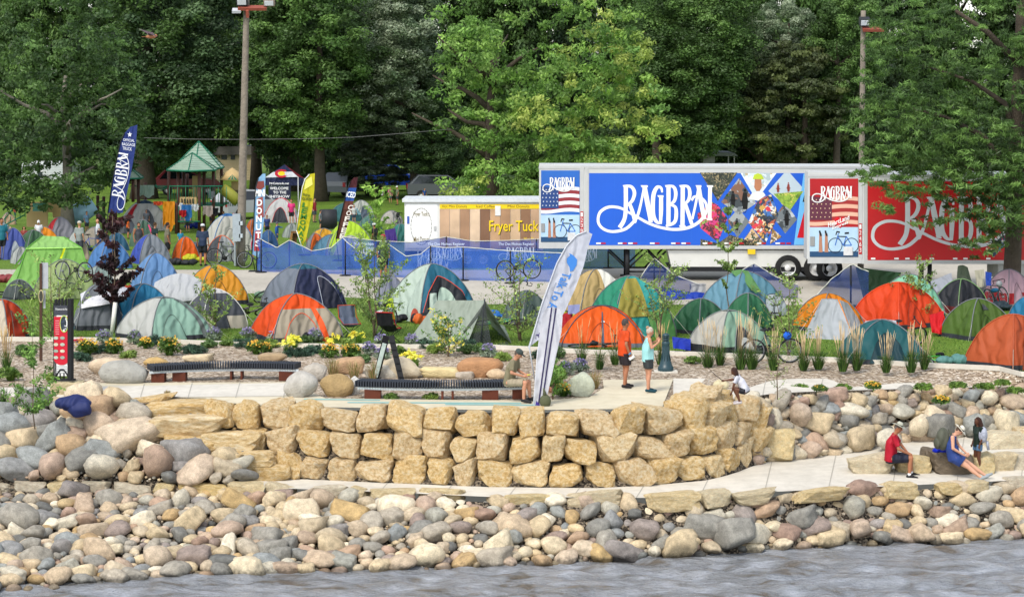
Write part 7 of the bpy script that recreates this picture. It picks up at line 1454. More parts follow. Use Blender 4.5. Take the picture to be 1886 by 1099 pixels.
cm = person('seated man in olive t-shirt and grey cap looking at his phone on the bench', at(940, 739, .03), 1.78, -18, '837c62', 'a89c84', 'light', '5c5048', sit, main=True, hat=('cap', '3c4644', '2e3636'), shoe='202022', short=.6)
mb = MB(); mb.box((.45, .0, .67), (.14, .07, .015), ry=R(-12)); hold(cm, 'phone in the hands of the seated man in the cap', 'phone', 'phone', 0, mb, M('c8d040', .5))
rsit = dict(sit); rsit.update(pelvis=(-.03, 0, .26), chest=(-.02, 0, .47), neck=(.03, 0, .59), head=(.065, 0, .67), face=(1, -.35, -.35), elL=(.1, .14, .43), wrL=(.19, .1, .33), hdL=(.215, .08, .30), elR=(.07, -.14, .405), wrR=(.2, -.08, .335), hdR=(.235, -.07, .315), shL=(.01, .105, .565), shR=(.01, -.105, .565))
rm = person('seated man in red t-shirt, navy shorts and wide grey sun hat on a limestone block', at(1644, 879, -1.66), 1.8, -8, 'b0142c', '181c30', 'tan', '6c6058', rsit, main=True, hat=('brim', 'a8a898', '4a483c'), shoe='1c1a1c', short=.58, sock='d8d8d8', fat=1.1)
mb = MB(); Pq = Vector((0, 0, 0))
for i in range(10): pass
mb.poly([(.115, -.06 + .06 * math.cos(a * .6283), .87 + .09 * math.sin(a * .6283)) for a in range(10)]); 
bw = person('woman in blue romper and white sun hat leaning on a dark stone, legs stretched out', at(1770, 881, -1.66), 1.72, -14, '2c4484', '2c4484', 'pale', '5a4638',
    dict(pelvis=(-.1, 0, .30), chest=(-.15, 0, .49), neck=(-.1, 0, .61), head=(-.035, 0, .67), face=(1, -.2, -.75), shL=(-.12, .105, .59), shR=(-.12, -.105, .59), elL=(-.05, .13, .45), elR=(-.11, -.14, .44), wrL=(.06, .05, .355), wrR=(.035, -.08, .345), hdL=(.1, .03, .335), hdR=(.09, -.05, .33),
         hiL=(-.08, .055, .29), hiR=(-.08, -.055, .29), knL=(.13, .06, .19), knR=(.1, -.055, .175), anL=(.33, .065, .045), anR=(.28, -.055, .035), toL=(.41, .08, .07), toR=(.365, -.07, .06)), main=True, sleeve=0, hat=('brim', 'd4cebc', '3a3428'), shoe='8c9498', short=.35, fat=1.25, dress=True)
gl = person('girl with long curly brown hair in dark green t-shirt standing beside the leaning woman', at(1800, 869, -1.6), 1.36, 200, '12241a', '5c7c9c', 'dark', '3a2016', dict(elL=(.0, .15, .63), wrL=(.05, .13, .50)), main=True, long_hair=.2, short=.3, shoe='5c3826')
cg = person('girl with long brown hair in white t-shirt crouching on top of the stone wall', at(1364, 742, .12), 1.35, 165, 'd4d4dc', '1c1e26', 'dark', '38221a',
    dict(pelvis=(-.09, 0, .23), chest=(.0, 0, .38), neck=(.07, 0, .48), head=(.12, 0, .56), face=(1, .3, -.5), shL=(.04, .1, .47), shR=(.04, -.1, .47), elL=(.1, .14, .34), wrL=(.14, .12, .2), hdL=(.16, .11, .16), elR=(.16, -.11, .4), wrR=(.30, -.1, .38), hdR=(.34, -.09, .37),
         hiL=(-.08, .055, .22), hiR=(-.08, -.055, .22), knL=(.08, .09, .25), knR=(.14, -.08, .25), anL=(.0, .08, .03), anR=(.03, -.08, .03), toL=(.1, .09, .0), toR=(.13, -.09, .0)), main=True, long_hair=.2, short=.4, shoe='b0a8a8')
mb = MB(); mb.tube([(.44, -.12, .5), (.62, -.13, .62), (.86, -.14, .84)], [.012, .009, .005], 5); hold(cg, 'thin curved stick in the crouching girl\'s hand', 'stick', 'stick', 0, mb, M('3c3028', .9))
def prop(label, name, cat, mb, mat, loc, rz=0): return tag(mb.build(name, mat, loc=loc, rot=(0, 0, rz)), label, cat)
mb = MB(); mb.ell((0, 0, .28), (.16, .2, .28), 10); mb.ell((-.12, 0, .18), (.1, .15, .15), 8); mb.tube([(.14, .1, .5), (.22, .1, .35), (.12, .1, .08)], .02, 5); mb.tube([(.14, -.1, .5), (.22, -.1, .35), (.12, -.1, .08)], .02, 5)
prop('olive and grey backpack on the back of the woman in blue', 'backpack', 'backpack', mb, cloth('56584a', .03), at(1735, 881, -1.66) + Vector((.02, .1, .66)))
mb = MB(); mb.ell((0, 0, .09), (.22, .15, .09), 8); mb.tube([(-.1, 0, .12), (0, 0, .2), (.12, 0, .12)], .03, 6); prop('bright blue plastic bag on the dark stone', 'plastic_bag', 'bag', mb, cloth('1430c8', .1), at(1742, 875, -1.66) + Vector((-.1, .1, .5)))
mb = MB(); mb.ell((0, 0, .2), (.11, .15, .2), 10); mb.tube([(.1, 0, .05), (.14, 0, -.16)], .035, 8); prop('white patterned backpack with blue bottle worn by the standing girl', 'backpack', 'backpack', mb, M('a0a4b0', .8, .5, 14, .2), at(1812, 869, -1.6) + Vector((-.06, -.1, .72)))
# -- the seats on the lower path
for i, (lb, px, py, d, rz, m) in enumerate([('long yellow limestone block where the man in red sits', 1608, 879, (1.15, .7, .5), .0, M_PALE), ('square yellow limestone block between the man in red and the dark stone', 1688, 878, (.85, .7, .48), .05, M_PALE), ('dark brown stone block under the woman in blue', 1756, 879, (1.0, .75, .55), 0, 0), ('small brown stone behind the dark block', 1712, 852, (.45, .4, .38), 0, 0),
      ('pale grey stone block right of the dark one', 1811, 876, (.55, .6, .5), 0, M_PALE), ('yellow and grey stone block next to the pale grey one', 1848, 872, (.62, .6, .5), 0, M_PALE), ('cream stone block at the right edge of the lower path', 1888, 870, (.7, .6, .48), 0, M_PALE), ('big cream and ochre boulder at the right edge behind the seat blocks', 1862, 838, (1.2, .8, .55), .1, M_PALE), ('yellow boulder at the far right behind the seat blocks', 1905, 835, (.9, .8, .6), 0, M_LIME)]):
    b = at(px, py, -1.68 if py > 860 else -1.62); me = BL_V[(i * 3 + 1) % 14].copy(); me.materials.clear(); me.materials.append(m or M('6e6252', .9, .35, 3, .9, 12, name='brown stone'))
    o = link('seat_stone', me, loc=(b.x, b.y + d[1] / 2, b.z + d[2] / 2 - .02), rot=(0, 0, rz)); o.scale = (d[0] / 2, d[1] / 2, d[2] / 2 * 1.05); tag(o, lb, 'stone', 'seat stones on the lower path')
# -- people among the tents
BK = [('man at the left edge in teal shirt and black shorts', 4, 478, 78, -60, '1c6c7c', '1c1e22', 'tan', '2a1c18', {}), ('person in white hooded top among the tents at the left', 72, 455, 50, -80, 'd0d0d4', '9a9aa0', 'tan', None, dict(hat=('hood', 'd0d0d4', 0))), ('brown haired woman sitting among the tents at the left', 45, 460, 44, -70, '8c3c34', '3a3430', 'light', '5c3420', dict(long_hair=.1)),
      ('grey haired man in white top beside the blue dome', 20, 462, 46, -80, 'c8ccd0', '404448', 'light', '88807c', {}), ('woman in grey t-shirt with light cap behind the maple trunk', 147, 478, 72, 60, '8c9490', '3c4048', 'light', 'a88c60', dict(hat=('cap', 'b8b4a8', 0))), ('bald man in white t-shirt with blue sleeve left of the feather flag', 181, 458, 56, 200, 'd0d4dc', '3c4450', 'light', None, {}),
      ('man in charcoal tank top sitting beside the grey-green dome', 256, 478, 70, -60, '3c3e44', '5a5c60', 'tan', '3a2c24', dict(beard='4a3a30', sleeve=0)), ('woman in dark green t-shirt with a yellow waist bag walking away', 286, 474, 66, 40, '12302c', '1a1a20', 'light', '5c4630', {}), ('bearded man in tan t-shirt and black shorts walking beside the woman in green', 309, 482, 74, 20, '75705c', '1c1e22', 'tan', '2a201c', dict(beard='3a2c24')),
      ('child in turquoise t-shirt crouching behind the orange tent', 333, 462, 40, -60, '2884a8', '3a4450', 'light', '6c5038', {}), ('man in navy printed t-shirt and white cap standing with his back to us', 374, 490, 79, 80, '20304c', '14161a', 'tan', '4a3c34', dict(hat=('cap', 'c8ccd0', 0))), ('woman in neon pink and yellow jersey standing before the white tent', 537, 413, 47, -90, 'd83878', '181a20', 'light', '6a3c24', {}),
      ('man in dark red jersey behind the lemonade flag', 579, 410, 46, -30, '8a2028', '4c5058', 'light', '3a2c24', {}), ('woman in blue vest and sunglasses behind the donut flag', 492, 437, 42, -70, '28386c', '1c2028', 'tan', '4a2c20', {}), ('man in long sleeved royal blue shirt and grey cap reaching to the wooden frame', 510, 452, 44, 10, '2454a0', '3c5480', 'light', '5c5450', dict(hat=('cap', '50545c', 0), sleeve=.98, pose=dict(elL=(.14, .1, .76), wrL=(.27, .08, .74), hdL=(.31, .08, .73)))),
      ('man in white t-shirt left of the woman in pink by the parked cars', 705, 374, 30, 200, 'c0c8d0', '3c4048', 'light', '5a4a40', {}), ('woman in pink top by the parked cars', 719, 375, 31, -90, 'c07088', '4a5058', 'light', '4a3428', {}), ('man in olive t-shirt and white cap by the parked cars', 732, 378, 36, 200, '6c7058', '3c4048', 'tan', '5a5048', dict(hat=('cap', 'd0d0cc', 0))), ('person in red top beside the dark tree trunk', 793, 366, 28, 90, 'c01c18', '1c2028', 'light', '3a2c28', {}),
      ('seated person in blue top beside the dark tree trunk', 782, 372, 22, -60, '1c4888', '1c2438', 'light', '3a2c28', {}), ('cyclist in navy jersey standing behind the young birch', 706, 512, 82, -80, '18224c', '14161c', 'tan', '3a2c28', dict(hat=('helmet', '8c2828', 0), short=.6)), ('person in black and yellow jersey with a white helmet beside the bikes', 690, 468, 58, 150, '1c1e20', '14161c', 'tan', '2a2420', dict(hat=('helmet', 'c8ccc8', 0))),
      ('person in pink top behind the light pole', 466, 478, 44, 180, 'c02860', '2c3038', 'light', '4a3428', {}), ('cyclist in orange and black jersey standing behind the pale green dome', 231, 600, 92, 100, 'b04420', '141820', 'tan', '3a2c24', dict(short=.62))]
BK += [('man in red shirt at the far left behind the tan dome', 28, 408, 36, 10, 'a02428', '2c3038', 'tan', '3a2c24', {}), ('woman in yellow top under the maple crown', 102, 412, 36, -60, 'c8b838', '2c3040', 'light', '6a4830', {}), ('man in light blue shirt right of the maple trunk', 160, 430, 42, -40, '7ca0c0', '3c4048', 'light', '4a3c30', {}), ('woman in black top beside the petrol blue dome', 198, 470, 46, 170, '1c1c20', '3c3c44', 'tan', '2a1c18', {}),
       ('man in orange vest before the grey dome at the flag foot', 236, 440, 42, 20, 'c85c1c', '24262c', 'tan', '3a2c24', {}), ('person in grey hoodie by the left playground post', 270, 425, 40, -80, '7c8088', '34383f', 'light', '4a3c34', {}), ('man in white shirt by the light pole', 430, 432, 40, -30, 'b8bcc0', '2c3440', 'light', '5a4a40', dict(hat=('cap', '8c2430', 0))), ('woman in green top left of the light pole', 412, 424, 36, 200, '3c7850', '24282c', 'light', '7a5438', {}),
       ('person in blue shirt under the playground deck', 346, 428, 40, -100, '2c4c88', '2a2c30', 'light', '5a4030', {}), ('person in maroon shirt right of the playground', 388, 418, 36, 30, '6c2430', '3a3c40', 'tan', '2c2420', {}), ('person in white shirt between the dark teal and pale grey domes', 652, 412, 36, -70, 'c0c4c4', '3c4458', 'light', '4a3c30', {}), ('person in grey shirt left of the barrel', 590, 424, 38, 0, '80868c', '2c3034', 'light', '3a3028', {})]
for (lb, px, py, hp, yaw, sh, pa, sk, hr, kw) in BK:
    g = at(px, py, 0); s = mpp(g); kw = dict(kw); Hh = hp * s; person(lb, g, max(.9, min(1.95, Hh)) , yaw, sh, pa, sk, hr, kw.pop('pose', None), **kw)
# ================================================================ bicycles
def bike(label, px, py, yaw, roll, col, pitch=0, z=0, name='bicycle', bags=None, dz=None):
    g = at(px, py, 0); t = thing(name, label, 'bicycle', g); t.rotation_euler = (R(roll), R(pitch), R(yaw)); r = .34
    if z: t.location.z = z
    fm = M(col, .35, .02, 3, 0, spec=.6); bk = M('18191b', .6, .05, 3, 0)
    for x in (-.52, .52):
        w = thing('wheel', None, None); w.parent = t; w.location = (x, 0, r); mb = MB(); mb.tube([(r * math.cos(a * math.pi / 12), 0, r * math.sin(a * math.pi / 12)) for a in range(24)], .022, 6, closed=True); mb.build('tyre', bk, w)
        mb = MB(); mb.tube([((r - .035) * math.cos(a * math.pi / 12), 0, (r - .035) * math.sin(a * math.pi / 12)) for a in range(24)], .012, 4, closed=True); mb.tube([(0, -.04, 0), (0, .04, 0)], .03, 8)
        for k in range(14): a = k * math.pi / 7; mb.tube([(0, .02 * (-1) ** k, 0), ((r - .035) * math.cos(a), 0, (r - .035) * math.sin(a))], .0035, 3)
        mb.build('rim', M('8a8c90', .4), w)
    bb = (-.08, 0, .27); st = (-.2, 0, .78); hd1 = (.34, 0, .74); hd0 = (.37, 0, .62); ra = (-.52, 0, r); fa = (.52, 0, r)
    mb = MB(); [mb.tube([a, b], w, 6) for a, b, w in [(bb, st, .016), (bb, hd0, .02), (st, hd1, .016), (hd0, hd1, .02), ((-.52, .05, r), bb, .01), ((-.52, -.05, r), bb, .01), ((-.52, .05, r), st, .009), ((-.52, -.05, r), st, .009), (hd0, (.52, .04, r), .012), (hd0, (.52, -.04, r), .012)]]; mb.build('frame', fm, t)
    mb = MB(); mb.tube([st, (-.23, 0, .93)], .013, 6); mb.ell((-.24, 0, .95), (.14, .06, .03), 7); mb.build('saddle', bk, t)
    mb = MB(); mb.tube([hd1, (.33, 0, .9)], .015, 6); mb.tube([(.36, -.22, .8), (.45, -.22, .86), (.42, -.22, .93), (.37, -.2, .94), (.37, 0, .93), (.37, .2, .94), (.42, .22, .93), (.45, .22, .86), (.36, .22, .8)], .014, 6); mb.build('handlebar', bk, t)
    mb = MB(); mb.lathe([(.1, -.008), (.1, .008)], 14); c = mb.mesh('crank'); link('crankset', c, bk, t, loc=bb, rot=(R(90), 0, 0))
    mb = MB(); mb.tube([(-.08, -.06, .27), (-.02, -.07, .12)], .01, 5); mb.tube([(-.08, .06, .27), (-.14, .07, .42)], .01, 5); mb.box((-.02, -.1, .11), (.09, .06, .02)); mb.box((-.14, .1, .43), (.09, .06, .02)); mb.build('pedals', bk, t)['kind'] = 'stuff'
    if bags:
        for (x, z_, sx, sz, c) in bags: mb = MB(); mb.ell((x, 0, z_), (sx, .1, sz), 8); mb.build('bag', M(c, .8), t)
    return t
bike('dark bicycle turned upside down in front of the pale sage dome', 137, 556, 150, 180, '1c2024', z=1.42)
bike('bicycle lying on the grass before the bright orange dome with a white helmet', 1095, 640, 12, 78, '2a2c30', z=.05)
bike('green bicycle fallen on the grass between the dark teal and rust tents', 1738, 674, 190, 80, '2ca838', z=.05)
bike('black bicycle with blue handlebar bag behind the ornamental grasses', 1420, 668, 8, 10, '202226', bags=[(.42, .78, .12, .12, '2060c8')])
bike('dark bicycle leaning on the left side of the light pole', 418, 487, 10, -6, '28302c'); bike('black bicycle leaning on the right side of the light pole', 472, 494, 170, 8, '1c2a44')
bike('bicycle with grey front bag leaning on the honey locust trunk', 1838, 566, 50, -14, '3a3c40', bags=[(.42, .8, .14, .12, '8c9094'), (.0, .6, .25, .08, '1c6080')])
bike('silver bicycle lying before the grey-blue dome', 1385, 590, 20, 70, '9a9ca0', z=.05)
bike('road bicycle upside down behind the young birch left of the leaning flag', 955, 545, 20, 180, '24282c', z=1.3)
bike('green framed bicycle lying beside the pale grey tarp tent', 918, 600, 15, 72, '2a9868', z=.05)
bike('red and white bicycle leaning behind the A-shaped board', 708, 614, 70, 8, 'b01c24', bags=[(.2, .7, .2, .1, 'b8bcc4')])
bike('bicycle under the gear left of the navy dome', 500, 556, 40, 50, '303438', z=.03)
bike('bicycle lying by the right end of the charcoal mesh dome', 455, 585, 30, 60, '4a3050', z=.05)
bike('dark bicycle lying at the left edge of the grass', 22, 545, 20, 75, '202428', z=.05)
bike('bicycle with black bags beside the food trailer end', 732, 425, 100, 5, '2c3034', bags=[(.35, .8, .15, .14, '181a1c')])
bike('bicycle standing under the trees beyond the playground roofs', 281, 352, 10, 3, '6c1c20')
bike('bicycle with blue frame in the crowd behind the lime tent', 170, 470, 30, 8, '2448a0')
bike('bicycle leaning on the orange-red dome near the dark teal tent', 1652, 640, 20, 30, '222428', z=.02)
mb = MB(); mb.ell((0, 0, .1), (.15, .11, .1), 10); tag(mb.build('helmet', M('c8c8c0', .4, .4, 12, 0), loc=at(1111, 636, 0) + Vector((0, 0, .55))), 'white bicycle helmet resting on the fallen bicycle before the orange dome', 'helmet')
# ================================================================ small things in front
STEEL = M('5a2c1c', .75, .2, 4, .2, name='weathering steel'); SLAT = M('2c3038', .6, .12, 3, .1, name='dark recycled slats'); GALV = M('c4ccd0', .45, .08, 4, 0, name='galvanised steel')
def bench(label, c0, c1, n, legs, bow, depth=.55, H=.45):
    """curved slatted bench: c0, c1 photo points on the ground under its two front ends"""
    A, B = at(*c0, 0), at(*c1, 0); t = thing('bench', label, 'bench', A); ax = (B - A); nv = Vector((-ax.y, ax.x, 0)).normalized()
    def q(u, v=0): p = A.lerp(B, u) - nv * bow * (1 - (2 * u - 1) ** 2) + nv * v; return p
    sm = None
    for i in range(n):
        u = (i + .5) / n; p = q(u, depth / 2); d = q(u + .01) - q(u - .01); an = math.atan2(d.y, d.x); w = ax.length / n
        if sm is None: mb = MB(); mb.box((0, 0, 0), (w * .6, depth, .15)); sm = mb.mesh('slat'); sm.materials.append(SLAT)
        link('slat', sm, parent=t, loc=(p.x - A.x, p.y - A.y, H - .07), rot=(0, 0, an))
    for v in (.1, depth - .1):
        mb = MB(); pts = [q(i / 24, v) + Vector((0, 0, H - .18)) for i in range(25)]; vs = []
        for p in pts: vs += [p + Vector((0, -.02, -.03)), p + Vector((0, -.02, .03)), p + Vector((0, .02, .03)), p + Vector((0, .02, -.03))]
        mb.add(vs, [(i * 4 + j, (i + 1) * 4 + j, (i + 1) * 4 + (j + 1) % 4, i * 4 + (j + 1) % 4) for i in range(24) for j in range(4)] + [(0, 1, 2, 3), (96, 99, 98, 97)]); put(mb, 'support_rail', GALV, t)
    for (u, w) in legs: p = q(u, depth / 2); mb = MB(); mb.box(p + Vector((0, 0, (H - .21) / 2)), (w, .4, H - .21)); put(mb, 'leg', STEEL, t)
    return t
bench('long curved slatted bench left, behind the left path, dark slats on rust steel legs', (275, 706), (550, 702), 58, [(.06, .34), (.2, .34), (.55, .05), (.62, .05), (.92, .36)], -.35)
bench('curved slatted bench nearer the wall where the man with the cap sits', (658, 735), (972, 735), 66, [(.09, .4), (.5, .05), (.56, .05), (.78, .4), (.95, .34)], .3)
# information kiosk on its limestone plinth
g = at(124, 730, 0); k = thing('information_sign', 'tall black framed information sign with red and white panel on a limestone plinth', 'sign', g); K = Plane(g, R(-28)); 
bp = BL_V[2]; o = link('plinth', bp, parent=k, loc=(0, .35, .17)); o.scale = (.42, .32, .2); o.rotation_euler.z = R(-28); o.material_slots[0].link = 'OBJECT'; o.material_slots[0].material = M('b4a684', .9, .15, 5, .4)
K.rect(98, 558, 104, 692, .0, 'post', BLK, k, .08); K.rect(126, 550, 133, 698, .04, 'post', BLK, k, .1); K.rect(100, 562, 128, 692, .0, 'panel', M('dcdcd8', .5, .02, 3, 0), k, .04); K.rect(100, 562, 128, 580, .012, 'header', M('3a3c44', .5), k, .01)
K.rect(100, 583, 128, 664, .012, 'red_field', M('b8182c', .5, .02, 3, 0), k, .008); K.poly([(100 + 14 + 14 * math.cos(a * .349), 660 + 12 * math.sin(a * .349)) for a in range(18)], .014, 'red_field', M('b8182c', .5, .02, 3, 0), k)
K.poly([(119 + 8 * math.cos(a * .349), 596 + 16 * math.sin(a * .349)) for a in range(18)], .022, 'picture_ring', M('a8c060', .5), k); K.poly([(119 + 6.6 * math.cos(a * .349), 596 + 14 * math.sin(a * .349)) for a in range(18)], .026, 'picture', PH_CROWD, k)
for i in range(8): K.poly([(104 + (i % 2) * 12 + 4.5 * math.cos(a * .6), 622 + (i // 2) * 12 + 3 * math.sin(a * .6)) for a in range(10)], .022, 'fish_picture', M(['a8b0a0', '8c9a8c', 'c0b8a0'][i % 3], .5, .3, 30, 0), k)
for i in range(7): K.rect(103, 590 + i * 4, 110, 591 + i * 4, .022, 'text_line', M('d8a0a4', .5, 0, 3, 0), k)
for i in range(4): K.rect(104, 674 + i * 4, 124, 675 + i * 4, .016, 'text_line', M('8a8c90', .5, 0, 3, 0), k)
text_on(K, 'Welcome to the Park', trect(103, 567, 125, 571), .02, 'lettering', WHITE, k)
for i in range(5): K.poly([(101 + i * 6, 552 - (2 if i == 2 else 0)), (105 + i * 6, 550 - (2 if i == 2 else 0)), (105 + i * 6, 562), (101 + i * 6, 562)], .02, 'crest_finial', BLK, k, .03)
mb = MB()
for i in range(3): mb.tube([K.w(104 + i * 7, 698, 0), K.w(104 + i * 7, 686, 0)], .02, 5)
mb.tube([K.w(101 + 27 * u, 698 - 18 * math.sin(u * 3.14), 0) for u in np.linspace(0, 1, 10)], .025, 5); K.rect(97, 697, 136, 701, .02, 'foot_rail', BLK, k, .1); put(mb, 'arch_bars', BLK, k)
# wooden post sign at the left
g = at(74, 665, 0); k = thing('sign_post', 'brown wooden post with grey plate and small oval sign at the left', 'sign', g); K = Plane(g, 0)
K.rect(72.5, 485, 77, 665, 0, 'post', M('4a3428', .8, .2, 4, .2), k, .1); K.rect(75, 484, 88, 532, -.05, 'plate', M('a4a8ac', .5), k, .02); K.poly([(76 + 4.5 * math.cos(a * .4), 545 + 12 * math.sin(a * .4)) for a in range(16)], .04, 'oval_rim', M('c0b488', .5), k, .02); K.poly([(76 + 3.4 * math.cos(a * .4), 545 + 10 * math.sin(a * .4)) for a in range(16)], .05, 'oval_sign', M('3c3c34', .5), k, .01); K.rect(79, 535, 83, 568, -.05, 'plate', M('9aa0a4', .5), k, .02)
# green bollard
g = at(1226, 684, 0); b = thing('bollard', 'dark green fluted cast metal bollard with round cap beside the walkway', 'bollard', g); BG = M('1e3c44', .4, .08, 5, .05, spec=.5, name='green paint')
mb = MB(); mb.lathe([(.2, 0), (.21, .04), (.21, .12), (.18, .16), (.16, .22), (.135, .3), (.105, .42), (.095, .7), (.105, .74), (.105, .8), (.09, .82)], 24); mb.build('column', BG, b)
for k_ in range(3): mb = MB(); mb.lathe([(.075, .83 + k_ * .045), (.1, .84 + k_ * .045), (.1, .855 + k_ * .045), (.075, .865 + k_ * .045)], 20); mb.build('louvre_ring', BG, b)
mb = MB(); mb.lathe([(.1, .965), (.1, .985), (.07, 1.02), (.01, 1.04)], 20); mb.build('cap', BG, b); mb = MB(); mb.box((0, 0, -.01), (.62, .5, .07)); mb.build('footing', M_CONC, b)
for k_ in range(10): a = k_ * .6283; mb = MB(); mb.tube([(.135 * math.cos(a), .135 * math.sin(a), .3), (.098 * math.cos(a), .098 * math.sin(a), .5), (.097 * math.cos(a), .097 * math.sin(a), .7)], .01, 4); mb.build('flute', BG, b)
# A-shaped board
g = at(716, 700, 0); a = thing('folding_board', 'A-shaped black folding frame with a pale printed front panel behind the second bench', 'sign', g); K = Plane(g, 0); top_ = ond(716, 618, g.y)
mb = MB(); f0, f1 = at(692, 698, 0), at(740, 702, 0)
def leg(a_, b_, w, th, m, nm, off=0):
    d = (b_ - a_).normalized(); s_ = Vector((1, 0, 0)); s_ = (s_ - d * s_.dot(d)).normalized(); n_ = d.cross(s_); mb = MB(); vs = [p + s_ * x * w / 2 + n_ * (y * th / 2 + off) for p in (a_, b_) for x, y in ((-1, -1), (1, -1), (1, 1), (-1, 1))]; mb.add(vs, [(0, 3, 2, 1), (4, 5, 6, 7), (0, 1, 5, 4), (1, 2, 6, 5), (2, 3, 7, 6), (3, 0, 4, 7)]); return put(mb, nm, m, a)
leg(f0, top_ + Vector((-.06, 0, 0)), .17, .05, BLK, 'front_leg'); leg(f1, top_ + Vector((.06, 0, 0)), .15, .05, BLK, 'rear_leg')
leg(f0.lerp(top_, .06) + Vector((-.02, -.05, 0)), f0.lerp(top_, .83) + Vector((-.05, -.05, 0)), .11, .02, M('b4c4bc', .5, .2, 9, 0), 'printed_panel')
mb = MB()
for i in range(6): p = f1.lerp(top_, .1 + .15 * i); mb.box(p + Vector((.03, -.04, 0)), (.13, .03, .015))
put(mb, 'rung', BLK, a)['kind'] = 'stuff'
# camp chairs
def camp_chair(label, px, py, c, edge, yaw):
    g = at(px, py, 0); t = thing('camp_chair', label, 'camp chair', g, R(yaw)); mb = MB(); n = 6
    vs = [(x * .26, y * .24, .42 - .1 * (1 - x * x) * (1 - y * y) + .18 * max(0, y)) for x in np.linspace(-1, 1, n) for y in np.linspace(-1, 1, n)]; mb.add(vs, [(i * n + j, (i + 1) * n + j, (i + 1) * n + j + 1, i * n + j + 1) for i in range(n - 1) for j in range(n - 1)], True); mb.build('seat', cloth(c, .05), t)
    mb = MB(); vs = [(x * .26, .26 + z * .12 + .05 * x * x, .55 + z * .4) for x in np.linspace(-1, 1, n) for z in np.linspace(0, 1, n)]; mb.add(vs, [(i * n + j, (i + 1) * n + j, (i + 1) * n + j + 1, i * n + j + 1) for i in range(n - 1) for j in range(n - 1)], True); mb.build('backrest', cloth(c, .05), t)
    mb = MB(); mb.tube([(-.27, -.25, .44), (.27, -.25, .44), (.28, .26, .6), (.27, .4, .96), (-.27, .4, .96), (-.28, .26, .6)], .014, 5, closed=True); mb.build('edge_piping', M(edge, .6), t)
    for sx in (-1, 1):
        for sy in (-1, 1): mb = MB(); mb.tube([(sx * .06, sy * .06, .22), (sx * .24, sy * .26, 0)], .013, 5); mb.tube([(sx * .06, sy * .06, .22), (sx * .26, sy * .24, .42)], .01, 5); mb.build('leg', BLK, t)
    return t
camp_chair('black camp chair with red piping on the grass behind the A-shaped board', 718, 632, '18191e', 'c01828', 160); camp_chair('grey-blue camp chair beside the orange and beige tent', 645, 622, '5a6478', 'b04020', 20)
# wooden frame, barrels and odds and ends behind the fence
g = at(553, 462, 0); w = thing('wooden_frame', 'open wooden A-frame board propped behind the net fence beside the lemonade flag', 'wooden frame', g); K = Plane(g, 0)
K.rect(536, 426, 560, 429, .1, 'top_plank', M('6c4c2c', .8, .2, 4), w, .3); K.poly([(536, 429), (540, 429), (534, 460), (530, 460)], .1, 'leg', M('8a6438', .8, .2, 4), w, .06); K.poly([(558, 429), (563, 429), (574, 460), (570, 460)], .1, 'leg', M('8a6438', .8, .2, 4), w, .06); K.rect(538, 430, 558, 448, -.1, 'back_board', M('5c4024', .8, .2, 4), w, .04)
g = at(605, 421, 0); mb = MB(); mb.lathe([(.45, 0), (.47, .5), (.45, 1)], 16); tag(mb.build('barrel', M('2a2c30', .6), loc=g), 'dark grey waste barrel on the grass behind the yellow dome', 'barrel')
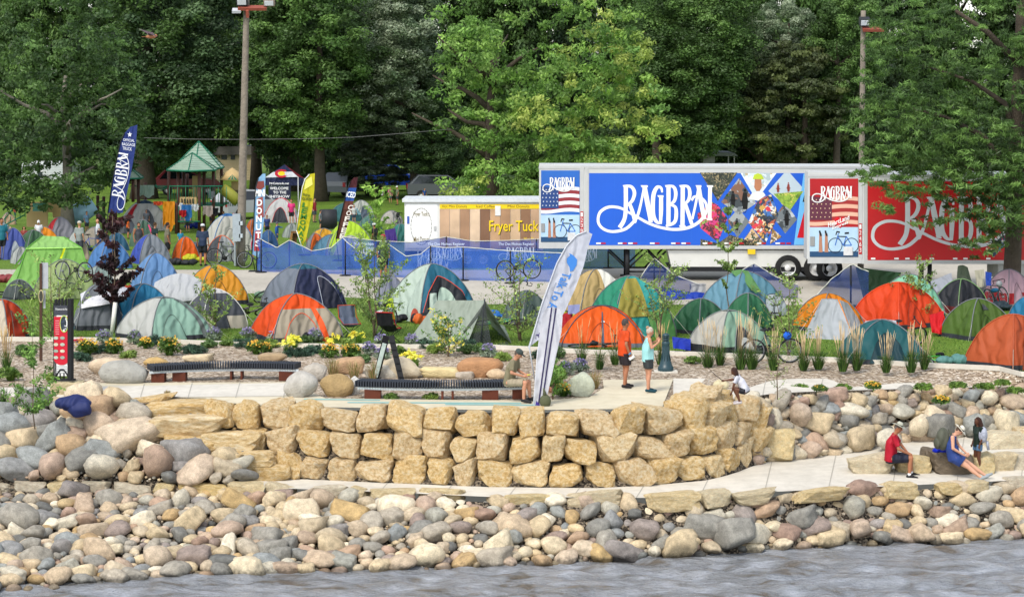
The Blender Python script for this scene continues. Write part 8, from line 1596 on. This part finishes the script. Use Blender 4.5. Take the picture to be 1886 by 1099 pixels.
# gear lying about: piles of clothes and bags
PILE = [('black clothes heap at the door of the teal and white tent', 760, 594, '16181c', 3), ('orange and pink shoes heap beside the black clothes', 778, 596, 'd0642c', 1), ('dark gear heap by the left foot of the pale grey tarp tent', 560, 628, '1c1e24', 2), ('black panniers beside the orange tent by the navy shirted man', 328, 488, '24262a', 2), ('yellow and black bags behind the navy shirted man', 352, 482, 'b8b82c', 2), ('blue gear heap behind the bike by the pale grey tarp tent', 925, 588, '2868b0', 2),
        ('white and red clothes hung on the bicycle behind the A-shaped board', 700, 585, 'c4c4c8', 2), ('blue sleeping mats rolled before the white tent under the banner', 520, 409, '2444a0', 2), ('green and white gear by the left end of the navy dome', 495, 548, '6a8a70', 1), ('black bags at the foot of the honey locust', 1850, 572, '24343c', 2), ('white cooler box beside the crumpled net', 1285, 545, 'b8b8b4', 0), ('dark backpack in front of the pale green and cream dome', 1350, 655, '22242a', 2),
        ('helmets and shoes on the grass left of the lime tent', 18, 520, '8a3c40', 1), ('blue sleeping pad roll under the playground deck', 353, 420, '1c38a0', 1), ('green lunch box beside the fallen green bicycle', 1763, 672, '5c8a84', 1), ('colourful clothes beside the bright orange dome', 1058, 590, 'b8b838', 2), ('grey stone-like tarp bundle under the playground deck', 333, 412, '8a8478', 2)]
for i, (lb, px, py, c, n) in enumerate(PILE):
    g = at(px, py, 0); rg = np.random.default_rng(i); mb = MB()
    if n == 0: mb.box((0, 0, .2), (.5, .35, .4), rz=.3); mb.box((0, 0, .42), (.52, .37, .05), rz=.3)
    for k_ in range(2 + n * 2): mb.ell((rg.normal(0, .16 * n), rg.normal(0, .1), .1 + .06 * rg.random()), (rg.uniform(.12, .28), rg.uniform(.1, .2), rg.uniform(.08, .2)), 7) if n else None
    me = mb.mesh('gear_pile')
    for v in me.vertices: v.co += Vector(noise.noise_vector(v.co * 6)) * .03
    tag(link('gear_pile', me, cloth(c, .05), loc=g), lb, 'gear', 'piles of gear on the grass')
# a bird crossing in front of the trees
b = thing('bird', 'small brown bird in flight high in front of the dark trees at the left', 'bird', ond(278, 68, 60)); mb = MB(); mb.ell((0, 0, 0), (.14, .05, .05), 8); mb.ell((.13, 0, .03), (.04, .035, .035), 6); mb.box((-.18, 0, 0), (.12, .05, .01)); mb.build('body', M('9a6848', .8), b)
for s_ in (-1, 1): mb = MB(); mb.add([(.06, 0, .02), (-.06, 0, .02), (-.1 - .05 * s_, s_ * .2, .1), (.02 - .05 * s_, s_ * .22, .12), (-.08 - .3 * s_, s_ * .3, .1 + .12 * s_)], [(0, 1, 2, 3), (3, 2, 4)]); mb.build('wing', M('50444a', .8), b)
